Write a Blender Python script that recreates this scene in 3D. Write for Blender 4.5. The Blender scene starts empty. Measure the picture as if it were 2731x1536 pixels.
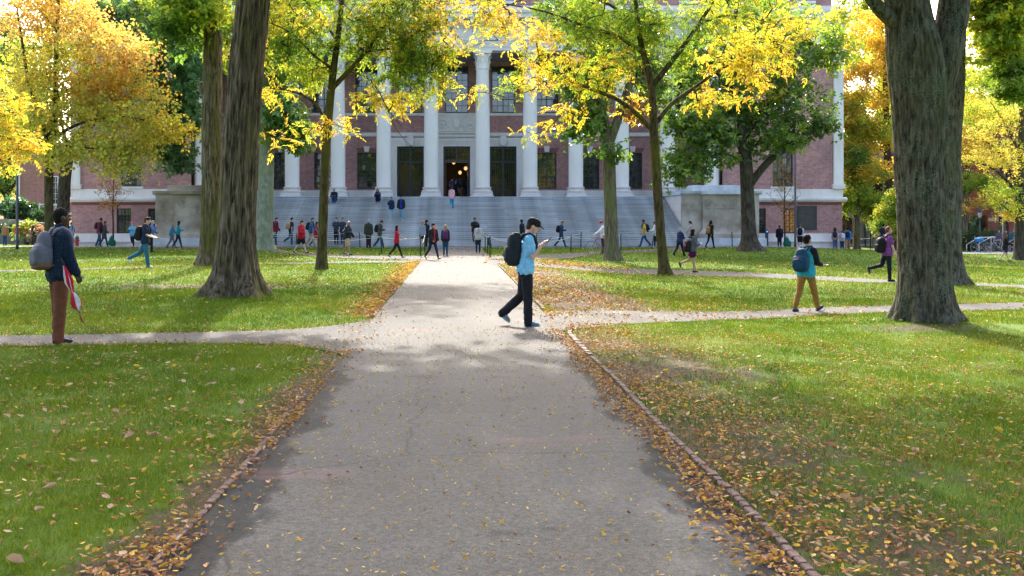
import bpy, bmesh, math, random
import numpy as np
from mathutils import Vector, Matrix, Euler

R = math.radians
rng = np.random.default_rng(7)
random.seed(7)
scene = bpy.context.scene
COL = scene.collection

# ------------------------------------------------------------------ camera
F_PX, VX, VY, EYE = 2700.0, 1212.0, 590.0, 1.7      # focal length and vanishing point in photograph pixels
cam_d = bpy.data.cameras.new("camera")
cam = bpy.data.objects.new("camera", cam_d)
COL.objects.link(cam)
scene.camera = cam
cam.location = (0, 0, EYE)
cam.rotation_euler = (R(90), 0, 0)
cam_d.sensor_width = 36
cam_d.lens = 36 * F_PX / 2731
cam_d.shift_x = (1365.5 - VX) / 2731
cam_d.shift_y = (VY - 768) / 2731
cam_d.clip_start = 0.1
cam_d.clip_end = 2000

# ------------------------------------------------------------------ world and sun
SUN_ELEV, SUN_AZ = 39.0, -3.0                      # degrees; azimuth from +Y towards +X
world = bpy.data.worlds.new("World")
scene.world = world
world.use_nodes = True
wn = world.node_tree
bg = wn.nodes["Background"]
sky = wn.nodes.new("ShaderNodeTexSky")
sky.sky_type = 'NISHITA'
sky.sun_disc = False
sky.sun_elevation = R(SUN_ELEV)
sky.sun_rotation = R(SUN_AZ)
sky.air_density = 0.75
sky.dust_density = 6.0
sky.ozone_density = 0.6
wn.links.new(sky.outputs[0], bg.inputs[0])
bg.inputs[1].default_value = 0.15
sun_d = bpy.data.lights.new("sun", 'SUN')
sun_d.energy = 2.0
sun_d.angle = R(0.8)
sun_d.color = (1.0, 0.955, 0.885)
sun = bpy.data.objects.new("sun", sun_d)
COL.objects.link(sun)
sd = Vector((math.sin(R(SUN_AZ)) * math.cos(R(SUN_ELEV)), math.cos(R(SUN_AZ)) * math.cos(R(SUN_ELEV)), math.sin(R(SUN_ELEV))))
sun.rotation_euler = sd.to_track_quat('Z', 'Y').to_euler()
scene.view_settings.view_transform = 'Standard'
scene.view_settings.look = 'None'
scene.view_settings.gamma = 1
scene.view_settings.exposure = 2.62
scene.view_settings.use_curve_mapping = False
scene.render.engine = 'CYCLES'
scene.cycles.max_bounces = 8
scene.cycles.diffuse_bounces = 4
scene.cycles.transmission_bounces = 4
scene.cycles.use_denoising = True
scene.cycles.sample_clamp_indirect = 6

# ------------------------------------------------------------------ helpers
def px(x, y, Y):
    """photograph pixel at depth Y -> world"""
    return Vector(((x - VX) / F_PX * Y, Y, EYE - (y - VY) / F_PX * Y))

def gnd(x, y):
    """photograph pixel on the flat ground -> (X, Y)"""
    Y = F_PX * EYE / (y - VY)
    return ((x - VX) / F_PX * Y, Y)

def link(o):
    COL.objects.link(o)
    return o

def tag(o, label=None, cat=None, group=None, kind=None):
    if label: o["label"] = label
    if cat: o["category"] = cat
    if group: o["group"] = group
    if kind: o["kind"] = kind
    return o

def empty(name, loc=(0, 0, 0), rz=0.0, parent=None):
    o = link(bpy.data.objects.new(name, None))
    o.empty_display_size = 0.1
    o.location = loc
    o.rotation_euler = (0, 0, rz)
    if parent: o.parent = parent
    return o

def obj(name, me, parent=None, loc=None, rot=None, scale=None):
    o = link(bpy.data.objects.new(name, me))
    if parent is not None: o.parent = parent
    if loc is not None: o.location = loc
    if rot is not None: o.rotation_euler = rot
    if scale is not None: o.scale = scale
    return o

def wobj(name, me, parent):
    """mesh given in world coordinates, hung on an unrotated parent"""
    o = obj(name, me, parent)
    off = Vector((0, 0, 0)); p = parent
    while p is not None:
        off += p.location; p = p.parent
    o.location = -off
    return o

def np_mesh(name, V, F, mats, smooth=False, mi=None, attrs=None):
    """V (n,3), F (m,3|4) or list of such -> mesh"""
    me = bpy.data.meshes.new(name)
    V = np.asarray(V, np.float32).reshape(-1, 3)
    Fs = [np.asarray(f, np.int32) for f in (F if isinstance(F, list) else [F])]
    Fs = [f for f in Fs if len(f)]
    me.vertices.add(len(V))
    me.vertices.foreach_set("co", V.ravel())
    idx = np.concatenate([f.ravel() for f in Fs])
    sizes = np.concatenate([np.full(len(f), f.shape[1], np.int32) for f in Fs])
    starts = np.concatenate([[0], np.cumsum(sizes)[:-1]]).astype(np.int32)
    me.loops.add(len(idx))
    me.loops.foreach_set("vertex_index", idx)
    me.polygons.add(len(sizes))
    me.polygons.foreach_set("loop_start", starts)
    if mi is not None: me.polygons.foreach_set("material_index", np.asarray(mi, np.int32))
    me.polygons.foreach_set("use_smooth", np.full(len(sizes), bool(smooth)))
    for m in (mats if isinstance(mats, (list, tuple)) else [mats]):
        me.materials.append(m)
    for an, (dom, typ, data) in (attrs or {}).items():
        a = me.attributes.new(an, typ, dom)
        a.data.foreach_set("color" if typ in ('FLOAT_COLOR', 'BYTE_COLOR') else "value", np.asarray(data, np.float32).ravel())
    me.update(calc_edges=True)
    return me

class MB:
    """small mesh builder: quads, boxes, tubes, lathes"""
    def __init__(s): s.v = []; s.f = []; s.m = []
    def add(s, vs, fs, m=0):
        b = len(s.v)
        s.v += [tuple(v) for v in vs]
        for f in fs:
            s.f.append(tuple(i + b for i in f)); s.m.append(m)
    def quad(s, a, b, c, d, m=0): s.add([a, b, c, d], [(0, 1, 2, 3)], m)
    def box(s, x0, x1, y0, y1, z0, z1, m=0):
        s.add([(x0, y0, z0), (x1, y0, z0), (x1, y1, z0), (x0, y1, z0), (x0, y0, z1), (x1, y0, z1), (x1, y1, z1), (x0, y1, z1)],
              [(0, 3, 2, 1), (4, 5, 6, 7), (0, 1, 5, 4), (1, 2, 6, 5), (2, 3, 7, 6), (3, 0, 4, 7)], m)
    def bbox(s, x0, x1, y0, y1, z0, z1, c, m=0):
        """box with chamfered vertical and top edges"""
        r = []
        for z, i in ((z0, 0), (z1 - c, 0), (z1, c)):
            a0, a1, b0, b1 = x0 + i, x1 - i, y0 + i, y1 - i
            k = c if i == 0 else c * .5
            r.append([(a0 + k, b0, z), (a1 - k, b0, z), (a1, b0 + k, z), (a1, b1 - k, z), (a1 - k, b1, z), (a0 + k, b1, z), (a0, b1 - k, z), (a0, b0 + k, z)])
        vs = r[0] + r[1] + r[2]
        fs = [tuple(range(7, -1, -1)), tuple(range(16, 24))]
        for k in range(2):
            for i in range(8):
                j = (i + 1) % 8
                fs.append((k * 8 + i, k * 8 + j, k * 8 + 8 + j, k * 8 + 8 + i))
        s.add(vs, fs, m)
    def tube(s, pts, rad, n=8, m=0, caps=True):
        pts = [Vector(p) for p in pts]
        rad = [rad] * len(pts) if isinstance(rad, (int, float)) else rad
        vs = []; fs = []
        up = Vector((0, 0, 1))
        u = None
        for i, p in enumerate(pts):
            d = (pts[min(i + 1, len(pts) - 1)] - pts[max(i - 1, 0)])
            d = d.normalized() if d.length > 1e-9 else Vector((0, 0, 1))
            if u is None:
                u = d.cross(up if abs(d.z) < .95 else Vector((1, 0, 0))).normalized()
            else:
                u = (u - d * u.dot(d))
                u = u.normalized() if u.length > 1e-6 else d.orthogonal().normalized()
            w = d.cross(u)
            for k in range(n):
                a = 2 * math.pi * k / n
                vs.append(p + (u * math.cos(a) + w * math.sin(a)) * rad[i])
        for i in range(len(pts) - 1):
            for k in range(n):
                j = (k + 1) % n
                fs.append((i * n + k, i * n + j, (i + 1) * n + j, (i + 1) * n + k))
        if caps:
            fs.append(tuple(range(n - 1, -1, -1))); fs.append(tuple((len(pts) - 1) * n + k for k in range(n)))
        s.add(vs, fs, m)
    def lathe(s, prof, n=24, c=(0, 0, 0), m=0, sx=1, sy=1):
        """prof: [(r, z)] bottom to top"""
        vs = [(c[0] + r * sx * math.cos(2 * math.pi * k / n), c[1] + r * sy * math.sin(2 * math.pi * k / n), c[2] + z) for r, z in prof for k in range(n)]
        fs = []
        for i in range(len(prof) - 1):
            for k in range(n):
                j = (k + 1) % n
                fs.append((i * n + k, i * n + j, (i + 1) * n + j, (i + 1) * n + k))
        fs.append(tuple(range(n - 1, -1, -1))); fs.append(tuple((len(prof) - 1) * n + k for k in range(n)))
        s.add(vs, fs, m)
    def extrude(s, prof, a0, a1, axis='x', m=0):
        """closed profile [(p, z)] swept along x (p = y) or y (p = x)"""
        n = len(prof)
        if axis == 'x': vs = [(a0, p, z) for p, z in prof] + [(a1, p, z) for p, z in prof]
        else: vs = [(p, a0, z) for p, z in prof] + [(p, a1, z) for p, z in prof]
        fs = [tuple(range(n)), tuple(range(2 * n - 1, n - 1, -1))] + [(i, n + i, n + (i + 1) % n, (i + 1) % n) for i in range(n)]
        s.add(vs, fs, m)
    def sphere(s, c, r, n=12, k=8, m=0):
        r = (r, r, r) if isinstance(r, (int, float)) else r
        vs = []; fs = []
        for i in range(1, k):
            t = math.pi * i / k
            for j in range(n):
                a = 2 * math.pi * j / n
                vs.append((c[0] + r[0] * math.sin(t) * math.cos(a), c[1] + r[1] * math.sin(t) * math.sin(a), c[2] + r[2] * math.cos(t)))
        for i in range(k - 2):
            for j in range(n):
                q = (j + 1) % n
                fs.append((i * n + j, (i + 1) * n + j, (i + 1) * n + q, i * n + q))
        vs.append((c[0], c[1], c[2] + r[2])); vs.append((c[0], c[1], c[2] - r[2]))
        b = (k - 1) * n
        for j in range(n):
            q = (j + 1) % n
            fs.append((b, j, q)); fs.append((b + 1, (k - 2) * n + q, (k - 2) * n + j))
        s.add(vs, fs, m)
    def mesh(s, name, mats, smooth=False, fix=True):
        me = bpy.data.meshes.new(name)
        me.from_pydata(s.v, [], s.f)
        for mm in (mats if isinstance(mats, (list, tuple)) else [mats]): me.materials.append(mm)
        me.polygons.foreach_set("material_index", s.m)
        if smooth: me.polygons.foreach_set("use_smooth", [True] * len(me.polygons))
        if fix:
            bm = bmesh.new(); bm.from_mesh(me)
            bmesh.ops.recalc_face_normals(bm, faces=bm.faces)
            bm.to_mesh(me); bm.free()
        if smooth == 'auto':
            me.polygons.foreach_set("use_smooth", [True] * len(me.polygons))
            me.set_sharp_from_angle(angle=R(38))
        me.update()
        return me

# ---------------------------------------------------------------- value noise (numpy)
_perm = np.random.default_rng(3).random(65536).astype(np.float32)
def vnoise(x, y, z=0.0):
    x = np.asarray(x, np.float64); y = np.asarray(y, np.float64); z = np.asarray(z, np.float64) + 0 * x
    xi = np.floor(x).astype(np.int64); yi = np.floor(y).astype(np.int64); zi = np.floor(z).astype(np.int64)
    fx = x - xi; fy = y - yi; fz = z - zi
    fx = fx * fx * (3 - 2 * fx); fy = fy * fy * (3 - 2 * fy); fz = fz * fz * (3 - 2 * fz)
    def h(a, b, c): return _perm[(a * 73856093 ^ b * 19349663 ^ c * 83492791) & 65535]
    def lx(b, c): return h(xi, b, c) * (1 - fx) + h(xi + 1, b, c) * fx
    def ly(c): return lx(yi, c) * (1 - fy) + lx(yi + 1, c) * fy
    return ly(zi) * (1 - fz) + ly(zi + 1) * fz
def fbm(x, y, z=0.0, o=4):
    s = 0; a = .5; t = 0
    for i in range(o):
        s = s + a * vnoise(np.asarray(x) * 2 ** i + 17.3 * i, np.asarray(y) * 2 ** i + 5.1 * i, np.asarray(z) * 2 ** i); t += a; a *= .5
    return s / t
def sstep(a, b, x):
    t = np.clip((np.asarray(x) - a) / (b - a), 0, 1)
    return t * t * (3 - 2 * t)

# ------------------------------------------------------------------ materials
MATS = {}
def nodes_of(name):
    m = bpy.data.materials.new(name); m.use_nodes = True
    nt = m.node_tree
    return m, nt, nt.nodes["Principled BSDF"], nt.nodes["Material Output"]
def N(nt, t, **kw):
    n = nt.nodes.new(t)
    for k, v in kw.items():
        if k.startswith("i_"): n.inputs[k[2:].replace("_", " ")].default_value = v
        else: setattr(n, k, v)
    return n
def coords(nt, scale=(1, 1, 1), kind="Object"):
    tc = N(nt, "ShaderNodeTexCoord"); mp = N(nt, "ShaderNodeMapping")
    mp.inputs["Scale"].default_value = scale
    nt.links.new(tc.outputs[kind], mp.inputs[0])
    return mp.outputs[0]
def noise(nt, vec, scale, detail=4, rough=.55):
    n = N(nt, "ShaderNodeTexNoise")
    n.inputs["Scale"].default_value = scale; n.inputs["Detail"].default_value = detail; n.inputs["Roughness"].default_value = rough
    nt.links.new(vec, n.inputs["Vector"])
    return n.outputs["Fac"]
def ramp(nt, fac, stops):
    r = N(nt, "ShaderNodeValToRGB")
    e = r.color_ramp.elements
    while len(e) < len(stops): e.new(0.5)
    for el, (p, c) in zip(e, stops):
        el.position = p; el.color = (*c, 1) if len(c) == 3 else c
    nt.links.new(fac, r.inputs[0])
    return r.outputs[0]
def mixc(nt, fac, a, b, mode='MIX'):
    m = N(nt, "ShaderNodeMix", data_type='RGBA', blend_type=mode)
    for s, v in ((m.inputs[0], fac), (m.inputs[6], a), (m.inputs[7], b)):
        if hasattr(v, "links"): nt.links.new(v, s)
        else: s.default_value = v if isinstance(v, float) else (*v, 1) if len(v) == 3 else v
    return m.outputs[2]
def bump(nt, fac, strength, dist, prev=None):
    b = N(nt, "ShaderNodeBump")
    b.inputs["Strength"].default_value = strength; b.inputs["Distance"].default_value = dist
    nt.links.new(fac, b.inputs["Height"])
    if prev: nt.links.new(prev, b.inputs["Normal"])
    return b.outputs[0]
def sc(c, k): return tuple(min(1, v * k) for v in c[:3])

def pm(name, col, rough=.7, var=.25, scale=4.0, bmp=0.0, bscale=None, metal=0.0, spec=.5, col2=None, stretch=(1, 1, 1), bdist=.02):
    """plain material with two-scale noise variation and optional bump"""
    key = (name,)
    if key in MATS: return MATS[key]
    m, nt, p, out = nodes_of(name)
    v = coords(nt, stretch)
    f = noise(nt, v, scale, 5, .6)
    c2 = col2 or sc(col, 1 + var)
    c = ramp(nt, f, [(.3, sc(col, 1 - var)), (.7, c2)])
    nt.links.new(c, p.inputs["Base Color"])
    p.inputs["Roughness"].default_value = rough
    p.inputs["Metallic"].default_value = metal
    p.inputs["Specular IOR Level"].default_value = spec
    if bmp:
        nt.links.new(bump(nt, noise(nt, v, bscale or scale * 6, 4), bmp, bdist), p.inputs["Normal"])
    MATS[key] = m
    return m
# ------------------------------------------------------------------ special materials
def brick_mat(name, c1, c2, mortar, bw=.21, bh=.068, facing='x', mort=.012):
    m, nt, p, out = nodes_of(name)
    tc = N(nt, "ShaderNodeTexCoord"); sp = N(nt, "ShaderNodeSeparateXYZ"); cb = N(nt, "ShaderNodeCombineXYZ")
    nt.links.new(tc.outputs["Object"], sp.inputs[0])
    ad = N(nt, "ShaderNodeMath", operation='ADD')
    nt.links.new(sp.outputs[0], ad.inputs[0]); nt.links.new(sp.outputs[1], ad.inputs[1])
    nt.links.new(ad.outputs[0], cb.inputs[0]); nt.links.new(sp.outputs[2], cb.inputs[1])
    b = N(nt, "ShaderNodeTexBrick")
    b.offset = .5; b.inputs["Scale"].default_value = 1
    b.inputs["Brick Width"].default_value = bw; b.inputs["Row Height"].default_value = bh
    b.inputs["Mortar Size"].default_value = mort; b.inputs["Mortar Smooth"].default_value = .2
    b.inputs["Color1"].default_value = (*c1, 1); b.inputs["Color2"].default_value = (*c2, 1); b.inputs["Mortar"].default_value = (*mortar, 1)
    b.inputs["Bias"].default_value = -.1
    nt.links.new(cb.outputs[0], b.inputs["Vector"])
    v = coords(nt)
    big = mixc(nt, 1.0, ramp(nt, noise(nt, v, .35, 4), [(.3, (.76, .76, .78)), (.7, (1.15, 1.12, 1.1))]), ramp(nt, noise(nt, coords(nt, (1, 1, 2.2)), 3.2, 4, .7), [(.3, (.66, .66, .70)), (.7, (1.3, 1.26, 1.22))]), 'MULTIPLY')
    c = mixc(nt, 1.0, b.outputs["Color"], big, 'MULTIPLY')
    nt.links.new(c, p.inputs["Base Color"])
    p.inputs["Roughness"].default_value = .85
    inv = N(nt, "ShaderNodeMath", operation='SUBTRACT'); inv.inputs[0].default_value = 1
    nt.links.new(b.outputs["Fac"], inv.inputs[1])
    nt.links.new(bump(nt, inv.outputs[0], .6, .01), p.inputs["Normal"])
    return m

def stone_mat(name, col, stain, rough=.75, stainscale=.6, amount=.5, streak=(1, 1, .35), bmp=.15):
    m, nt, p, out = nodes_of(name)
    v = coords(nt); vs = coords(nt, streak)
    f = noise(nt, vs, stainscale, 6, .62)
    c = ramp(nt, f, [(.5 - amount * .3, stain), (.5 + .12, col), (.85, sc(col, 1.12))])
    fine = ramp(nt, noise(nt, v, 30, 3), [(.3, (.88, .88, .88)), (.7, (1.06, 1.06, 1.06))])
    nt.links.new(mixc(nt, 1.0, c, fine, 'MULTIPLY'), p.inputs["Base Color"])
    p.inputs["Roughness"].default_value = rough
    nt.links.new(bump(nt, noise(nt, v, 22, 5), bmp, .01), p.inputs["Normal"])
    return m

M = {}
M['brick'] = brick_mat("purple_red_brick", (.43, .112, .080), (.21, .066, .072), (.52, .44, .39))
M['brick_old'] = brick_mat("orange_red_brick", (.36, .12, .07), (.27, .085, .055), (.42, .33, .27))
M['brick_dark'] = brick_mat("dark_red_brick", (.30, .06, .04), (.22, .05, .04), (.22, .09, .07))
M['lime'] = stone_mat("pale_limestone", (.79, .74, .68), (.64, .59, .53), amount=.35)
M['lime_shaft'] = stone_mat("limestone_column", (.83, .78, .72), (.72, .67, .60), amount=.3, streak=(1, 1, .2))
M['granite_light'] = stone_mat("light_granite", (.60, .64, .68), (.40, .43, .46), stainscale=1.2, amount=.5, bmp=.2)
STEPM = [stone_mat("stair_granite", sc((.50, .525, .545), k), sc((.25, .265, .28), k), stainscale=.9, amount=.55, streak=(.9, .3, 3.5), bmp=.2) for k in (.88, .95, 1.0, 1.06, 1.12)]
M['step'] = STEPM[2]
M['pedestal'] = stone_mat("pedestal_sandy_stone", (.50, .45, .38), (.17, .115, .07), stainscale=.55, amount=.6, streak=(1, 1, 1), bmp=.25)
M['granite_grey'] = stone_mat("grey_granite_building", (.32, .35, .39), (.24, .26, .30), stainscale=.8, amount=.4)
M['sandstone'] = stone_mat("tan_sandstone_trim", (.48, .38, .24), (.33, .26, .17), amount=.4)
M['concrete'] = stone_mat("tan_concrete", (.33, .27, .20), (.22, .18, .14), amount=.5)
M['frame'] = pm("dark_green_window_frame", (.018, .024, .026), .45, .2, 3)
M['bronze'] = pm("dark_bronze_door", (.05, .03, .024), .4, .3, 3)
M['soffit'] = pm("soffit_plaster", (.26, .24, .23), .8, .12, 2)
M['white_paint'] = pm("white_paint", (.72, .72, .70), .5, .06, 3)
M['iron'] = pm("dark_iron", (.022, .022, .024), .5, .3, 10)
M['gate_iron'] = pm("iron_grille", (.03, .028, .026), .5, .3, 10)
M['post_green'] = pm("dark_green_paint", (.012, .06, .04), .45, .25, 20)
M['rope'] = pm("grey_rope", (.50, .49, .45), .9, .25, 60)
M['lamp_grey'] = pm("grey_post_paint", (.055, .055, .06), .5, .25, 3)
M['slate'] = pm("roof_slate", (.10, .11, .12), .7, .3, 1)

def glass_mat(name, base, ior=1.85, rough=.04, warm=0.0):
    m, nt, p, out = nodes_of(name)
    v = coords(nt)
    c = ramp(nt, noise(nt, v, .5, 4), [(.35, sc(base, .5)), (.65, sc(base, 1.6))])
    nt.links.new(c, p.inputs["Base Color"])
    p.inputs["Roughness"].default_value = rough
    p.inputs["IOR"].default_value = ior
    nt.links.new(bump(nt, noise(nt, v, 2.2, 2), .06, .05), p.inputs["Normal"])
    if warm:
        e = ramp(nt, noise(nt, coords(nt, (6, 6, 5)), 1.6, 3), [(.35, (.12, .04, .008)), (.6, (1, .46, .10))])
        nt.links.new(e, p.inputs["Emission Color"]); p.inputs["Emission Strength"].default_value = warm
    return m
M['pane'] = glass_mat("window_pane", (.025, .03, .026))
M['pane_warm'] = glass_mat("lit_window_pane", (.05, .03, .015), warm=.05)
M['door_glass'] = glass_mat("door_glass", (.018, .018, .012), 1.5)
M['lamp_lit'] = pm("lit_lamp_globe", (1, .7, .35), .4, .02, 3)
_p = M['lamp_lit'].node_tree.nodes["Principled BSDF"]
_p.inputs["Emission Color"].default_value = (1, .58, .22, 1); _p.inputs["Emission Strength"].default_value = .22

def asphalt_mat(name, base, edge=False):
    m, nt, p, out = nodes_of(name)
    v = coords(nt)
    big = ramp(nt, noise(nt, v, .45, 4), [(.25, sc(base, .80)), (.75, sc(base, 1.14))])
    grit = mixc(nt, 1.0, ramp(nt, noise(nt, v, 110, 3, .8), [(.28, (.36, .36, .36)), (.72, (1.7, 1.68, 1.64))]), ramp(nt, noise(nt, v, 34, 3, .7), [(.3, (.62, .62, .62)), (.7, (1.36, 1.35, 1.32))]), 'MULTIPLY')
    c = mixc(nt, 1.0, big, grit, 'MULTIPLY')
    tan = ramp(nt, noise(nt, v, 1.1, 5), [(.45, (1, 1, 1)), (.75, (1.06, 1.01, .94))])
    c = mixc(nt, 1.0, c, tan, 'MULTIPLY')
    if edge:
        # damp margins: distance to the path's edge disturbed by noise
        at = N(nt, "ShaderNodeAttribute", attribute_name="edge_m")
        n2 = noise(nt, coords(nt, (1.4, .7, 1)), 1.5, 5, .6)
        mm = N(nt, "ShaderNodeMath", operation='MULTIPLY_ADD'); mm.inputs[1].default_value = 1.1
        nt.links.new(n2, mm.inputs[0]); mm.inputs[2].default_value = -.36
        su = N(nt, "ShaderNodeMath", operation='SUBTRACT')
        nt.links.new(at.outputs["Fac"], su.inputs[0]); nt.links.new(mm.outputs[0], su.inputs[1])
        damp = ramp(nt, su.outputs[0], [(.0, (1, 1, 1)), (.06, (.7, .7, .7)), (.12, (0, 0, 0))])
        c = mixc(nt, damp, c, mixc(nt, 1.0, c, (.30, .31, .33), 'MULTIPLY'))
        # small damp islands and faint pink chalk
        isl = ramp(nt, noise(nt, coords(nt, (.8, 1.3, 1)), 1.1, 5), [(.63, (0, 0, 0)), (.71, (.8, .8, .8))])
        c = mixc(nt, isl, c, mixc(nt, 1.0, c, (.55, .55, .56), 'MULTIPLY'))
        ch = ramp(nt, noise(nt, coords(nt, (.45, 1.0, 1)), 1.0, 3), [(.63, (0, 0, 0)), (.78, (.35, .35, .35))])
        c = mixc(nt, ch, c, (.36, .17, .17))
        # hairline cracks
        vo = N(nt, "ShaderNodeTexVoronoi", feature='DISTANCE_TO_EDGE'); vo.inputs["Scale"].default_value = .33
        wv = N(nt, "ShaderNodeMix", data_type='VECTOR'); wv.inputs[0].default_value = .3
        nn = N(nt, "ShaderNodeTexNoise"); nn.inputs["Scale"].default_value = 1.6; nt.links.new(v, nn.inputs["Vector"])
        nt.links.new(v, wv.inputs[4]); nt.links.new(nn.outputs["Color"], wv.inputs[5])
        nt.links.new(wv.outputs[1], vo.inputs["Vector"])
        cr = ramp(nt, vo.outputs["Distance"], [(.0, (.55, .55, .55)), (.004, (1, 1, 1))])
        c = mixc(nt, 1.0, c, cr, 'MULTIPLY')
    nt.links.new(c, p.inputs["Base Color"])
    p.inputs["Roughness"].default_value = .9; p.inputs["Specular IOR Level"].default_value = .18
    b1 = bump(nt, noise(nt, v, 140, 2, .7), .5, .006)
    nt.links.new(bump(nt, noise(nt, v, 6, 4), .15, .02, b1), p.inputs["Normal"])
    return m
M['asphalt'] = asphalt_mat("worn_asphalt", (.089, .087, .083), True)
M['asphalt_plain'] = asphalt_mat("pale_asphalt", (.071, .069, .066))
M['asphalt_grey'] = asphalt_mat("bluish_asphalt", (.165, .165, .168))

def ground_mat():
    m, nt, p, out = nodes_of("lawn_soil")
    v = coords(nt)
    at = N(nt, "ShaderNodeAttribute", attribute_name="bare")
    soil = mixc(nt, 1.0, ramp(nt, noise(nt, v, 9, 6, .65), [(.25, (.040, .030, .022)), (.75, (.105, .078, .054))]), ramp(nt, noise(nt, v, 70, 4, .8), [(.3, (.35, .35, .35)), (.7, (1.7, 1.65, 1.6))]), 'MULTIPLY')
    gr = ramp(nt, noise(nt, v, 2.2, 6, .7), [(.25, (.040, .088, .006)), (.75, (.095, .160, .011))])
    gr = mixc(nt, 1.0, gr, ramp(nt, noise(nt, v, 60, 3, .7), [(.3, (.55, .6, .5)), (.7, (1.35, 1.3, 1.2))]), 'MULTIPLY')
    n = noise(nt, v, 5, 6, .7)
    ad = N(nt, "ShaderNodeMath", operation='ADD'); nt.links.new(at.outputs["Fac"], ad.inputs[0]); nt.links.new(n, ad.inputs[1])
    f = ramp(nt, ad.outputs[0], [(.78, (0, 0, 0)), (1.0, (1, 1, 1))])
    nt.links.new(mixc(nt, f, gr, soil), p.inputs["Base Color"])
    p.inputs["Roughness"].default_value = .95
    p.inputs["Specular IOR Level"].default_value = .15
    nt.links.new(bump(nt, noise(nt, v, 45, 5, .7), .7, .03), p.inputs["Normal"])
    return m
M['ground'] = ground_mat()

def leaf_mat(name, trans=.45, rough=.5, spec=.35, sat=1.0):
    """foliage: colour of each leaf comes from the 'tint' attribute; light shines through"""
    m, nt, p, out = nodes_of(name)
    at = N(nt, "ShaderNodeAttribute", attribute_name="tint")
    p.inputs["Roughness"].default_value = rough
    p.inputs["Specular IOR Level"].default_value = spec
    nt.links.new(at.outputs["Color"], p.inputs["Base Color"])
    tr = N(nt, "ShaderNodeBsdfTranslucent")
    br = mixc(nt, 1.0, at.outputs["Color"], (1.12, 1.02, .7), 'MULTIPLY')
    nt.links.new(br, tr.inputs["Color"])
    mx = N(nt, "ShaderNodeMixShader"); mx.inputs[0].default_value = trans
    nt.links.new(p.outputs[0], mx.inputs[1]); nt.links.new(tr.outputs[0], mx.inputs[2])
    nt.links.new(mx.outputs[0], out.inputs["Surface"])
    return m
M['leaf'] = leaf_mat("autumn_leaves", .5, .6, .2)
M['leaf_gloss'] = leaf_mat("glossy_leaves", .48, .36, .5)
M['litter'] = leaf_mat("fallen_leaf", .12, .75, .2)
M['grass'] = leaf_mat("grass_blades", .4, .75, .1)

def bark_mat(name, c1, c2, moss, moss_amt=.5, lichen=None, scale=9, zs=.22, bmp=.8):
    m, nt, p, out = nodes_of(name)
    v = coords(nt, (1, 1, zs)); v1 = coords(nt)
    f = noise(nt, v, scale, 7, .65)
    c = ramp(nt, f, [(.38, c1), (.62, c2)])
    mf = ramp(nt, noise(nt, coords(nt, (1, 1, .35)), 1.1, 5, .6), [(.62 - moss_amt * .3, (0, 0, 0)), (.80 - moss_amt * .3, (.85, .85, .85))])
    c = mixc(nt, mf, c, moss)
    if lichen:
        vo = N(nt, "ShaderNodeTexVoronoi"); vo.inputs["Scale"].default_value = 26
        nt.links.new(v1, vo.inputs["Vector"])
        mk = noise(nt, v1, 2.3, 5, .6)
        s1 = ramp(nt, vo.outputs["Distance"], [(.30, (.6, .6, .6)), (.55, (0, 0, 0))])
        s2 = ramp(nt, mk, [(.47, (0, 0, 0)), (.56, (.75, .75, .75))])
        c = mixc(nt, mixc(nt, 1.0, s1, s2, 'MULTIPLY'), c, lichen)
    nt.links.new(c, p.inputs["Base Color"])
    p.inputs["Roughness"].default_value = .95
    p.inputs["Specular IOR Level"].default_value = .06
    b1 = bump(nt, noise(nt, v, scale * 2.4, 6, .7), bmp, .03)
    nt.links.new(b1, p.inputs["Normal"])
    return m
M['bark_brown'] = bark_mat("furrowed_brown_bark", (.034, .026, .018), (.225, .175, .12), (.11, .105, .03), .5, scale=15, zs=.13, bmp=1.0)
M['bark_grey'] = bark_mat("grey_brown_bark", (.032, .027, .020), (.165, .140, .105), (.085, .088, .036), .35, (.17, .24, .19), scale=17, zs=.2, bmp=1.0)
M['bark_green'] = bark_mat("pale_green_bark", (.16, .17, .12), (.27, .28, .21), (.15, .19, .07), .6, (.34, .40, .32), scale=6, zs=.5, bmp=.4)
M['bark_mix'] = bark_mat("grey_green_bark", (.06, .05, .035), (.19, .165, .115), (.12, .13, .05), .5, scale=12, zs=.14)
M['bark_olive'] = bark_mat("olive_mossy_bark", (.028, .021, .012), (.115, .088, .046), (.090, .088, .018), .6, scale=10, zs=.25)
M['bark_dark'] = bark_mat("dark_bark", (.035, .028, .022), (.105, .085, .065), (.06, .06, .025), .3, scale=8, zs=.3)
M['twig'] = bark_mat("twig_bark", (.035, .028, .022), (.09, .072, .052), (.06, .06, .03), .2, scale=8, zs=.3, bmp=.3)

# ------------------------------------------------------------------ terrain
def gslope(x, y):
    """large shape of the yard: it falls away gently to the right and behind the lawns beside the library"""
    x = np.asarray(x, float); y = np.asarray(y, float)
    r = -.30 * sstep(1.7, 7.5, x) * (1 - sstep(48, 63, y))
    b = -.26 * sstep(67.5, 76, y) * sstep(21, 23, np.abs(x))
    return np.minimum(r, b) - .40 * sstep(20, 34, x) * sstep(20, 40, y) + .05 * sstep(50, 60, y) * (1 - sstep(62, 66, y)) * sstep(17, 21, np.abs(x)) * (x < 0)
def ground_at(x, y):
    """photograph pixel of a point on the ground -> (X, Y, Z)"""
    Y = F_PX * EYE / (y - VY)
    for _ in range(30):
        z = float(gslope((x - VX) / F_PX * Y, Y)); Y = .5 * Y + .5 * (EYE - z) * F_PX / (y - VY)
    return (x - VX) / F_PX * Y, Y, z
def fix(p):
    X, Y = p
    if X < 1.3 or Y > 63: return (X, Y)
    a = ground_at(VX + X / Y * F_PX, VY + EYE / Y * F_PX)
    return (a[0], a[1])
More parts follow.
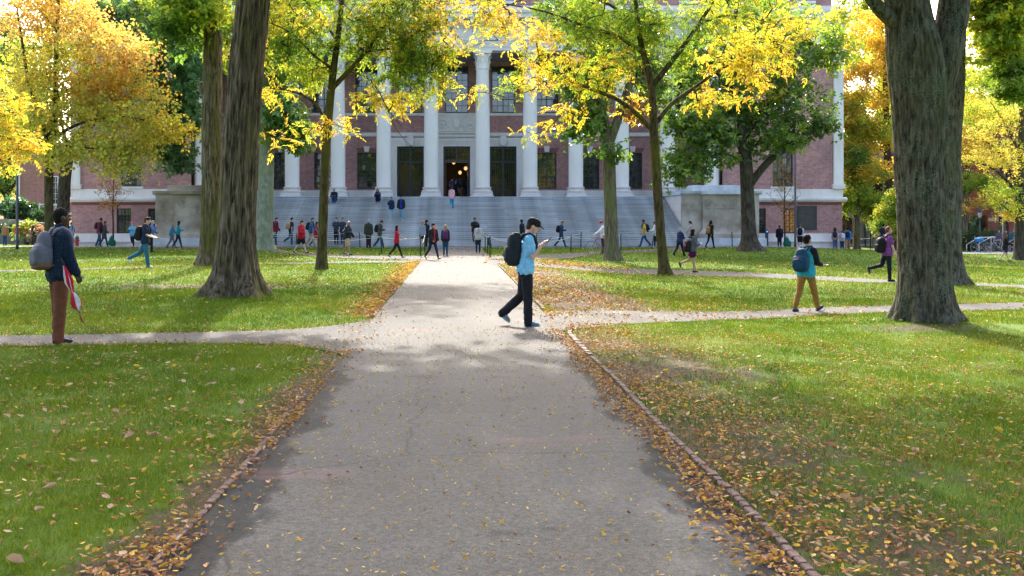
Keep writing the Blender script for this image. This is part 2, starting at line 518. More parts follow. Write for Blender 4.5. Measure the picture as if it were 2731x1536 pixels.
MOUNDS = [(9.0, 53.2, .16, 2.2), (17.6, 60.0, .08, 3.0), (-4.8, 22.2, .07, 1.3), (9.05, 19.4, .09, 1.4), (-9.0, 37.6, .06, 1.2), (-10.8, 57.4, .08, 1.6), (7.4, 36.0, .03, .9), (-4.6, 35.0, .03, .9), (15.3, 31.2, .05, 1.0)]
def gz(x, y):
    x = np.asarray(x, float); y = np.asarray(y, float)
    z = gslope(x, y)
    for mx, my, h, s in MOUNDS:
        z = z + h * np.exp(-((x - mx) ** 2 + (y - my) ** 2) / (2 * s * s))
    return z
def gz1(x, y): return float(gz(x, y))

# ------------------------------------------------------------------ paths
PL = -1.42; PR = 1.66
PATHS = [   # name, upper edge, lower edge, material, lift
    ("path_left_near", [(-24, 14.4), (-6.7, 15.0), (-3.3, 15.4), (-1.98, 16.1), (-1.2, 17.8)], [(-24, 13.1), (-6.2, 13.7), (-4.6, 13.9), (-3.0, 14.2), (-1.85, 13.7), (-1.2, 12.4)], 'asphalt_plain', .012),
    ("path_right_near", [(1.45, 18.8), (3.4, 18.97), (6.66, 19.8), (8.66, 20.3), (11.8, 21), (34, 25.5)], [(1.45, 15.4), (3.0, 16.75), (6.05, 18), (7.9, 18.5), (10.98, 19.5), (34, 24.0)], 'asphalt_plain', .012),
    ("path_right_middle", [(1.4, 44.4), (3.4, 42.9), (9.6, 33.75), (12.6, 28.9), (15, 26.7), (34, 13)], [(1.4, 39), (2.97, 37.6), (8.76, 30.8), (11.9, 27.2), (14.6, 25.2), (33, 11.8)], 'asphalt_plain', .012),
    ("path_left_middle", [(-1.2, 43.8), (-5.7, 42), (-7.9, 40.6), (-11.4, 36.9), (-13.7, 36), (-15.6, 34.8), (-34, 26)], [(-1.2, 41.6), (-5.5, 40.3), (-7.8, 39.6), (-11.2, 36.1), (-13.4, 35), (-15.2, 33.6), (-33, 25)], 'asphalt_plain', .012),
    ("path_left_far", [(-1.2, 49.6), (-3.5, 49.4), (-6.5, 51.6), (-10, 56.9), (-14, 61), (-24, 64.2)], [(-1.2, 43.9), (-4.1, 45.0), (-6.4, 47.8), (-9.7, 55), (-14, 59.5), (-24, 62.8)], 'asphalt_plain', .016),
    ("path_right_far", [(1.4, 49.6), (3.96, 50.2), (7.24, 54.6), (11.7, 59.6), (15, 64.6)], [(1.4, 44.5), (3.56, 44.8), (6.17, 47.3), (8.4, 51), (11.2, 55.6), (18, 64.6)], 'asphalt_plain', .016),
]
def resample(P, n):
    P = np.array(P, float); d = np.r_[0, np.cumsum(np.hypot(*np.diff(P, axis=0).T))]
    # smooth by sampling a Catmull-like cubic through chord length
    t = np.linspace(0, d[-1], n)
    q = np.stack([np.interp(t, d, P[:, k]) for k in (0, 1)], 1)
    for _ in range(6): q[1:-1] = .25 * q[:-2] + .5 * q[1:-1] + .25 * q[2:]
    return q
EDGES = []
POLYS = []
for nm, A, B, mt, lift in PATHS:
    n = 70; a = resample([fix(p) for p in A], n); b = resample([fix(p) for p in B], n)
    for e in (a, b):
        e[:, 1] += .10 * (fbm(e[:, 0] * .9, e[:, 1] * .9) - .5) * 2
    k = 8
    V = np.stack([a * (1 - t) + b * t for t in np.linspace(0, 1, k)], 1).reshape(-1, 2)
    z = gz(V[:, 0], V[:, 1]) + lift
    i = np.arange((n - 1) * k).reshape(n - 1, k)[:, :-1].ravel()
    Fq = np.stack([i, i + k, i + k + 1, i + 1], 1)
    me = np_mesh(nm, np.c_[V, z], Fq, M[mt], True)
    o = link(bpy.data.objects.new("path", me)); tag(o, None, None, None, "structure")
    POLYS.append(np.r_[a, b[::-1]]); EDGES += [a, b]

# main path: a long strip whose edges wander a little
n = 520
yy = np.r_[np.linspace(1.0, 20, 360), np.linspace(20.1, 64.6, n - 360)]
def pedge(y, s): return .06 * (fbm(y * .8, 3.1 + s) - .5) * 2 + .02 * (vnoise(y * 5, 9 + s) - .5)
xl = PL + pedge(yy, 0); xr = PR + pedge(yy, 4) * .3
k = 33
T = np.linspace(0, 1, k)
X = xl[:, None] * (1 - T) + xr[:, None] * T
Yg = np.repeat(yy[:, None], k, 1)
edge_m = np.minimum(X - xl[:, None], xr[:, None] - X)
damp_keep = 1 - sstep(12.5, 16, Yg)         # the damp margins are wet patches of the near stretch
i = np.arange((n - 1) * k).reshape(n - 1, k)[:, :-1].ravel()
Fq = np.stack([i, i + 1, i + k + 1, i + k], 1)
zz = gz(X, Yg) + .008 + .012 * np.clip(1 - ((X - .12) / 1.6) ** 2, 0, 1)
me = np_mesh("main_path", np.stack([X, Yg, zz], -1), Fq, M['asphalt'], True,
             attrs={"edge_m": ('POINT', 'FLOAT', np.where(damp_keep > .02, edge_m + (1 - damp_keep) * .9, 3))})
o = link(bpy.data.objects.new("path", me)); tag(o, None, None, None, "structure")
POLYS.append(np.array([(PL, 0), (PR, 0), (PR, 66), (PL, 66)])); EDGES += [np.c_[xl, yy], np.c_[xr, yy]]
# forecourt in front of the steps
mb = MB()
gx = np.linspace(-46, 46, 93); gy = np.linspace(64.5, 77.2, 16)
V = np.array([(x, y + (.25 * math.sin(x * .7) * .2 if j == 0 else 0), 0) for j, y in enumerate(gy) for x in gx])
V[:, 2] = gz(V[:, 0], V[:, 1]) + .02
k = len(gx); i = np.arange((len(gy) - 1) * k).reshape(len(gy) - 1, k)[:, :-1].ravel()
o = link(bpy.data.objects.new("pavement", np_mesh("forecourt", V, np.stack([i, i + 1, i + k + 1, i + k], 1), M['asphalt_grey'], True)))
tag(o, None, None, None, "structure")
POLYS.append(np.array([(-22, 64.5), (46, 64.5), (46, 70.0), (-22, 70.0)]))

def in_poly(P, x, y):
    c = np.zeros(x.shape, bool); j = len(P) - 1
    for i in range(len(P)):
        xi, yi = P[i]; xj, yj = P[j]
        if yi != yj:
            c ^= ((yi > y) != (yj > y)) & (x < (xj - xi) * (y - yi) / (yj - yi) + xi)
        j = i
    return c
def on_path(x, y):
    c = np.zeros(x.shape, bool)
    for P in POLYS: c |= in_poly(P, x, y)
    return c
EP = np.concatenate(EDGES); 
def edge_dist(x, y):
    d = np.full(x.shape, 9.0)
    m = 20000
    for s in range(0, len(x), m):
        a = x[s:s + m]; b = y[s:s + m]
        best = np.full(a.shape, 81.0)
        for t in range(0, len(EP), 400):
            q = EP[t:t + 400]
            best = np.minimum(best, ((a[:, None] - q[None, :, 0]) ** 2 + (b[:, None] - q[None, :, 1]) ** 2).min(1))
        d[s:s + m] = np.sqrt(best)
    return d
def bare_f(x, y):
    """0 thick lawn .. 1 bare soil (worn margins and trodden patches)"""
    n1 = fbm(x * .55 + 3, y * .42 + 8, 0, 4)
    b = np.clip((n1 - .56) * 2.2, 0, 1) * .5
    r = np.clip(1 - (x - PR) / 2.6, 0, 1) * (x > PR) * (y < 16.5)          # worn strip along the right edging
    b = b + r * (.1 + .72 * fbm(x * 1.1, y * .8, 2.2, 3)) + .22 * np.clip(1 - (x - PR) / 7, 0, 1) * (x > PR) * (y < 17) * np.clip(fbm(x * .7, y * .7, 8.8, 3) * 2.6 - .9, 0, 1)
    far = np.clip((x - 1.5) / .5, 0, 1) * (1 - sstep(2.6, 5.5, x)) * sstep(17, 20, y) * (1 - sstep(36, 40, y))
    b = b + far * .75 * (.4 + fbm(x * 1.3, y * .6, 5, 3))
    tri = np.exp(-(((x - 4.4) / 2.0) ** 2 + ((y - 42.6) / 2.0) ** 2)) * (y > 38)
    b = b + tri * 1.1
    l = np.exp(-((x - PL) / .38) ** 2) * (x < PL)
    b = b + l * (.35 + .5 * fbm(x * 1.5, y, 7, 3)) * (1 - .4 * sstep(14, 18, y))
    lp = np.exp(-(((x + 2.2) / 2.2) ** 2 + ((y - 41.8) / 1.6) ** 2))
    b = b + lp * .6
    pl = np.exp(-(((x + 6.6) / 3.2) ** 2 + ((y - 26.2) / 1.0) ** 2))         # leaf-strewn patch left of the big trunk
    b = b + pl * .55
    for mx, my, h, s in MOUNDS[3:4]:
        b = b + .6 * np.exp(-(((x - mx + .6) / 1.5) ** 2 + ((y - my + 1.1) / .7) ** 2))
    ll = 1 - sstep(-1, 0, x)
    b = b + ll * np.clip((7.5 - y) / 4, 0, 1) * .30 + (1 - ll) * np.clip((8.5 - y) / 4, 0, 1) * .10
    return np.clip(b, 0, 1)

# lawn sheet, finer close to the camera and reaching far beyond the buildings
ys = [-60, -20, 0, 2]; y = 3.0
while y < 80: ys.append(y); y += .05 + .0125 * y
ys += [85, 95, 110, 140, 200, 400, 900]
xs = []; x = 0.0
while x < 16: xs.append(x); x += .08 + .008 * x
while x < 48: xs.append(x); x += 1.0
xs += [60, 90, 150, 300, 900]
xs = np.array(xs); xs = np.r_[-xs[:0:-1], xs]; ys = np.array(ys)
GX, GY = np.meshgrid(xs, ys)
bare = bare_f(GX.ravel(), GY.ravel())
rough_z = (.02 * (fbm(GX * 1.2, GY * 1.2) - .5) + .012 * (fbm(GX * 6, GY * 6, 0, 2) - .5)) * (GY < 62)
dp = edge_dist(GX.ravel(), GY.ravel()).reshape(GX.shape)
onp = on_path(GX.ravel(), GY.ravel()).reshape(GX.shape)
Z = gz(GX, GY) + np.where(onp, -.015, rough_z * np.clip(dp / .4, 0, 1) - .012 * np.clip(1 - dp / .25, 0, 1) + .012)
k = len(xs); i = np.arange((len(ys) - 1) * k).reshape(len(ys) - 1, k)[:, :-1].ravel()
lawn = link(bpy.data.objects.new("lawn", np_mesh("lawn", np.stack([GX, GY, Z], -1), np.stack([i, i + 1, i + k + 1, i + k], 1), M['ground'], True,
            attrs={"bare": ('POINT', 'FLOAT', bare)})))
tag(lawn, None, None, None, "structure")

# ------------------------------------------------------------------ brick edging
def brick_me(seed):
    r = random.Random(seed); b = MB(); c = .006
    b.bbox(-.024 + r.uniform(-.002, .002), .024, -.0455, .0455, -.06, .024 + r.uniform(-.003, .003), c)
    me = b.mesh("brick", [M['edgebrick']])
    return me
M['edgebrick'] = pm("edging_brick", (.115, .066, .055), .85, .35, 3.5, .35, 60)
EB = [brick_me(s) for s in range(6)]
def edging(label_side, x, y0, y1, wob, gap=None, keep=None):
    root = empty("brick_edging", (x, y0, 0)); tag(root, None, None, None, "structure")
    y = y0; cnt = 0; rest = MB()
    while y < y1:
        xx = x + wob(y); r = random.random()
        if keep is None or keep(y):
            zc = gz1(xx, y) + random.uniform(-.006, .008) + (.010 if x > 0 else -.004)
            rz = random.uniform(-.05, .05)
            if y < 12.6 and cnt < 280:
                o = obj("brick", random.choice(EB), root, (xx - x, y - y0, zc), (random.uniform(-.03, .03), random.uniform(-.05, .05), rz)); cnt += 1
            else:
                rest.box(xx - x - .029, xx - x + .029, y - y0 - .0455, y - y0 + .0455, zc - .06, zc + .032)
        y += .0975 + random.uniform(0, .004)
    if rest.v:
        o = obj("distant_bricks", rest.mesh("distant_bricks", M['edgebrick']), root); tag(o, None, None, None, "stuff")
edging("right", PR + .045, 3.6, 15.7, lambda y: .012 * math.sin(y * 1.3) + .10 * sstep(15.0, 15.9, y))
edging("right", PR + .045, 19.2, 39.0, lambda y: .012 * math.sin(y * 1.3))
edging("left", PL - .05, 4.2, 12.4, lambda y: .02 * math.sin(y * 1.1), keep=lambda y: vnoise(y * .55, 1.5) > .42)
edging("left", PL - .05, 17.9, 41.0, lambda y: .02 * math.sin(y * 1.1))
# ------------------------------------------------------------------ library
X0 = .19
ZL = 3.55                       # landing
YC, YW, YF = 78.0, 83.2, 77.35  # column axis, portico wall, wing face
lib = empty("library", (X0, 78, 0))
tag(lib, "long red brick library with white stone columns behind the wide stairs", "building")
def lpart(name, mb, mats, smooth=False, parent=None):
    return wobj(name, mb.mesh(name, mats, smooth), parent or lib)

def wall_open(mb, x0, x1, z0, z1, y, openings, depth=.28, m=0, back=None):
    """front plane at y with rectangular openings (xa, xb, za, zb) and their reveals"""
    xs = sorted({x0, x1, *[v for o in openings for v in o[:2]]}); zs = sorted({z0, z1, *[v for o in openings for v in o[2:4]]})
    for i in range(len(xs) - 1):
        for j in range(len(zs) - 1):
            cx, cz = (xs[i] + xs[i + 1]) / 2, (zs[j] + zs[j + 1]) / 2
            if any(a < cx < b and c < cz < d for a, b, c, d in openings): continue
            mb.quad((xs[i], y, zs[j]), (xs[i + 1], y, zs[j]), (xs[i + 1], y, zs[j + 1]), (xs[i], y, zs[j + 1]), m)
    for a, b, c, d in openings:
        e = y + depth
        mb.quad((a, y, c), (a, e, c), (a, e, d), (a, y, d), m); mb.quad((b, y, c), (b, y, d), (b, e, d), (b, e, c), m)
        mb.quad((a, y, c), (b, y, c), (b, e, c), (a, e, c), m); mb.quad((a, y, d), (a, e, d), (b, e, d), (b, y, d), m)

pane_cache = {}
def window(xc, z0, w, h, y, cols, rows, mull=True, mat=None, name="window", parent=None, fr=.075, mt=.028, grille=False):
    """dark framed window: the object is the frame with its glazing bars, each pane a child"""
    key = (w, h, cols, rows, mull, fr, mt, grille)
    if key not in pane_cache:
        b = MB()
        b.box(-w / 2, -w / 2 + fr, -.05, .06, 0, h); b.box(w / 2 - fr, w / 2, -.05, .06, 0, h)
        b.box(-w / 2 + fr, w / 2 - fr, -.05, .06, 0, fr * 1.2); b.box(-w / 2 + fr, w / 2 - fr, -.05, .06, h - fr, h)
        iw0, iw1, ih0, ih1 = -w / 2 + fr, w / 2 - fr, fr * 1.2, h - fr
        cells = []
        xs = np.linspace(iw0, iw1, cols + 1); zs = np.linspace(ih0, ih1, rows + 1)
        for i in range(1, cols):
            t = mt * 2.6 if (mull and i * 2 == cols) else mt
            b.box(xs[i] - t / 2, xs[i] + t / 2, -.045 if t > mt else -.025, .03, ih0, ih1)
        for j in range(1, rows):
            t = mt * 2.2 if (mull and rows > 4 and j in (rows // 3,)) else mt
            b.box(iw0, iw1, -.030, .032, zs[j] - t / 2, zs[j] + t / 2)
        if grille:
            for i in range(1, cols * 2): b.box(iw0 + (iw1 - iw0) * i / cols / 2 - .012, iw0 + (iw1 - iw0) * i / cols / 2 + .012, -.13, -.10, ih0, ih1)
            for j in range(1, rows * 2): b.box(iw0, iw1, -.127, -.103, ih0 + (ih1 - ih0) * j / rows / 2 - .012, ih0 + (ih1 - ih0) * j / rows / 2 + .012)
        pw, ph = (iw1 - iw0) / cols, (ih1 - ih0) / rows
        pb = MB(); pb.box(-pw / 2, pw / 2, -.004, .004, -ph / 2, ph / 2)
        pane_cache[key] = (b.mesh("window_frame", M['frame']), pb, [((xs[i] + xs[i + 1]) / 2, (zs[j] + zs[j + 1]) / 2) for i in range(cols) for j in range(rows)], {})
    fm, pb, cells, pms = pane_cache[key]
    mt_ = mat or M['pane']
    if mt_.name not in pms: pms[mt_.name] = pb.mesh("pane", mt_)
    par = parent or lib
    o = obj(name, fm, par, (xc - par.location.x, y - par.location.y, z0 - par.location.z))
    for cx, cz in cells:
        obj("pane", pms[mt_.name], o, (cx, .015, cz), (random.gauss(0, .008), 0, random.gauss(0, .008)))
    return o

# --- portico wall: bays between the columns
COLX = [1.98, 5.64, 9.16, 12.69, 16.2, 19.65]
bays = [0.0] + [s * (COLX[i] + COLX[i + 1]) / 2 for i in range(5) for s in (-1, 1)]
low = []; up = []; doors = []
for b in sorted(bays):
    c = X0 + b
    up.append((c - .95, c + .95, 10.6, 14.45))
    if abs(b) < 4.5: doors.append((c - 1.1, c + 1.1, ZL + .12, 7.85))
    else: low.append((c - .80, c + .80, 4.35, 7.35))
mb = MB()
wall_open(mb, X0 - 20.3, X0 + 20.3, ZL - .3, 14.9, YW, low + up + doors, .34)
lpart("wall", mb, M['brick'])
for a, b, c, d in low: window((a + b) / 2, c, b - a, d - c, YW + .2, 4, 6)
for a, b, c, d in up: window((a + b) / 2, c, b - a, d - c, YW + .2, 4, 7)
# stone dressings of the wall
mb = MB()
edges = sorted([X0 - 20.3] + [v for o in doors for v in (o[0] - .72, o[1] + .72)] + [X0 + 20.3])
for i in range(0, len(edges), 2): mb.box(edges[i], edges[i + 1], YW - .10, YW - .002, ZL, 4.24)
lpart("base_course", mb, M['lime'])
mb = MB()
mb.extrude([(YW - .12, 8.66), (YW - .16, 8.72), (YW - .16, 8.93), (YW - .06, 8.99), (YW - .002, 8.99), (YW - .002, 8.64)], X0 - 20.25, X0 + 20.25)
lpart("belt_course", mb, M['lime'])
mb = MB(); mb.extrude([(YW - .10, 10.36), (YW - .14, 10.42), (YW - .14, 10.56), (YW - .05, 10.585), (YW - .002, 10.585), (YW - .002, 10.36)], X0 - 20.25, X0 + 20.25)
lpart("sill_course", mb, M['lime'])
ks = MB(); ks.extrude([(-.17, 0), (.17, 0), (.25, .46), (-.25, .46)], 0, .16, axis='y')
ksm = ks.mesh("keystone", M['lime'])
vb = MB()
vb2 = MB()
for k in range(-8, 9):
    if abs(k) < 2: continue
    a0, a1 = k * .105, (k + .86) * .105
    (vb if k < 0 else vb2).quad((a0 * .85, -.012, 0), (a1 * .85, -.012, 0), (a1 * 1.08, -.012, .36), (a0 * 1.08, -.012, .36))
vbm = [q_.mesh("brick_arch", pm("soldier_brick", (.20, .07, .065), .85, .35, 6)) for q_ in (vb, vb2)]
for a, b, c, d in low:
    o = obj("keystone", ksm, lib, ((a + b) / 2 - X0, YW - .14 - 78, d + .04))
    for q_ in vbm: obj("brick_arch", q_, lib, ((a + b) / 2 - X0, YW - 78, d + .03))
# --- door surrounds and doors
for a, b, c, d in doors:
    cx = (a + b) / 2; centre = abs(cx - X0) < .5
    mb = MB()
    for k, (o_, w_, p_) in enumerate([(.0, .22, .10), (.22, .20, .15), (.42, .28, .20)]):
        for s in (-1, 1):
            x1 = cx + s * (1.1 + o_); x2 = cx + s * (1.1 + o_ + w_)
            mb.box(min(x1, x2), max(x1, x2), YW - p_, YW - .003, ZL + .002, d + o_ + w_)
        mb.box(cx - 1.1 - o_, cx + 1.1 + o_, YW - p_ + .002, YW - .004, d + o_, d + o_ + w_)
    ztop = d + .70
    if centre:
        mb.box(cx - 1.86, cx + 1.86, YW - .34, YW - .005, 8.62, 8.82)
        for q in range(26): mb.box(cx - 1.8 + q * .1405, cx - 1.8 + q * .1405 + .08, YW - .28, YW - .02, 8.53, 8.615)
        mb.extrude([(YW - .40, 8.82), (YW - .52, 8.92), (YW - .52, 9.0), (YW - .006, 9.05), (YW - .006, 8.82)], cx - 1.9, cx + 1.9)
    for q in range(44):     # bead row down the jambs
        z = ZL + .15 + q * .1
        for s in (-1, 1): mb.box(cx + s * 1.73 - .018, cx + s * 1.73 + .018, YW - .235, YW - .19, z, z + .06)
    wobj("door_surround", mb.mesh("door_surround", M['lime']), lib)
    if not centre:
        mb = MB(); n = 20
        vs = [(cx + .33 * math.cos(2 * math.pi * k / n), YW - .30, d + .46 + .42 * math.sin(2 * math.pi * k / n)) for k in range(n)] + [(cx + .36 * math.cos(2 * math.pi * k / n), YW - .20, d + .46 + .45 * math.sin(2 * math.pi * k / n)) for k in range(n)]
        mb.add(vs, [tuple(range(n))] + [(k, n + k, n + (k + 1) % n, (k + 1) % n) for k in range(n)])
        wobj("medallion", mb.mesh("medallion", M['lime']), lib)
    # bronze and glass door set back in the opening
    yd = YW + .24
    fr = MB()
    fr.box(a, a + .12, yd - .06, yd + .06, c, d); fr.box(b - .12, b, yd - .06, yd + .06, c, d); fr.box(a + .12, b - .12, yd - .06, yd + .06, d - .16, d)
    ztr = c + 2.85
    fr.box(a + .12, b - .12, yd - .07, yd + .06, ztr, ztr + (.24 if centre else .12))
    fr.box(cx - .05, cx + .05, yd - .06, yd + .05, ztr + .12, d - .16)
    if not centre: fr.box(cx - .08, cx + .08, yd - .06, yd + .05, c, ztr)
    dr = wobj("door", fr.mesh("door", M['bronze'] if centre else M['frame']), lib)
    g = MB(); ylat = yd - .035
    def lattice(x0, x1, z0, z1, nx, nz):
        for i in range(nx + 1): g.box(x0 + (x1 - x0) * i / nx - .010, x0 + (x1 - x0) * i / nx + .010, ylat - .012, ylat + .012, z0, z1)
        for j in range(nz + 1): g.box(x0, x1, ylat - .010, ylat + .010, z0 + (z1 - z0) * j / nz - .010, z0 + (z1 - z0) * j / nz + .010)
        for i in range(nx):
            for j in range(nz):
                ux, uz = x0 + (x1 - x0) * (i + .5) / nx, z0 + (z1 - z0) * (j + .5) / nz
                r = min(x1 - x0, z1 - z0) / max(nx, nz) * .42
                ring = [(ux + r * math.cos(2 * math.pi * k / 8), ylat, uz + r * math.sin(2 * math.pi * k / 8)) for k in range(9)]
                g.tube(ring, .011, 4, caps=False)
    lattice(a + .14, cx - .06, ztr + .16, d - .18, 3, 3); lattice(cx + .06, b - .14, ztr + .16, d - .18, 3, 3)
    if not centre:
        lattice(a + .14, cx - .1, c + .04, c + 1.15, 4, 4); lattice(cx + .1, b - .14, c + .04, c + 1.15, 4, 4)
        for s0, s1 in ((a + .14, cx - .1), (cx + .1, b - .14)):
            for i in range(6): g.box(s0 + (s1 - s0) * i / 5 - .009, s0 + (s1 - s0) * i / 5 + .009, ylat - .01, ylat + .01, c + 1.15, ztr)
    wobj("grille", g.mesh("grille", M['gate_iron']), dr)
    gl = MB()
    if not centre: gl.box(a + .12, b - .12, yd + .01, yd + .025, c, ztr)
    gl.box(a + .12, b - .12, yd + .01, yd + .025, ztr + .12, d - .16)
    wobj("glazing", gl.mesh("glazing", M['door_glass']), dr)
    if centre:   # the open leaves folded back inside
        for s in (-1, 1):
            lf = MB(); xx = cx + s * .95
            lf.box(min(xx, xx - s * .06), max(xx, xx - s * .06), yd + .1, yd + .95, c + .02, ztr)
            lf.box(min(xx - s * .07, xx - s * .12), max(xx - s * .07, xx - s * .12), yd + .3, yd + .36, c + 1.0, c + 1.3)
            wobj("open_leaf", lf.mesh("open_leaf", pm("red_brown_door_wood", (.11, .035, .022), .4, .3, 4)), dr)
# --- vestibule behind the doors: floor, back wall, ceiling and lamps
mb = MB()
mb.box(X0 - 6.6, X0 + 6.6, YW + .5, YW + 9, ZL - .02, ZL + .10)
mb.box(X0 - 6.6, X0 + 6.6, YW + 8.8, YW + 9, ZL + .1, 9.2)
mb.box(X0 - 6.6, X0 + 6.6, YW + .5, YW + 9, 9.0, 9.2)
mb.box(X0 - 6.7, X0 - 6.6, YW + .5, YW + 9, ZL, 9.2); mb.box(X0 + 6.6, X0 + 6.7, YW + .5, YW + 9, ZL, 9.2)
lpart("vestibule", mb, pm("vestibule_marble", (.14, .11, .06), .5, .3, 1.2))
for k, (lx, ly, lz) in enumerate([(-3.6, 5.0, 6.4), (3.5, 5.0, 6.4), (-.25, 3.5, 6.75), (.3, 6.0, 6.0), (.75, 1.8, 6.15)]):
    b = MB()
    b.lathe([(.03, -.17), (.12, -.10), (.15, 0), (.11, .10), (.04, .15)], 12)
    b.tube([(0, 0, .22), (0, 0, 9.0 - lz)], .012, 6, m=1)
    o = obj("pendant_lamp", b.mesh("pendant_lamp", [M['lamp_lit'], M['iron']], True), None, (X0 + lx, YW + ly, lz))
    tag(o, ["lit globe lamp hanging behind the library door beside the middle one, towards the seated readers", "lit globe lamp hanging behind the library door on the bicycle side of the middle one",
            "lit globe lamp high inside the open middle library doorway", "lit globe lamp deepest inside the open middle library doorway", "low amber lamp hanging just inside the open middle library doorway"][k], "lamp", "lamps inside the library entrance")
    ld = bpy.data.lights.new("lamp_light", 'POINT'); ld.energy = .7; ld.color = (1, .62, .28); ld.shadow_soft_size = .2
    lo = link(bpy.data.objects.new("lamp_light", ld)); lo.parent = o; lo.location = (0, 0, -.45)

# --- carved panel over the middle door
mb = MB()
mb.box(X0 - 1.95, X0 + 1.95, YW - .08, YW - .003, 9.05, 10.36)
for z0, z1 in ((9.10, 9.16), (10.22, 10.28)): mb.box(X0 - 1.75, X0 + 1.75, YW - .13, YW - .082, z0, z1)
def shield(w, h, y0, y1, cx, cz):
    pts = [(-.5, .5), (-.2, .46), (0, .54), (.2, .46), (.5, .5), (.47, .1), (.42, -.2), (.25, -.42), (0, -.56), (-.25, -.42), (-.42, -.2), (-.47, .1)]
    A = [(cx + p * w, y1, cz + q * h) for p, q in pts]; B = [(cx + p * w * .86, y0, cz + q * h * .86) for p, q in pts]
    n = len(pts); mb.add(A + B, [tuple(range(n, 2 * n))] + [(i, (i + 1) % n, n + (i + 1) % n, n + i) for i in range(n)])
shield(.82, 1.0, YW - .20, YW - .082, X0, 9.72); shield(.58, .72, YW - .27, YW - .202, X0, 9.73)
for s in (-1, 1):
    ring = [(X0 + s * 1.15 + .34 * math.cos(t), YW - .11, 9.70 + .34 * math.sin(t)) for t in np.linspace(0, 2 * math.pi, 17)]
    mb.tube(ring, .06, 6, caps=False)
    mb.sphere((X0 + s * 1.15, YW - .09, 9.70), (.18, .10, .18), 10, 6)
    for t in np.linspace(.4, 2.7, 6): mb.sphere((X0 + s * (.48 + .14 * math.sin(t * 2)), YW - .10, 9.3 + .16 * t), (.09, .06, .09), 8, 5)
lpart("carved_panel", mb, M['lime'], 'auto')

# --- columns
def capital_mesh():
    b = MB()
    b.lathe([(.50, 0), (.545, .03), (.545, .08), (.47, .11), (.46, .5), (.50, .9), (.58, 1.12)], 28)
    for tier, (zb, h, n, off, r) in enumerate([(.10, .46, 10, 0, .49), (.18, .78, 10, .5, .485)]):
        for k in range(n):
            a = 2 * math.pi * (k + off) / n; ca, sa = math.cos(a), math.sin(a); w = .13 if tier == 0 else .115
            rows = []
            for t, rr, ww in ((0, 0, 1), (.45, .03, 1.15), (.8, .10, .95), (1.0, .20, .6), (.93, .235, .25)):
                z = zb + h * t; q = r + rr
                for s in (-1, 0, 1):
                    rd = q + (.025 if s == 0 else 0)
                    rows.append((rd * ca - s * ww * w * sa, rd * sa + s * ww * w * ca, z))
            fs = []
            for i in range(4):
                for j in range(2): fs.append((i * 3 + j, i * 3 + j + 1, i * 3 + j + 4, i * 3 + j + 3))
            b.add(rows, fs)
    for k in range(4):
        a = math.pi / 4 + k * math.pi / 2; ca, sa = math.cos(a), math.sin(a)
        for s in (-1, 1):
            pts = []
            for t in np.linspace(0, 1, 12):
                ang = t * 4.2; rad = .17 * (1 - t * .75)
                pts.append(((.60 + .13 * t + rad * math.sin(ang)) * ca - s * .03 * sa, (.60 + .13 * t + rad * math.sin(ang)) * sa + s * .03 * ca, 1.0 + .16 - .16 * t - rad * (1 - math.cos(ang)) * .5))
            b.tube(pts, [.05 * (1 - .5 * t) for t in np.linspace(0, 1, 12)], 5)
    # concave abacus
    pts = []
    for k in range(4):
        a = math.pi / 4 + k * math.pi / 2
        for u in (-.12, .12): pts.append((1.02 * math.cos(a + u * .6), 1.02 * math.sin(a + u * .6)))
        am = a + math.pi / 4; pts.append((.66 * math.cos(am), .66 * math.sin(am)))
    n = len(pts)
    vs = [(x * .88, y * .88, 1.16) for x, y in pts] + [(x * .92, y * .92, 1.24) for x, y in pts] + [(x * .95, y * .95, 1.36) for x, y in pts]
    b.add(vs, [tuple(range(n - 1, -1, -1)), tuple(range(2 * n, 3 * n))] + [(l * n + i, l * n + (i + 1) % n, (l + 1) * n + (i + 1) % n, (l + 1) * n + i) for l in (0, 1) for i in range(n)])
    return b.mesh("capital", M['lime_shaft'], 'auto')
cap_me = capital_mesh()
b = MB(); b.lathe([(.585, 4.33), (.56, 4.40), (.56, 6), (.555, 8), (.535, 10.3), (.50, 12.6), (.485, 13.3), (.52, 13.34), (.52, 13.40)], 32)
shaft_me = b.mesh("shaft", M['lime_shaft'], 'auto')
b = MB()
b.box(-.76, .76, -.76, .76, 3.67, 3.90)
b.lathe([(.72, 3.90), (.76, 3.95), (.76, 4.03), (.70, 4.08), (.66, 4.10), (.64, 4.17), (.66, 4.22), (.69, 4.25), (.69, 4.30), (.62, 4.34), (.585, 4.36)], 32)
base_me = b.mesh("column_base", pm("warm_limestone", (.60, .54, .49), .75, .1, 3), 'auto')
b = MB(); b.bbox(-.84, .84, -.86, .9, 3.02, 3.67, .015)
plinth_me = b.mesh("plinth", M['granite_light'])
for s in (-1, 1):
    for cxx in COLX:
        c = obj("column", shaft_me, lib, (s * cxx, YC - 78, 0))
        obj("column_base", base_me, c); obj("plinth", plinth_me, c); obj("capital", cap_me, c, (0, 0, 13.40), (0, 0, 0), (1, 1, 1))

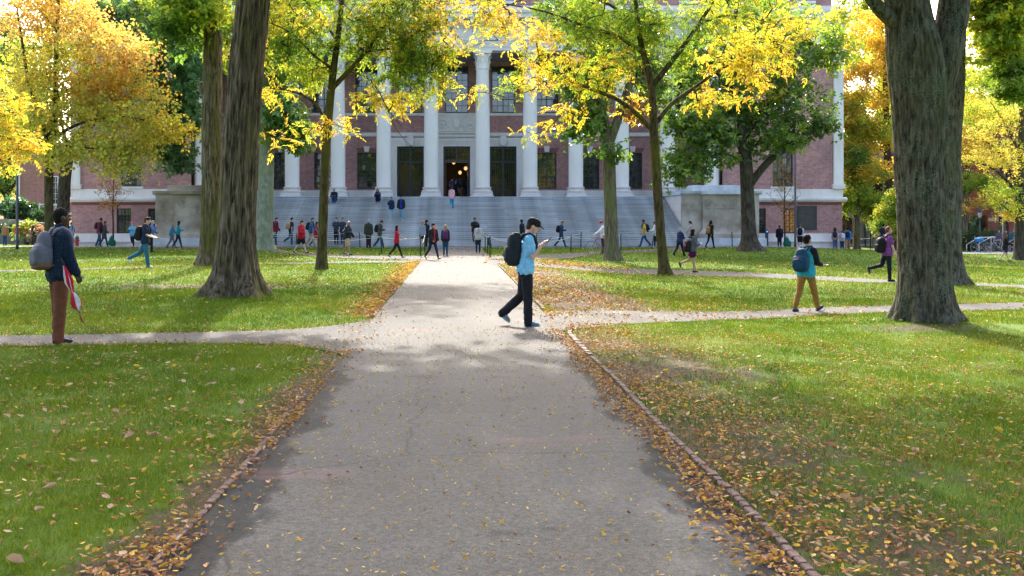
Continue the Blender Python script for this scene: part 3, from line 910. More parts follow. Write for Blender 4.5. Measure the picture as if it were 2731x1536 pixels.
# --- entablature and soffit over the columns
mb = MB(); xe = 20.35
mb.box(X0 - xe, X0 + xe, YF + .02, YF + 1.25, 14.76, 15.02)
mb.box(X0 - xe, X0 + xe, YF - .03, YF + 1.2, 15.02, 15.26)
mb.extrude([(YF - .08, 15.26), (YF - .08, 15.42), (YF - .16, 15.50), (YF + 1.2, 15.50), (YF + 1.2, 15.26)], X0 - xe, X0 + xe)
mb.box(X0 - xe, X0 + xe, YF + .01, YF + 1.2, 15.50, 16.42)
lpart("entablature", mb, M['lime'])
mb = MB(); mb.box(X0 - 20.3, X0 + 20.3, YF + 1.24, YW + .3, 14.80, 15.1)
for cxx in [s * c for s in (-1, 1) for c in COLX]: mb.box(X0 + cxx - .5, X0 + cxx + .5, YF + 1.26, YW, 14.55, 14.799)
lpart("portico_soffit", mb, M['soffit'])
# carved frieze letter that shows between the leaves
tc = bpy.data.curves.new("carved_letter", 'FONT'); tc.body = "A"; tc.size = .62; tc.extrude = .012
to = bpy.data.objects.new("carved_letter_tmp", tc); COL.objects.link(to)
bpy.context.view_layer.update()
tm = bpy.data.meshes.new_from_object(to.evaluated_get(bpy.context.evaluated_depsgraph_get())); bpy.data.objects.remove(to)
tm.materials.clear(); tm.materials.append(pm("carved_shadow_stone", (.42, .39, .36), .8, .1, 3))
obj("carved_letter", tm, lib, (3.72, YF - 78 - .002, 15.68), (R(90), 0, 0))
# main cornice with brackets, runs the full front
def cornice(x0, x1, yf, name="cornice"):
    b = MB()
    b.extrude([(yf - .05, 16.42), (yf - .22, 16.58), (yf - .30, 16.62), (yf - .30, 16.78), (yf + 1, 16.78), (yf + 1, 16.42)], x0, x1)
    b.extrude([(yf - .34, 17.10), (yf - 1.0, 17.10), (yf - 1.0, 17.36), (yf - 1.15, 17.46), (yf - 1.18, 17.60), (yf + 1, 17.66), (yf + 1, 17.10)], x0 - .1, x1 + .1)
    b.box(x0, x1, yf - .32, yf + 1, 16.781, 17.099)
    lpart(name, b, M['lime'])
br = MB(); br.box(-.16, .16, -.58, 0, 0, .30); br.box(-.19, .19, -.62, 0, .30, .318); brm = br.mesh("bracket", M['lime'])
cornice(X0 - 29.6, X0 + 29.6, YF)
nb = int(59.0 / .82)
for i in range(nb): obj("bracket", brm, lib, (-29.2 + i * .82, YF - .32 - 78, 16.79))
mb = MB(); mb.box(X0 - 29.3, X0 + 29.3, YF + .35, YF + 1.4, 17.66, 18.25); lpart("parapet", mb, M['lime'])
# attic storey in brick with windows, roof behind
att = []
for b_ in sorted(bays) + [-24.6, 24.6, -22.2, 22.2, 27, -27]:
    att.append((X0 + b_ - .62, X0 + b_ + .62, 18.75, 20.75))
mb = MB(); wall_open(mb, X0 - 29.0, X0 + 29.0, 18.0, 22.6, YF + 1.0, att, .3)
lpart("attic_wall", mb, M['brick'])
for a, b_, c, d in att: window((a + b_) / 2, c, b_ - a, d - c, YF + 1.2, 3, 4, False)
mb = MB()
for a, b_, c, d in att: mb.box(a - .12, b_ + .12, YF + .86, YF + 1.02, c - .22, c)
lpart("attic_sill", mb, M['lime'])
mb = MB(); mb.extrude([(YF + .9, 22.6), (YF + .45, 22.75), (YF + .4, 23.2), (YF + 2, 23.25), (YF + 2, 22.6)], X0 - 29.2, X0 + 29.2); lpart("attic_cornice", mb, M['lime'])
mb = MB(); a = [(X0 - 29, YF + 1.4, 23.1), (X0 + 29, YF + 1.4, 23.1), (X0 + 29, 130, 23.1), (X0 - 29, 130, 23.1)]
r_ = [(X0 - 22, YF + 9.5, 28.6), (X0 + 22, YF + 9.5, 28.6), (X0 + 22, 122, 28.6), (X0 - 22, 122, 28.6)]
mb.add(a + r_, [(0, 1, 5, 4), (1, 2, 6, 5), (2, 3, 7, 6), (3, 0, 4, 7), (4, 5, 6, 7)])
lpart("roof", mb, M['slate'])
mb = MB()
mb.quad((X0 - 29, YF + 1, 18), (X0 - 29, 130, 18), (X0 - 29, 130, 22.9), (X0 - 29, YF + 1, 22.9)); mb.quad((X0 + 29, YF + 1, 18), (X0 + 29, 130, 18), (X0 + 29, 130, 22.9), (X0 + 29, YF + 1, 22.9))
mb.quad((X0 - 29, 130, -1), (X0 + 29, 130, -1), (X0 + 29, 130, 22.9), (X0 - 29, 130, 22.9))
for s in (-1, 1):
    mb.quad((X0 + s * 29.45, YF + .01, -1), (X0 + s * 29.45, 130, -1), (X0 + s * 29.45, 130, 18), (X0 + s * 29.45, YF + .01, 18))
    mb.quad((X0 + s * 20.3, YF + .5, 3), (X0 + s * 20.3, YW, 3), (X0 + s * 20.3, YW, 14.9), (X0 + s * 20.3, YF + .5, 14.9))
lpart("side_wall", mb, M['brick'])
# --- wings
for s in (-1, 1):
    wx = X0 + s * 24.9
    lo_op = [(wx - .78, wx + .78, 4.35, 8.2)]; up_op = [(wx - .95, wx + .95, 9.9, 13.9)]
    bs = [(X0 + s * 25.45 - .55, X0 + s * 25.45 + .55, .78, 2.68), (X0 + s * 23.1 - .5, X0 + s * 23.1 + .5, .78, 2.68)]
    xa, xb = sorted((X0 + s * 20.3, X0 + s * 29.45))
    mb = MB()
    wall_open(mb, xa, xb, 4.15, 14.76, YF, lo_op + up_op, .3)
    wall_open(mb, xa, xb, .75, 3.16, YF, bs, .3)
    lpart("wing_wall", mb, M['brick'])
    for o_ in lo_op: window(wx, o_[2], 1.56, o_[3] - o_[2], YF + .18, 4, 7)
    for o_ in up_op: window(wx, o_[2], 1.9, o_[3] - o_[2], YF + .18, 4, 7)
    for i, o_ in enumerate(bs): window((o_[0] + o_[1]) / 2, o_[2], o_[1] - o_[0], o_[3] - o_[2], YF + .2, 2, 4, False, M['pane_warm'] if (s > 0 and i == 0) else None, grille=True)
    mb = MB()
    mb.box(xa - .02, xb + .02, YF - .09, YF - .002, 3.50, 4.16)                                     # pale band
    mb.extrude([(YF - .14, 3.16), (YF - .24, 3.24), (YF - .36, 3.28), (YF - .40, 3.44), (YF - .10, 3.52), (YF - .002, 3.52), (YF - .002, 3.16)], xa - .05, xb + .25 if s > 0 else xb + .05)
    mb.box(xa - .02, xb + .02, YF - .14, YF - .003, .38, .77)
    mb.box(xa - .02, xb + .1, YF - .55, YF - .004, .10, .20)
    mb.box(xa - .02, xb + .1, YF - .40, YF - .005, -.45, .099)
    mb.box(xa - .02, xb + .05, YF - .20, YF - .006, .20, .379)
    mb.box(wx - .95, wx + .95, YF - .14, YF - .004, 4.18, 4.35)
    lpart("wing_stonework", mb, M['lime'])
    # corner pilaster with base
    mb = MB(); xp = X0 + s * 29.1
    mb.box(xp - .36, xp + .36, YF - .22, YF + .5, 4.55, 14.76); mb.box(xp - .45, xp + .45, YF - .30, YF + .5, 4.16, 4.54)
    for z in (4.24, 4.4): mb.box(xp - .50, xp + .50, YF - .34, YF + .5, z, z + .08)
    mb.box(xp - .42, xp + .42, YF - .28, YF + .5, 14.2, 14.4)
    lpart("corner_pilaster", mb, M['lime'])
    mb = MB()
    mb.box(xa, xb, YF - .05, YF + .4, 14.77, 15.5); mb.box(xa, xb, YF - .02, YF + .4, 15.501, 16.42)
    lpart("wing_entablature", mb, M['lime'])
    mb = MB(); wall_z = 3.10
    for i in range(int((xb - xa) / .075)):
        x = xa + i * .075
        mb.box(x, x + .066, YF - .012, YF - .001, 2.93, 3.14)
    lpart("soldier_band", mb, pm("soldier_brick", (.20, .07, .065), .85, .35, 6))
# inscribed tablet on the wing
mb = MB()
px0, px1 = (2124 - VX) / F_PX * YF, (2178 - VX) / F_PX * YF
mb.box(px0, px1, YF - .07, YF - .003, 1.08, 2.86, 0)
for z in (1.08, 2.82): mb.box(px0 - .04, px1 + .04, YF - .10, YF - .004, z - .03, z + .03, 0)
r0 = random.Random(5)
for i in range(17):
    z = 2.70 - i * .092; x = px0 + .16 + r0.uniform(0, .2); xend = px1 - .16 - r0.uniform(0, .2)
    while x < xend:
        w_ = r0.uniform(.05, .16); mb.box(x, min(x + w_, xend), YF - .078, YF - .071, z, z + .032, 1); x += w_ + .035
lpart("inscribed_tablet", mb, [pm("black_slate_tablet", (.018, .018, .02), .5, .3, 4), pm("worn_gilt", (.10, .085, .05), .6, .3, 9)])

# ------------------------------------------------------------------ stairs: every block of every step
NSTEP, RISE, TREAD, YB = 26, ZL / 26.0, .382, 66.5
stair = empty("stone_staircase", (X0, YB, 0)); tag(stair, "wide flight of weathered grey granite steps up to the library doors", "staircase")
def step_pos(k): return YB + k * TREAD, (k + 1) * RISE     # front edge of tread k, its height
for k in range(NSTEP):
    yk, zk = step_pos(k); hw = 15.45 if k > 3 else 15.75
    cuts = [-hw]; off = random.uniform(.8, 2.6)
    x = -hw + off
    while x < hw - .9: cuts.append(x); x += random.uniform(2.1, 3.6)
    cuts.append(hw)
    for a, b_ in zip(cuts[:-1], cuts[1:]):
        q = MB(); j = .004; dy = random.uniform(-.006, .006); dz = random.uniform(-.004, .004)
        q.bbox(a + j, b_ - j, dy + .055, TREAD + .25, -RISE - .12, dz - .06, .004); q.bbox(a + j, b_ - j, dy - .02, TREAD + .2, dz - .06, dz, .010)
        q2 = q.mesh("step_block", random.choice(STEPM))
        obj("step_block", q2, stair, (0, yk - YB, zk))
mb = MB(); mb.box(-20.2, 20.2, NSTEP * TREAD - .02, YW - YB + .6, ZL - .55, ZL - .005)
mb.box(-15.4, 15.4, 1.0, NSTEP * TREAD, -.5, .1)
o = obj("landing", mb.mesh("landing", M['step']), stair)

# ------------------------------------------------------------------ pedestals either side of the stairs
for s, lab in ((1, "massive sandy stone pedestal beside the stairs, near the dark oak"), (-1, "massive brown-stained stone pedestal beside the stairs, near the tan backed sapling")):
    x0, x1 = sorted((X0 + s * 15.62, X0 + s * 21.0)); y0, y1 = 70.4, 77.0
    root = empty("stair_pedestal", (X0 + s * 18.3, 70.4, 0))
    tag(root, lab if s > 0 else "massive brown-stained stone pedestal beside the stairs, behind the two women in denim and teal", "pedestal", "pedestals flanking the stairs")
    def pp(name, mbx, mt): return wobj(name, mbx.mesh(name, mt), root)
    mb = MB(); mb.bbox(x0 - .02, x1 + .38, y0 - .5, y1, -.4, .52, .02); pp("plinth", mb, M['granite_light'])
    # coursed ashlar blocks on the front and on the stair side
    zc = [.52, 1.12, 1.72, 2.34, 2.95, 3.55]
    core = MB(); core.box(x0 + .05, x1 - .05, y0 + .06, y1 - .02, .52, 3.55); pp("core", core, M['pedestal'])
    for r in range(5):
        cuts = [x0, x0 + (.75 if r % 2 else 1.25), x0 + (2.5 if r % 2 else 2.95), x0 + (4.1 if r % 2 else 4.5), x1]
        for a, b_ in zip(cuts[:-1], cuts[1:]):
            q = MB(); q.box(a + .005, b_ - .005, y0 + random.uniform(-.004, .004), y0 + .3, zc[r] + .005, zc[r + 1] - .005); pp("ashlar_block", q, M['pedestal'])
        xi = x0 if s > 0 else x1
        yc = [y0 + .31, y0 + (1.7 if r % 2 else 2.6), y0 + (3.8 if r % 2 else 4.6), y1]
        for a, b_ in zip(yc[:-1], yc[1:]):
            q = MB(); q.box(xi - .005 if s > 0 else xi - .3, xi + .3 if s > 0 else xi + .005, a + .005, b_ - .005, zc[r] + .005, zc[r + 1] - .005); pp("ashlar_block", q, M['lime'] if s > 0 else M['pedestal'])
    # projecting pier with flared foot, panel and roundels
    xm = (x0 + x1) / 2; hw = 1.26
    mb = MB(); mb.box(xm - hw, xm + hw, y0 - .16, y0 - .006, 1.25, 3.55)
    prof = [(0, 1.25), (.04, 1.10), (.14, .96), (.30, .86), (.34, .80), (.34, .53)]
    for (p0, z0), (p1, z1) in zip(prof[:-1], prof[1:]):
        A = [(xm - hw - p0, y0 - .16 - p0 * .8, z0), (xm + hw + p0, y0 - .16 - p0 * .8, z0), (xm + hw + p0, y0 - .006, z0), (xm - hw - p0, y0 - .006, z0)]
        B = [(xm - hw - p1, y0 - .16 - p1 * .8, z1), (xm + hw + p1, y0 - .16 - p1 * .8, z1), (xm + hw + p1, y0 - .006, z1), (xm - hw - p1, y0 - .006, z1)]
        mb.add(A + B, [(0, 1, 5, 4), (1, 2, 6, 5), (3, 0, 4, 7)])
    mb.box(xm - hw - .04, xm + hw + .04, y0 - .20, y0 - .162, 2.62, 2.70)
    pp("pier", mb, M['pedestal'])
    mb = MB()
    for (u0, u1, w0, w1) in ((-.62, .62, 2.80, 2.83), (-.62, .62, 3.24, 3.27), (-.62, -.59, 2.83, 3.24), (.59, .62, 2.83, 3.24)): mb.box(xm + u0, xm + u1, y0 - .185, y0 - .161, w0, w1)
    pp("panel_frame", mb, M['pedestal'])
    for t in (-.92, .92):
        mb = MB(); mb.tube([(xm + t + .21 * math.cos(a), y0 - .18, 3.03 + .21 * math.sin(a)) for a in np.linspace(0, 2 * math.pi, 21)], .035, 6, caps=False)
        mb.sphere((xm + t, y0 - .16, 3.03), (.15, .04, .15), 14, 6); pp("roundel", mb, M['pedestal'])
    mb = MB()
    mb.extrude([(y0 - .06, 3.55), (y0 - .22, 3.66), (y0 - .26, 3.80), (y1, 3.80), (y1, 3.55)], x0 - .14, x1 + .14)
    mb.box(xm - hw - .12, xm + hw + .12, y0 - .40, y0 - .20, 3.57, 3.796)
    pp("coping", mb, M['granite_light'] if s > 0 else M['pedestal'])
    mb = MB(); mb.bbox(x0 + .75, x1 - 1.15, y0 + .3, y1 - 1.2, 3.80, 4.22, .02); pp("cap_block", mb, M['granite_light'] if s > 0 else M['pedestal'])
# ------------------------------------------------------------------ trees
def rotmats(nrm, spin):
    """orthonormal frames (M,3,3): column 2 = nrm, spun about it"""
    n = nrm / np.linalg.norm(nrm, axis=1, keepdims=True)
    a = np.where(np.abs(n[:, 2:3]) < .9, np.array([[0, 0, 1.]]), np.array([[1., 0, 0]]))
    u = np.cross(a, n); u /= np.linalg.norm(u, axis=1, keepdims=True)
    w = np.cross(n, u)
    c, s = np.cos(spin)[:, None], np.sin(spin)[:, None]
    U = u * c + w * s; W = -u * s + w * c
    return np.stack([U, W, n], 2)

def leaf_template(kind):
    """unit of foliage: list of folded leaf blades (4 verts each), x along the leaf"""
    out = []
    def blade(o, d, L, Wd, fold=.18):
        o = np.array(o, float); d = np.array(d, float); d /= np.linalg.norm(d)
        sdir = np.cross(d, (0, 0, 1.)); sdir = sdir / max(1e-6, np.linalg.norm(sdir)); up = np.cross(sdir, d)
        out.append([o, o + d * L * .45 + sdir * Wd * .5 + up * Wd * fold, o + d * L - up * L * .12, o + d * L * .45 - sdir * Wd * .5 + up * Wd * fold])
    if kind == 'pinnate':           # drooping compound leaf
        for i in range(4):
            t = i / 4; p = (.06 + .24 * t, 0, -.10 * t * t - .01)
            for s in (-1, 1): blade(p, (.75, s * .85, -.45 - .3 * t), .115, .045)
        blade((.30, 0, -.11), (1, 0, -.8), .12, .05)
    elif kind == 'oak':             # rosette of broad leaves at a twig end
        for k in range(5):
            a = k * 2.4; blade((.01 * math.cos(a), .01 * math.sin(a), 0), (math.cos(a), math.sin(a), -.25 - .1 * (k % 2)), .16, .10)
    elif kind == 'maple':
        for k in range(4):
            a = k * 1.75; blade((.04 * math.cos(a), .04 * math.sin(a), -.03 * k), (math.cos(a), math.sin(a), -.55), .10, .095)
    elif kind == 'big':             # coarse clump for crowns above the picture
        for k in range(4):
            a = k * 1.7; blade((.1 * math.cos(a), .1 * math.sin(a), -.05 * k), (math.cos(a), math.sin(a), -.4), .30, .22)
    return np.array(out)             # (B,4,3)
TEMPL = {k: leaf_template(k) for k in ('pinnate', 'oak', 'maple', 'big')}

def foliage_mesh(name, pos, nrm, spin, size, col, kind, mat, jit=.12, seed=0):
    g = np.random.default_rng(seed)
    T = TEMPL[kind]; B = T.shape[0]; Mn = len(pos)
    Rm = rotmats(nrm, spin)
    P = T.reshape(1, B * 4, 3) * size[:, None, None]
    P = P + g.normal(0, .012, (Mn, B, 1, 3)).repeat(4, 2).reshape(Mn, B * 4, 3) * size[:, None, None]
    V = np.einsum('mij,mkj->mki', Rm, P) + pos[:, None, :]
    V = V.reshape(-1, 3)
    i = np.arange(Mn * B) * 4
    F = np.concatenate([np.stack([i, i + 1, i + 2], 1), np.stack([i, i + 2, i + 3], 1)])
    c = np.repeat(col, B, 0) * (1 + g.normal(0, jit, (Mn * B, 1))) * (1 + g.normal(0, jit * .4, (Mn * B, 3)))
    c = np.clip(c, .004, .95)
    c4 = np.c_[c, np.ones(len(c))]
    return np_mesh(name, V, F, mat, False, attrs={"tint": ('FACE', 'FLOAT_COLOR', np.concatenate([c4, c4]))})

PAL = {  # base colours (linear)
    'yellow': [(.62, .50, .05), (.52, .47, .05), (.34, .40, .05), (.62, .43, .06)],
    'yelgreen': [(.34, .39, .04), (.22, .32, .03), (.15, .25, .03), (.52, .48, .04)],
    'green': [(.11, .21, .03), (.14, .25, .035), (.085, .165, .028), (.19, .28, .045)],
    'dkgreen': [(.085, .165, .03), (.11, .20, .035), (.07, .13, .03), (.15, .22, .04)],
    'blgreen': [(.12, .25, .09), (.16, .30, .10), (.09, .19, .07), (.21, .34, .12)],
    'orange': [(.64, .46, .13), (.66, .52, .14), (.62, .38, .12), (.56, .50, .12)],
    'olive': [(.60, .54, .09), (.50, .49, .09), (.64, .53, .10), (.44, .46, .08)],
    'gold': [(.68, .50, .07), (.62, .45, .06), (.68, .56, .08), (.60, .40, .06)],
    'brown': [(.35, .17, .05), (.42, .22, .07), (.28, .15, .05), (.45, .28, .06)],
    'lime': [(.28, .40, .05), (.38, .48, .06), (.22, .33, .05), (.45, .46, .05)],
}
def tubes_np(segs, n=5):
    """segs (S,8): x0,y0,z0,r0,x1,y1,z1,r1 -> V,F"""
    A = segs[:, :3]; Bq = segs[:, 4:7]
    d = Bq - A; L = np.linalg.norm(d, axis=1, keepdims=True); d = d / np.maximum(L, 1e-6)
    a = np.where(np.abs(d[:, 2:3]) < .9, np.array([[0, 0, 1.]]), np.array([[1., 0, 0]]))
    u = np.cross(a, d); u /= np.linalg.norm(u, axis=1, keepdims=True); w = np.cross(d, u)
    t = np.arange(n) * 2 * math.pi / n
    ring = u[:, None, :] * np.cos(t)[None, :, None] + w[:, None, :] * np.sin(t)[None, :, None]
    V = np.concatenate([A[:, None, :] + ring * segs[:, 3][:, None, None], Bq[:, None, :] + d[:, None, :] * (segs[:, 7] * .3)[:, None, None] + ring * segs[:, 7][:, None, None]], 1).reshape(-1, 3)
    b = (np.arange(len(segs)) * 2 * n)[:, None]; k = np.arange(n)[None, :]; k2 = (np.arange(n) + 1)[None, :] % n
    F = np.stack([b + k, b + k2, b + n + k2, b + n + k], -1).reshape(-1, 4)
    return V, F

def smooth_path(pts, step):
    """Catmull-Rom through 4-vectors (x,y,z,r)"""
    P = np.array(pts, float); P = np.vstack([2 * P[0] - P[1], P, 2 * P[-1] - P[-2]])
    out = []
    for i in range(1, len(P) - 2):
        m = max(1, int(np.linalg.norm(P[i + 1, :3] - P[i, :3]) / step))
        for t in np.arange(m) / m:
            out.append(.5 * ((2 * P[i]) + (-P[i - 1] + P[i + 1]) * t + (2 * P[i - 1] - 5 * P[i] + 4 * P[i + 1] - P[i + 2]) * t * t + (-P[i - 1] + 3 * P[i] - 3 * P[i + 1] + P[i + 2]) * t ** 3))
    out.append(P[-2])
    out = np.array(out); out[:, 3] = np.maximum(out[:, 3], .008)
    return out

def limb_mesh(path, ns, seed, flare=0, ridge=0.0, freq=14, zf=1.2, roots=5, nz=None, lean_ground=None):
    """round wooden limb along path rows (x,y,z,r) with bark furrows and optional root flare"""
    p = path[:, :3]; r = path[:, 3]
    d = np.gradient(p, axis=0); d /= np.linalg.norm(d, axis=1, keepdims=True)
    ref = np.array([0, -1., 0]); u = np.cross(ref, d); bad = np.linalg.norm(u, axis=1) < .1
    u[bad] = np.array([1., 0, 0]); u /= np.linalg.norm(u, axis=1, keepdims=True); w = np.cross(d, u)
    th = np.arange(ns) * 2 * math.pi / ns
    s = np.r_[0, np.cumsum(np.linalg.norm(np.diff(p, axis=0), axis=1))]
    TH, S = np.meshgrid(th, s)
    rr = np.repeat(r[:, None], ns, 1)
    cx, cy = np.cos(TH), np.sin(TH)
    if flare:
        h = p[:, 2:3] - p[0, 2]
        lobes = .5 + .5 * np.cos(roots * TH + 1.3 * np.sin(2 * TH + seed) + seed)
        rr = rr * (1 + flare * np.exp(-h / .34) * (.35 + 1.0 * lobes ** 1.5) + .08 * flare * np.exp(-h / 1.1))
    rr = rr * (1 + .05 * (fbm(cx * 1.3 + seed, cy * 1.3, S * .7, 3) - .5) * 2)
    if ridge:
        warp = fbm(cx * 2 + seed, cy * 2, S * 1.1, 3) * 1.6
        q = freq / 6.28
        n1 = fbm(cx * q + warp, cy * q + warp, S * zf + seed, 3)
        n2 = fbm(cx * q * 2.6, cy * q * 2.6, S * zf * 3 + seed, 2)
        rid = np.clip(np.abs(n1 * 2 - 1) * 5, 0, 1) ** .7      # plates parted by narrow furrows
        rr = rr + ridge * (rid - .8) + ridge * .5 * (n2 - .5)
    V = p[:, None, :] + (u[:, None, :] * cx[..., None] + w[:, None, :] * cy[..., None]) * rr[..., None]
    m = len(p); k = np.arange(ns); k2 = (k + 1) % ns
    b = (np.arange(m - 1) * ns)[:, None]
    F = np.stack([b + k, b + k2, b + ns + k2, b + ns + k], -1).reshape(-1, 4)
    return V.reshape(-1, 3), F

def make_tree(name, label, Y, trunk, limbs, clumps, leaf='oak', leaf_size=1.0, per=26, spread=.42, bark='bark_brown', twig_r=.006,
              trunk_res=(40, .12), flare=.55, ridge=.0, freq=14, zf=1.2, cat="tree", seed=1, mat='leaf', upbias=.5, roots=5, group=None, base_z=None, twigs=True, extra_trunk=None, mound=0.0):
    """trunk / limbs: rows (px, py, dy, radius) in photograph pixels at depth Y+dy; clumps: (px, py, rx, ry, depth_c, depth_r, n, palette)"""
    g = np.random.default_rng(seed)
    ks = 1.0
    if base_z is None and trunk[0][0] > 1300 and Y < 70:      # stand the tree where its foot meets the sloping lawn
        Yn = ground_at(trunk[0][0], trunk[0][1])[1]
        if mound: Yn = (EYE - (float(gslope(*ground_at(trunk[0][0], trunk[0][1])[:2])) + mound)) * F_PX / (trunk[0][1] - VY)
        ks = Yn / Y; Y = Yn
    def w4(row): v = px(row[0], row[1], Y + row[2] * ks); return (v.x, v.y, v.z, row[3] * ks)
    tp = [w4(q) for q in trunk]
    gx, gy = tp[0][0], tp[0][1]; bz = gz1(gx, gy) if base_z is None else base_z
    tp[0] = (tp[0][0], tp[0][1], bz - .12, tp[0][3])
    T = smooth_path(tp, trunk_res[1])
    L = [smooth_path([w4(q) for q in l], .35) for l in limbs]
    root = empty(name, (gx, gy, bz)); tag(root, label, cat, group)
    Vs, Fs, off = [], [], 0
    V, F = limb_mesh(T, trunk_res[0], seed, flare, ridge, freq, zf, roots); Vs.append(V); Fs.append(F); off += len(V)
    for l in L:
        V, F = limb_mesh(l, 12, seed + 3, 0, ridge * .3, freq, zf); Vs.append(V); Fs.append(F + off); off += len(V)
    for l in (extra_trunk or []):
        V, F = limb_mesh(smooth_path([w4(q) for q in l], .15), 28, seed + 5, 0, ridge, freq, zf); Vs.append(V); Fs.append(F + off); off += len(V)
    tr = wobj("trunk", np_mesh("trunk", np.concatenate(Vs), np.concatenate(Fs), M[bark], True), root)
    # attachment points inside the clumps
    A = []; C = []
    for (cx, cy, rx, ry, dc, dr, n, pal) in clumps:
        dc = dc * ks; dr = dr * ks; c = px(cx, cy, Y + dc); k = (Y + dc) / F_PX
        u = g.normal(size=(n, 3)); u /= np.linalg.norm(u, axis=1, keepdims=True)
        u *= g.random((n, 1)) ** .45
        q = np.array(c)[None] + u * np.array([rx * k, dr, ry * k])[None]
        pal_ = [np.array(v) for v in PAL[pal]] if isinstance(pal, str) else pal
        A.append(q); C.append(np.array([pal_[i] for i in g.integers(0, len(pal_), n)]))
    if not A: return root
    A = np.concatenate(A); C = np.concatenate(C)
    # grow twigs: attach each point to the nearest wood already there
    skel = np.concatenate([T[len(T) // 3:, :3]] + [l[:, :3] for l in L])
    d0 = np.array([np.min(np.sum((skel - a) ** 2, 1)) for a in A])
    order = np.argsort(d0)
    nodes = np.zeros((len(skel) + len(A) * 4, 3)); nodes[:len(skel)] = skel; cnt = len(skel)
    par = -np.ones(len(nodes), int); load = np.zeros(len(nodes)); ends = np.zeros(len(A), int)
    for ai in order:
        a = A[ai]
        dd = np.sum((nodes[:cnt] - a) ** 2, 1)
        below = nodes[:cnt, 2] > a[2] + .2
        j = int(np.argmin(dd * (1 + .6 * below)))
        p0 = nodes[j]; dist = math.sqrt(dd[j]); prev = j
        nseg = 3 if dist > .7 else 2 if dist > .3 else 1
        side = g.normal(0, .10 * dist, 3); side[2] += .10 * dist
        for q in range(1, nseg + 1):
            t = q / nseg; pnt = p0 * (1 - t) + a * t + side * math.sin(t * math.pi)
            nodes[cnt] = pnt; par[cnt] = prev; prev = cnt; cnt += 1
        ends[ai] = prev
    load[ends] += 1
    for i in range(cnt - 1, len(skel) - 1, -1):
        if par[i] >= 0: load[par[i]] += load[i]
    if twigs:
        idx = np.arange(len(skel), cnt)
        r1 = twig_r * np.maximum(load[idx], 1) ** .42
        pr = par[idx]; r0 = np.where(pr < len(skel), r1 * 1.1, twig_r * np.maximum(load[pr], 1) ** .42)
        r0 = np.minimum(r0, r1 * 1.5)
        V, F = tubes_np(np.c_[nodes[pr], r0, nodes[idx], r1], 4)
        wobj("twigs", np_mesh("twigs", V, F, M['twig'], True), root)["kind"] = "stuff"
    # leaves in sprays around each twig end
    n = per
    e = A; pe = nodes[np.maximum(par[ends], 0)]
    dirv = e - pe; dirv /= np.maximum(np.linalg.norm(dirv, axis=1, keepdims=True), 1e-6)
    t = g.random((len(e), n, 1)) ** .7
    pos = e[:, None, :] - dirv[:, None, :] * (t - .35) * spread * 1.6 + g.normal(0, 1, (len(e), n, 3)) * np.array([spread * .55, spread * .55, spread * .32])
    pos[..., 2] -= .15 * spread * np.sum(((pos - e[:, None, :]) ** 2)[..., :2], -1)
    pos = pos.reshape(-1, 3)
    nr = g.normal(0, 1, (len(pos), 3)) * .75; nr[:, 2] += upbias * 1.6
    cc = np.repeat(C * (1 + g.normal(0, .12, (len(C), 1))), n, 0)
    sz = leaf_size * g.uniform(.7, 1.25, len(pos))
    me = foliage_mesh("crown", pos, nr, g.random(len(pos)) * 6.28, sz, cc, leaf, M[mat], seed=seed)
    wobj("crown", me, root)
    return root

def clump_rows(*rows): return list(rows)

# big furrowed trunk left of the path, crown above the picture
make_tree("tree", "thick furrowed trunk with flared mossy roots left of the main path, man with umbrella beside", 22.2,
    [(628, 797, 0, .46), (630, 700, 0, .405), (634, 560, 0, .385), (642, 380, 0, .375), (655, 200, 0, .365), (676, 0, 0, .355), (700, -200, 0, .35), (720, -420, 0, .30)],
    [[(700, -200, 0, .28), (850, -420, 1, .2), (1080, -620, 2, .12), (1300, -760, 2, .05)], [(690, -150, 0, .25), (540, -380, -1, .18), (300, -600, -2, .1), (120, -700, -2, .05)], [(720, -400, 0, .28), (740, -700, 1, .2), (760, -1100, 0, .08)],
     [(700, -240, 0, .2), (760, -380, -3, .14), (800, -520, -6, .06)]],
    [(560, -480, 520, 150, 0, 6, 230, 'green'), (900, -700, 420, 200, 1, 5, 60, 'yelgreen'), (400, -760, 480, 220, -1, 5, 150, 'green'), (680, -1050, 500, 240, 0, 5, 120, 'yelgreen'), (1280, -560, 420, 170, 0, 5, 60, 'yelgreen')],
    leaf='big', leaf_size=1.35, per=10, spread=.7, bark='bark_brown', trunk_res=(120, .055), flare=1.05, ridge=.075, freq=44, zf=.45, seed=11, roots=6)
make_tree("tree", "straight dark trunk with a broken branch stub standing behind the thick furrowed trunk", 37.6,
    [(562, 712, 0, .44), (562, 640, 0, .38), (564, 480, 0, .36), (566, 240, 0, .35), (570, 0, 0, .33), (575, -160, 0, .30)],
    [[(568, -20, 0, .22), (500, -120, 0, .16), (380, -230, 1, .07)], [(572, -80, 0, .2), (700, -220, 0, .12), (820, -300, 0, .05)], [(548, 245, 0, .16), (541, 236, 0, .15), (540, 226, 0, .12), (541, 220, 0, .07)], [(575, -150, 0, .26), (580, -400, 0, .12)],
     [(566, 30, -.3, .06), (540, 15, -1.2, .03), (505, 25, -2, .01)]],
    [(540, -220, 380, 120, 0, 4.5, 130, 'green'), (580, -380, 330, 120, 0, 4.5, 110, 'yelgreen'), (520, 10, 62, 48, -1.5, .8, 30, 'lime'), (470, 60, 60, 90, -1, 1, 24, 'green')],
    leaf='oak', leaf_size=1.3, per=16, spread=.6, bark='bark_brown', trunk_res=(80, .09), flare=.5, ridge=.055, freq=40, zf=.5, seed=12)
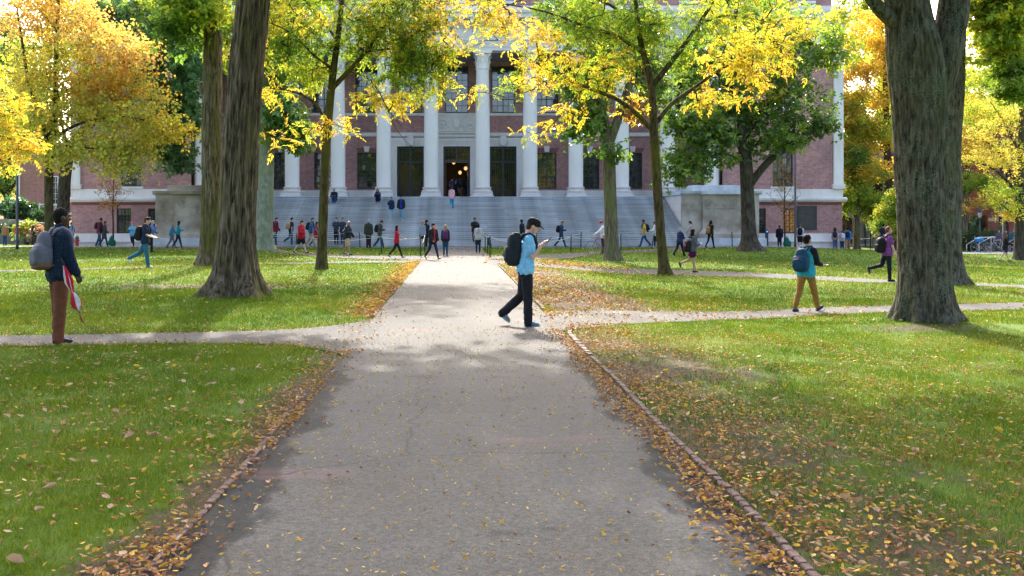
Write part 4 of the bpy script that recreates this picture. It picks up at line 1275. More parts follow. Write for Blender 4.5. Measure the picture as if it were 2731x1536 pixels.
make_tree("tree", "pale green-grey smooth trunk at the foot of the stairs, beside the maroon hoodie man", 57.4,
    [(706, 672, 0, .58), (706, 640, 0, .46), (708, 540, 0, .44), (712, 400, 0, .42), (718, 240, 0, .38), (722, 100, 0, .33), (724, -60, 0, .25)],
    [[(716, 300, 0, .16), (760, 250, 0, .1), (800, 240, 0, .05)], [(718, 250, 0, .14), (680, 180, 1, .1), (660, 100, 1, .05)], [(722, 120, 0, .2), (770, 40, 0, .12), (820, -40, 0, .05)]],
    [(760, 330, 66, 60, -1, 1.5, 40, 'green'), (800, 385, 36, 26, -1, 1.0, 12, 'green'), (740, 180, 100, 90, 0, 3, 60, 'green'), (730, 20, 160, 110, 0, 4, 90, 'yelgreen'), (742, 290, 52, 40, -1, 1.2, 22, 'blgreen'), (620, 120, 70, 110, 1, 2, 40, 'yelgreen')],
    leaf='oak', leaf_size=1.7, per=10, spread=.65, bark='bark_green', trunk_res=(48, .14), flare=.35, ridge=.012, seed=13, mat='leaf_gloss')
# slim leaning tree left of the path with yellowing compound leaves
make_tree("tree", "slim leaning dark trunk with yellow and green drooping leaves, left of the main path", 35.0,
    [(856, 721, 0, .20), (860, 640, 0, .165), (864, 520, 0, .155), (869, 410, 0, .15), (880, 270, 0, .14), (893, 160, 0, .115), (906, 60, 0, .095), (918, -60, 0, .07), (930, -180, 0, .04)],
    [[(886, 235, 0, .10), (930, 190, -.3, .085), (975, 138, -.6, .07), (1030, 62, -1, .05), (1090, -10, -1.4, .035), (1150, -80, -1.6, .02)],
     [(866, 320, 0, .06), (850, 285, .2, .05), (805, 252, .4, .042), (745, 232, .6, .034), (705, 190, .9, .02)],
     [(884, 180, 0, .05), (840, 150, -.5, .04), (780, 90, -1, .03), (720, 60, -1.2, .015)],
     [(975, 138, -.6, .045), (1060, 130, -1, .035), (1130, 150, -1.5, .02), (1180, 190, -1.8, .01)],
     [(900, 110, 0, .05), (850, 40, .6, .04), (780, -30, 1, .02)],
     [(930, 190, -.3, .03), (990, 215, -.9, .022), (1040, 300, -1.2, .014), (1075, 340, -1.4, .008)], [(1010, 240, -1, .014), (1060, 350, -1.2, .010), (1105, 395, -1.3, .005)]],
    [(1060, 60, 150, 80, -1, 2.0, 105, [np.array(v) for v in ((.16, .24, .03), (.22, .28, .03), (.45, .40, .03), (.12, .19, .025))]), (1130, 150, 80, 70, -1.4, 1.2, 40, [np.array(v) for v in ((.13, .24, .03), (.19, .29, .03), (.30, .36, .03), (.11, .20, .025))]), (1060, 195, 110, 48, -1, 1.2, 23, [np.array(v) for v in ((.13, .24, .03), (.19, .29, .03), (.30, .36, .03), (.11, .20, .025))]),
     (1150, 225, 60, 45, -1.6, .8, 11, 'yelgreen'), (960, 90, 90, 70, 0, 1.8, 34, [np.array(v) for v in ((.13, .24, .03), (.19, .29, .03), (.30, .36, .03), (.11, .20, .025))]), (800, 110, 110, 80, 0, 2.0, 47, [np.array(v) for v in ((.13, .24, .03), (.19, .29, .03), (.30, .36, .03), (.11, .20, .025))]), (760, 40, 90, 60, 0, 1.5, 18, 'yellow'), (700, 100, 60, 90, .5, 1.2, 13, 'yellow'),
     (900, -30, 190, 60, 0, 2.5, 47, [np.array(v) for v in ((.13, .24, .03), (.19, .29, .03), (.30, .36, .03), (.11, .20, .025))]), (740, 245, 60, 28, .5, .8, 6, 'yellow'), (860, 350, 60, 22, -.3, .6, 3, 'yellow'), (780, 372, 62, 16, .2, .6, 4, 'yellow'), (935, 345, 60, 22, -.6, .7, 3, 'yellow'),
     (1010, 262, 90, 26, -.8, .8, 11, 'yellow'), (1170, 60, 70, 80, -1.5, 1, 16, 'yellow'), (1085, 275, 50, 22, -1.2, .5, 5, 'yellow'), (830, 195, 60, 40, .2, .9, 17, 'yelgreen'), (1080, -190, 230, 70, 0, 3, 55, 'yelgreen'), (1200, 130, 30, 40, -1.5, .7, 5, 'yellow')],
    leaf='pinnate', leaf_size=1.15, per=8, spread=.52, bark='bark_olive', twig_r=.009, trunk_res=(36, .1), flare=.35, ridge=.012, freq=20, zf=.8, seed=14, upbias=.75)
# slim forked tree right of the path, bright yellow
make_tree("tree", "slim forked mossy trunk with bright yellow drooping leaves, right of the main path", 31.2,
    [(1774, 737, 0, .21), (1768, 690, 0, .155), (1760, 600, 0, .145), (1752, 480, 0, .14), (1745, 380, 0, .135), (1742, 300, 0, .125), (1735, 220, 0, .11), (1724, 170, 0, .10), (1706, 100, 0, .08), (1695, 0, 0, .06), (1680, -120, 0, .03)],
    [[(1736, 235, 0, .10), (1790, 165, -.2, .085), (1850, 85, -.4, .065), (1900, 5, -.6, .045), (1950, -100, -.6, .02)],
     [(1742, 350, 0, .085), (1700, 305, -.3, .075), (1640, 262, -.7, .062), (1560, 232, -1, .05), (1480, 195, -1.3, .036), (1400, 150, -1.5, .02)],
     [(1748, 330, 0, .085), (1790, 278, .3, .07), (1850, 235, .6, .055), (1930, 180, .9, .04), (2020, 140, 1.2, .025), (2090, 120, 1.3, .012)],
     [(1715, 140, 0, .06), (1640, 95, -.6, .05), (1560, 70, -1.1, .04), (1450, 30, -1.6, .03), (1340, 10, -2, .015)],
     [(1700, 60, 0, .05), (1600, 0, -.5, .04), (1480, -30, -1, .03), (1330, 25, -1.6, .015)],
     [(1870, 60, -.4, .04), (1950, 40, .2, .03), (2050, 60, .6, .015)], [(1560, 232, -1, .03), (1500, 300, -1.2, .018), (1450, 360, -1.4, .008)], [(1480, 195, -1.3, .02), (1420, 240, -1.5, .012), (1350, 260, -1.6, .006)]],
    [(1420, 100, 90, 60, -1.6, 1, 19, 'yellow'), (1340, 70, 60, 50, -1.8, .7, 11, 'yellow'), (1300, 20, 70, 30, -1.8, .8, 11, 'yellow'), (1500, 170, 80, 60, -1.2, 1, 14, 'yellow'), (1420, 215, 70, 36, -1.4, .8, 9, 'yellow'),
     (1500, 310, 70, 36, -1.2, .6, 5, 'yellow'), (1430, 355, 55, 16, -1.4, .4, 3, 'yellow'), (1365, 205, 40, 30, -1.6, .5, 5, 'yelgreen'), (1590, 200, 70, 50, -.8, 1, 22, 'yelgreen'), (1560, 60, 90, 60, -1, 1.2, 34, [np.array(v) for v in ((.13, .24, .03), (.19, .29, .03), (.30, .36, .03), (.11, .20, .025))]),
     (1660, 90, 80, 70, 0, 1.4, 40, [np.array(v) for v in ((.13, .24, .03), (.19, .29, .03), (.30, .36, .03), (.11, .20, .025))]), (1740, 70, 70, 60, .2, 1.5, 34, [np.array(v) for v in ((.13, .24, .03), (.19, .29, .03), (.30, .36, .03), (.11, .20, .025))]), (1820, 130, 70, 60, 0, 1.2, 20, [np.array(v) for v in ((.13, .24, .03), (.19, .29, .03), (.30, .36, .03), (.11, .20, .025))]), (1640, 180, 60, 40, -.4, .8, 11, 'yellow'), (1900, 60, 80, 60, -.2, 1.2, 22, 'yelgreen'),
     (1930, 150, 80, 50, .8, 1, 18, 'yellow'), (2030, 100, 90, 60, 1, 1, 25, 'yellow'), (2000, 190, 90, 36, 1, .9, 18, 'yellow'), (1940, 255, 70, 28, .8, .7, 10, 'yellow'), (2090, 150, 60, 50, 1.2, .8, 12, 'yellow'), (2130, 50, 60, 60, 1.2, .8, 11, 'yellow'),
     (1660, -40, 240, 60, 0, 2, 47, [np.array(v) for v in ((.13, .24, .03), (.19, .29, .03), (.30, .36, .03), (.11, .20, .025))]), (1980, -20, 160, 60, .5, 1.6, 34, 'yelgreen'), (1690, 270, 44, 30, -.3, .6, 3, 'yellow'), (1420, -180, 260, 70, 0, 3, 55, 'yelgreen'), (1270, 110, 30, 40, -1.8, .5, 3, 'yellow'), (1250, 250, 22, 10, -1.8, .3, 3, 'yellow'), (1880, 270, 40, 18, .6, .5, 3, 'yellow')],
    leaf='pinnate', leaf_size=1.1, per=8, spread=.48, bark='bark_olive', twig_r=.009, trunk_res=(40, .1), flare=.45, ridge=.012, freq=20, zf=.8, seed=15, upbias=.75)
# forked trunk with the cyclist behind it
make_tree("tree", "grey-green forked trunk on a grassy mound with the man and bicycle behind it", 46.0,
    [(1633, 682, 0, .40), (1631, 640, 0, .31), (1628, 540, 0, .29), (1624, 440, 0, .285), (1620, 372, 0, .27), (1606, 310, 0, .24), (1594, 240, .3, .2), (1580, 160, .5, .15), (1560, 60, .6, .1)],
    [[(1622, 385, 0, .24), (1650, 310, -.2, .20), (1676, 230, -.3, .16), (1698, 150, -.4, .12), (1715, 40, -.4, .06)], [(1594, 240, .3, .08), (1550, 190, 0, .05), (1500, 170, -.3, .02)], [(1676, 230, 0, .08), (1730, 200, .2, .04)]],
    [(1545, 330, 52, 44, -.6, 1, 19, 'green'), (1640, 402, 36, 26, -.8, .6, 6, 'green'), (1580, 300, 50, 40, -.4, .8, 10, 'green'), (1520, 230, 70, 60, 0, 1.5, 25, 'green'), (1600, 150, 120, 80, .4, 2.4, 52, 'green'), (1700, 110, 110, 90, .4, 2.4, 45, 'dkgreen'),
     (1700, 290, 44, 36, .2, .8, 10, 'brown'), (1560, 40, 160, 70, .5, 2.5, 45, 'green'), (1750, 250, 50, 50, .8, 1, 15, 'green')],
    leaf='oak', leaf_size=1.6, per=10, spread=.62, bark='bark_mix', trunk_res=(48, .12), flare=.4, ridge=.018, freq=24, zf=.6, seed=16, mat='leaf_gloss', mound=.16)
# dark spreading oak
make_tree("tree", "dark spreading oak with a low bent limb, in front of the right pedestal", 57.0,
    [(2000, 672, 0, .62), (1998, 630, 0, .42), (1994, 540, 0, .37), (1990, 450, 0, .36), (1985, 395, 0, .33), (1978, 330, 0, .26), (1970, 230, 0, .2), (1965, 100, 0, .14), (1962, -40, 0, .07)],
    [[(1996, 500, 0, .24), (2022, 462, -.2, .21), (2056, 425, -.4, .19), (2092, 400, -.5, .15), (2130, 372, -.5, .10), (2200, 335, -.5, .05)],
     [(1986, 410, 0, .22), (1950, 350, 0, .17), (1900, 300, -.5, .12), (1840, 290, -1, .07), (1790, 300, -1.2, .03)],
     [(1982, 370, 0, .2), (2040, 290, .4, .15), (2100, 220, .6, .1), (2160, 160, .6, .05)], [(1970, 260, 0, .14), (1910, 190, .5, .1), (1860, 110, .6, .05)], [(1988, 430, 0, .1), (1930, 410, -1, .06), (1880, 420, -1.4, .03)]],
    [(1890, 360, 90, 50, -1, 2, 39, 'green'), (1830, 310, 70, 60, -1.2, 2, 30, 'green'), (1820, 420, 56, 30, -1.5, 1, 15, 'green'), (1795, 470, 46, 26, -1.6, .8, 9, 'green'), (1870, 440, 60, 26, -1.4, .8, 11, 'green'),
     (1940, 260, 100, 70, 0, 2.6, 46, 'dkgreen'), (2060, 330, 100, 60, 0, 2.2, 39, 'dkgreen'), (2140, 290, 80, 70, .2, 2, 33, 'dkgreen'), (2050, 200, 130, 80, .2, 3, 52, 'dkgreen'), (1900, 150, 130, 80, .4, 3, 52, 'green'), (2130, 110, 100, 100, .4, 3, 46, 'green'),
     (2000, 40, 170, 80, .4, 3.4, 59, 'green'), (1840, 200, 60, 60, 0, 1.6, 19, 'green'), (2200, 330, 40, 40, -.4, .9, 9, 'dkgreen'), (2040, 390, 46, 22, -.5, .7, 6, 'dkgreen'), (1955, 420, 24, 20, -1, .5, 3, 'green'), (2060, 240, 40, 60, -1, .8, 10, 'olive'), (2220, 60, 60, 70, .6, 1.5, 19, 'lime'), (2240, 160, 50, 60, .4, 1.5, 15, 'lime'), (1880, 300, 60, 50, -1.2, 1, 10, 'lime'), (2080, 360, 50, 40, -.6, 1, 9, 'lime')],
    leaf='oak', leaf_size=1.7, per=8, spread=.8, bark='bark_dark', trunk_res=(56, .12), flare=.7, ridge=.022, freq=24, zf=.7, seed=17, mat='leaf_gloss')
# massive lichened trunk on the right
make_tree("tree", "massive grey trunk spotted with lichen, widest of all, right of the teal backpack walker", 16.5,
    [(2470, 868, 0, .40), (2466, 780, 0, .385), (2463, 640, 0, .385), (2458, 480, 0, .39), (2452, 320, 0, .405), (2440, 160, 0, .42), (2420, 20, -.02, .34), (2408, -120, -.1, .32), (2400, -400, -.2, .27)],
    [[(2450, 110, .05, .16), (2400, 70, -.1, .13), (2352, 30, -.2, .11), (2325, 0, -.3, .10), (2290, -60, -.4, .08), (2200, -200, -.6, .05)],
     [(2400, -300, -.2, .24), (2250, -600, -1, .15), (2000, -850, -2, .07)], [(2560, -300, .2, .2), (2750, -560, .6, .14), (3000, -800, 1, .06)], [(2405, -400, 0, .22), (2420, -800, 0, .14), (2440, -1200, 0, .05)], [(2402, -350, 0, .2), (2380, -600, -3, .12), (2350, -800, -5, .05)]],
    [(2350, -620, 680, 180, 0, 5, 200, 'green'), (2050, -820, 520, 240, -1, 4.5, 110, 'green'), (2750, -780, 560, 240, 1, 4.5, 110, 'green'), (2420, -1200, 560, 260, 0, 4.5, 110, 'yelgreen'), (1750, -700, 420, 180, -1, 4.5, 80, 'yelgreen')],
    leaf='big', leaf_size=1.35, per=10, spread=.7, bark='bark_grey', trunk_res=(128, .045), flare=.62, ridge=.045, freq=56, zf=1.1, seed=18, roots=7,
    extra_trunk=[[(2470, 330, .30, .20), (2500, 230, .25, .25), (2525, 120, .2, .25), (2545, 0, .2, .24), (2560, -150, .2, .22), (2565, -320, .2, .2)]])
make_tree("tree", "mossy trunk with a knot hole half hidden behind the massive lichened trunk", 26.5,
    [(2536, 763, 0, .40), (2532, 720, 0, .34), (2528, 640, 0, .315), (2530, 560, 0, .315), (2532, 500, 0, .30), (2531, 400, 0, .29), (2540, 200, 0, .31), (2545, 0, 0, .28), (2550, -200, 0, .22)],
    [[(2545, -60, 0, .16), (2620, -40, -.4, .11), (2690, 60, -.6, .07), (2730, 190, -.7, .03)], [(2548, -150, 0, .16), (2450, -330, 0, .08)], [(2550, -180, 0, .2), (2650, -400, 0, .1)], [(2530, 560, -.30, .12), (2533, 545, -.36, .13), (2534, 530, -.30, .10)]],
    [(2670, 90, 70, 90, -.6, 1.2, 44, 'lime'), (2700, 220, 44, 56, -.7, .7, 22, 'green'), (2690, -20, 90, 60, -.4, 1.4, 40, 'green'), (2600, -260, 330, 130, 0, 4, 120, 'green'), (2640, 10, 50, 30, -.3, .8, 14, 'yelgreen')],
    leaf='oak', leaf_size=1.0, per=20, spread=.36, bark='bark_grey', trunk_res=(72, .08), flare=.45, ridge=.025, freq=30, zf=1.2, seed=19)
# orange tree by the corner of the library
make_tree("tree", "slender tree with layered orange-gold leaves at the library's far corner", 66.0,
    [(2374, 662, 0, .36), (2373, 600, 0, .30), (2370, 520, 0, .28), (2368, 450, 0, .26), (2364, 330, 0, .2), (2360, 200, 0, .14), (2352, 60, 0, .06)],
    [[(2368, 480, 0, .14), (2340, 440, -.3, .1), (2300, 425, -.6, .06), (2250, 430, -.8, .02)], [(2370, 470, 0, .14), (2395, 420, 0, .1), (2405, 340, .2, .06)], [(2366, 380, 0, .08), (2310, 340, -.4, .05), (2240, 320, -.6, .02)], [(2364, 320, 0, .08), (2420, 270, .4, .05), (2500, 250, .8, .03), (2590, 300, 1, .02)], [(2362, 260, 0, .06), (2310, 210, 0, .03)], [(2367, 420, 0, .09), (2440, 390, .6, .06), (2540, 400, 1, .03)]],
    [(2260, 120, 50, 40, 0, 1.6, 26, 'gold'), (2250, 200, 50, 36, -.2, 1.6, 30, 'gold'), (2230, 270, 46, 30, -.4, 1.4, 26, 'gold'), (2300, 60, 60, 40, 0, 1.6, 30, 'gold'), (2350, 110, 40, 40, 0, 1.2, 26, 'gold'), (2310, 180, 70, 34, 0, 1.5, 40, 'gold'), (2290, 260, 90, 34, -.2, 2, 50, 'gold'), (2260, 330, 80, 30, -.4, 2, 46, 'gold'), (2280, 400, 90, 30, -.6, 2, 50, 'gold'), (2250, 440, 60, 22, -.8, 1.3, 26, 'gold'), (2340, 450, 46, 24, -.4, 1, 18, 'gold'),
     (2350, 360, 50, 40, 0, 1.3, 26, 'gold'), (2400, 220, 60, 60, .2, 1.5, 24, 'gold'), (2600, 310, 50, 70, 1, 2, 44, 'gold'), (2585, 400, 60, 46, 1, 2, 36, 'gold'), (2600, 470, 50, 30, 1, 1.2, 16, 'gold'), (2400, 440, 30, 34, .2, .8, 12, 'gold')],
    leaf='maple', leaf_size=1.8, per=15, spread=.7, bark='bark_dark', trunk_res=(24, .2), flare=.3, seed=20)
# left orange maple
make_tree("tree", "broad maple turning from orange top to yellow skirt, on the lawn at far left", 60.0,
    [(132, 665, 0, .36), (131, 600, 0, .27), (130, 520, 0, .25), (131, 440, 0, .25), (134, 385, 0, .25), (143, 330, 0, .2), (148, 230, 0, .16), (151, 120, 0, .12), (156, 0, 0, .08), (160, -120, 0, .04)],
    [[(132, 390, 0, .17), (110, 320, -.4, .14), (78, 230, -.8, .11), (62, 130, -1, .08), (45, 20, -1, .04)], [(136, 380, 0, .14), (180, 345, -.4, .10), (250, 318, -.8, .07), (330, 312, -1.2, .05), (430, 330, -1.5, .02)], [(148, 260, 0, .10), (220, 220, .4, .07), (320, 190, .6, .04)], [(150, 160, 0, .07), (230, 110, -.4, .05), (330, 110, -.8, .02)], [(134, 395, 0, .10), (190, 390, -1, .07), (280, 400, -1.4, .03)], [(130, 410, 0, .08), (90, 395, -.6, .05), (40, 400, -.8, .02)], [(152, 80, 0, .06), (100, 20, .3, .03)]],
    [(150, -10, 120, 60, 0, 3, 62, 'orange'), (60, 60, 80, 90, 0, 3, 46, 'orange'), (230, 80, 120, 60, 0, 3, 58, 'orange'), (330, 140, 90, 50, -.5, 2.2, 43, 'orange'), (190, 170, 130, 60, 0, 3, 62, 'olive'), (80, 190, 90, 80, -.4, 2.6, 46, 'olive'), (300, 230, 120, 60, -.6, 2.6, 62, [np.array(v) for v in ((.62, .40, .05), (.55, .30, .05), (.46, .38, .04))]),
     (200, 280, 140, 50, -.4, 3, 62, 'olive'), (340, 320, 130, 40, -1, 2.2, 54, 'olive'), (450, 345, 60, 26, -1.4, 1.2, 23, 'yellow'), (260, 385, 150, 36, -1, 2.2, 59, 'olive'), (100, 320, 90, 50, -.4, 2, 34, 'olive'), (150, 410, 80, 30, -1, 1.4, 23, 'olive'), (360, 400, 70, 30, -1.2, 1.2, 20, 'olive'), (400, 250, 50, 50, -.8, 1.2, 17, 'olive'), (330, 440, 90, 20, -1.2, 1, 12, 'olive')],
    leaf='maple', leaf_size=1.9, per=9, spread=1.0, bark='bark_olive', trunk_res=(28, .18), flare=.3, ridge=.01, seed=21)
make_tree("tree", "thick dark trunk of the green tree right behind the orange maple", 67.0,
    [(166, 668, 0, .52), (167, 600, 0, .42), (170, 520, 0, .40), (176, 450, 0, .38), (190, 390, .2, .33), (230, 340, .5, .27), (300, 290, .8, .22)],
    [[(300, 290, .8, .2), (360, 250, .8, .16), (392, 215, .6, .14), (420, 160, .6, .1), (445, 80, .6, .05)], [(385, 225, .6, .1), (430, 178, .2, .07), (490, 160, 0, .04)], [(300, 290, .8, .14), (330, 150, 1, .1), (340, 20, 1, .05)], [(360, 250, .8, .08), (440, 260, .4, .05), (500, 300, .2, .02)], [(185, 410, 0, .14), (160, 300, 1, .08), (150, 150, 1, .04)], [(388, 220, .6, .07), (470, 240, .3, .05), (530, 180, 0, .02)]],
    [(430, 90, 80, 70, .6, 2.4, 60, 'blgreen'), (500, 150, 60, 80, .3, 2, 54, 'blgreen'), (470, 240, 70, 50, .3, 1.8, 44, 'blgreen'), (500, 320, 50, 50, .2, 1.4, 34, 'blgreen'), (440, 400, 60, 44, .4, 1.4, 28, 'blgreen'), (480, 430, 36, 30, .2, .8, 12, 'blgreen'),
     (300, 40, 90, 60, 1, 2.4, 44, 'blgreen'), (460, 20, 100, 50, .6, 2.4, 50, 'lime'), (540, 60, 60, 70, .4, 2, 36, 'lime'), (400, 170, 60, 50, .8, 1.5, 26, 'blgreen'), (420, 320, 50, 50, .6, 1.5, 24, 'blgreen'), (200, 100, 160, 120, 2, 2, 60, 'green'), (250, 30, 60, 40, .8, 1.4, 20, 'blgreen')],
    leaf='oak', leaf_size=1.9, per=10, spread=.75, bark='bark_dark', trunk_res=(32, .18), flare=.3, ridge=.015, seed=22, mat='leaf_gloss')
# tree outside the frame whose yellow sprays enter at the left edge
make_tree("tree", "bright yellow sprays of leaves reaching in from the picture's left edge", 38.0,
    [(-170, 712, 0, .3), (-168, 500, 0, .25), (-165, 350, 0, .2), (-165, 150, 0, .14), (-165, -50, 0, .08)],
    [[(-166, 420, 0, .10), (-100, 380, 0, .07), (-20, 360, 0, .04), (60, 380, -.2, .015)], [(-166, 340, 0, .1), (-90, 280, 0, .06), (-10, 270, 0, .03), (40, 265, 0, .01)], [(-166, 250, 0, .1), (-90, 160, 0, .06)]],
    [(5, 300, 34, 22, 0, .8, 13, 'yellow'), (15, 345, 36, 18, 0, .8, 12, 'yellow'), (40, 402, 56, 14, -.2, .7, 15, 'yellow'), (5, 435, 30, 16, 0, .6, 8, 'yellow'), (-60, 330, 60, 80, 0, 1.4, 30, 'yellow'), (-110, 200, 120, 120, 0, 2, 60, 'yellow'), (40, 265, 30, 14, 0, .5, 6, 'yellow'), (70, 378, 24, 10, -.2, .4, 6, 'yellow')],
    leaf='pinnate', leaf_size=1.25, per=6, spread=.45, bark='bark_dark', trunk_res=(20, .25), seed=23, upbias=.75)
# saplings
SAPS = []
for (sx, Yb, pal, sd, lab) in ((302, 72.0, 'brown', 24, "thin sapling with sparse rusty leaves by the plum sweater man"), (2093, 72.0, 'brown', 25, "thin nearly bare sapling beside the lamp post and inscribed tablet")):
    t = make_tree("sapling", lab, Yb, [(sx, 657, 0, .07), (sx, 600, 0, .058), (sx - 1, 560, 0, .05), (sx, 500, 0, .035), (sx, 450, 0, .018), (sx, 425, 0, .008)],
        [[(sx, 575, 0, .025), (sx - 18, 545, .2, .016), (sx - 36, 525, .3, .006)], [(sx, 565, 0, .025), (sx + 20, 540, -.2, .016), (sx + 42, 520, -.3, .006)], [(sx, 540, 0, .02), (sx - 22, 505, 0, .012), (sx - 40, 490, 0, .005)], [(sx, 530, 0, .02), (sx + 20, 495, .2, .012), (sx + 36, 480, .2, .005)], [(sx, 500, 0, .015), (sx + 6, 460, -.2, .006)], [(sx, 510, 0, .015), (sx - 12, 470, .2, .006)]],
        [(sx, 500, 42, 40, 0, 1.0, 34, pal), (sx, 545, 46, 22, 0, 1.0, 22, pal), (sx, 455, 20, 20, 0, .5, 10, 'gold' if sx < 1000 else pal)],
        leaf='maple', leaf_size=1.0, per=4 if sx < 1000 else 2, spread=.3, bark='twig', trunk_res=(10, .2), flare=.0, seed=sd, cat="sapling", group="saplings in front of the library wings")
# background trees on the right
make_tree("tree", "small tree with green and yellow leaves in front of the arched granite wall", 84.0,
    [(2285, 656, 0, .26), (2285, 610, 0, .22), (2286, 580, 0, .2), (2288, 540, 0, .15), (2290, 480, 0, .08)],
    [[(2286, 585, 0, .12), (2262, 545, 0, .08), (2245, 510, 0, .03)], [(2286, 580, 0, .12), (2315, 540, .3, .08), (2335, 515, .3, .03)], [(2287, 560, 0, .09), (2292, 500, .3, .05), (2300, 440, .3, .02)]],
    [(2270, 510, 50, 36, 0, 2, 40, 'lime'), (2320, 540, 50, 30, 0, 1.6, 34, 'lime'), (2300, 460, 60, 40, 0, 2, 40, [np.array(v) for v in ((.40, .40, .05), (.55, .42, .05), (.20, .30, .05))]), (2250, 560, 24, 20, 0, .9, 10, 'lime'), (2350, 570, 36, 22, 0, 1, 18, 'lime'), (2270, 430, 40, 50, .5, 1.6, 24, 'green')],
    leaf='maple', leaf_size=1.7, per=18, spread=.6, bark='bark_brown', trunk_res=(16, .25), seed=26)
make_tree("tree", "twin-stemmed dark trunk standing close behind the library's right-hand corner", 88.0,
    [(2252, 655, 0, .3), (2250, 590, 0, .26), (2238, 500, 0, .22), (2232, 420, 0, .18), (2235, 330, 0, .12)],
    [[(2248, 560, 0, .16), (2262, 470, 0, .12), (2268, 380, 0, .06)], [(2240, 500, 0, .1), (2270, 430, .4, .06)]],
    [(2250, 400, 60, 60, 0, 3, 50, 'lime'), (2300, 360, 60, 60, 0, 3, 40, 'lime'), (2270, 300, 80, 60, 0, 3, 50, 'lime'), (2420, 300, 90, 90, 0, 3, 50, 'lime'), (2330, 160, 110, 60, 2, 3, 40, 'yelgreen')],
    leaf='maple', leaf_size=1.9, per=16, spread=.7, bark='bark_brown', trunk_res=(14, .3), seed=27)
make_tree("tree", "bright lime-green leafy young tree behind the purple shirt man", 76.0,
    [(2392, 660, 0, .12), (2392, 620, 0, .09), (2391, 580, 0, .06), (2390, 540, 0, .03)], [[(2392, 620, 0, .05), (2370, 600, 0, .03), (2350, 590, 0, .01)], [(2392, 600, 0, .05), (2410, 570, 0, .02)]],
    [(2390, 560, 44, 36, 0, 1.2, 40, 'lime'), (2365, 605, 44, 24, 0, 1, 30, 'lime'), (2400, 610, 30, 30, 0, 1, 20, 'lime'), (2335, 600, 12, 8, 0, .3, 3, 'lime'), (2390, 520, 24, 20, 0, .8, 10, 'lime')],
    leaf='maple', leaf_size=1.5, per=20, spread=.45, bark='bark_dark', trunk_res=(12, .3), seed=28, cat="young tree")
make_tree("tree", "brown trunk forking low beyond the massive lichened trunk, by the hedge", 64.0,
    [(2568, 668, 0, .34), (2568, 620, 0, .28), (2570, 560, 0, .26), (2574, 520, 0, .24), (2580, 460, .3, .16), (2590, 380, .5, .08)],
    [[(2574, 530, 0, .16), (2592, 500, -.3, .12), (2620, 485, -.5, .06)], [(2577, 490, 0, .1), (2560, 420, 0, .06)]],
    [(2600, 480, 46, 22, -.4, 1.2, 30, 'lime'), (2640, 490, 40, 24, -.6, 1, 24, 'lime'), (2600, 400, 60, 50, 0, 2, 34, 'gold'), (2600, 300, 70, 70, 0, 2.5, 40, 'olive'), (2620, 540, 56, 12, -.4, .8, 14, 'orange'), (2575, 555, 20, 8, -.4, .5, 5, 'orange'), (2640, 200, 80, 80, 0, 2.5, 40, 'yelgreen')],
    leaf='maple', leaf_size=1.4, per=18, spread=.5, bark='bark_brown', trunk_res=(18, .2), seed=29)
make_tree("tree", "sparse yellowing tree with long grey branches cut by the picture's right edge", 45.0,
    [(2728, 694, 0, .36), (2722, 640, 0, .26), (2722, 560, 0, .24), (2724, 480, 0, .22), (2726, 380, 0, .18), (2728, 250, 0, .12), (2730, 100, 0, .07)],
    [[(2724, 555, 0, .10), (2700, 500, -.2, .08), (2650, 450, -.4, .055), (2590, 430, -.6, .03), (2550, 420, -.6, .012)], [(2722, 520, 0, .09), (2690, 450, 0, .06), (2650, 390, 0, .035), (2600, 370, 0, .012)], [(2726, 420, 0, .08), (2680, 330, -.3, .05), (2640, 270, -.5, .02)], [(2722, 580, 0, .06), (2690, 560, -.4, .035), (2650, 530, -.6, .012)]],
    [(2640, 350, 80, 60, -.3, 1.4, 40, 'olive'), (2690, 430, 50, 50, -.2, 1.2, 28, 'olive'), (2620, 420, 70, 30, -.5, 1, 26, 'olive'), (2680, 510, 50, 22, -.4, 1, 22, 'lime'), (2690, 550, 40, 14, -.5, .7, 12, 'yelgreen'), (2700, 300, 60, 60, 0, 1.5, 26, 'olive'), (2600, 300, 60, 40, -.3, 1, 20, 'yelgreen'), (2720, 180, 80, 80, 0, 1.5, 30, 'yelgreen'), (2690, 578, 30, 10, -.5, .6, 8, 'yellow')],
    leaf='maple', leaf_size=1.0, per=11, spread=.42, bark='bark_dark', trunk_res=(24, .18), flare=.5, seed=30)
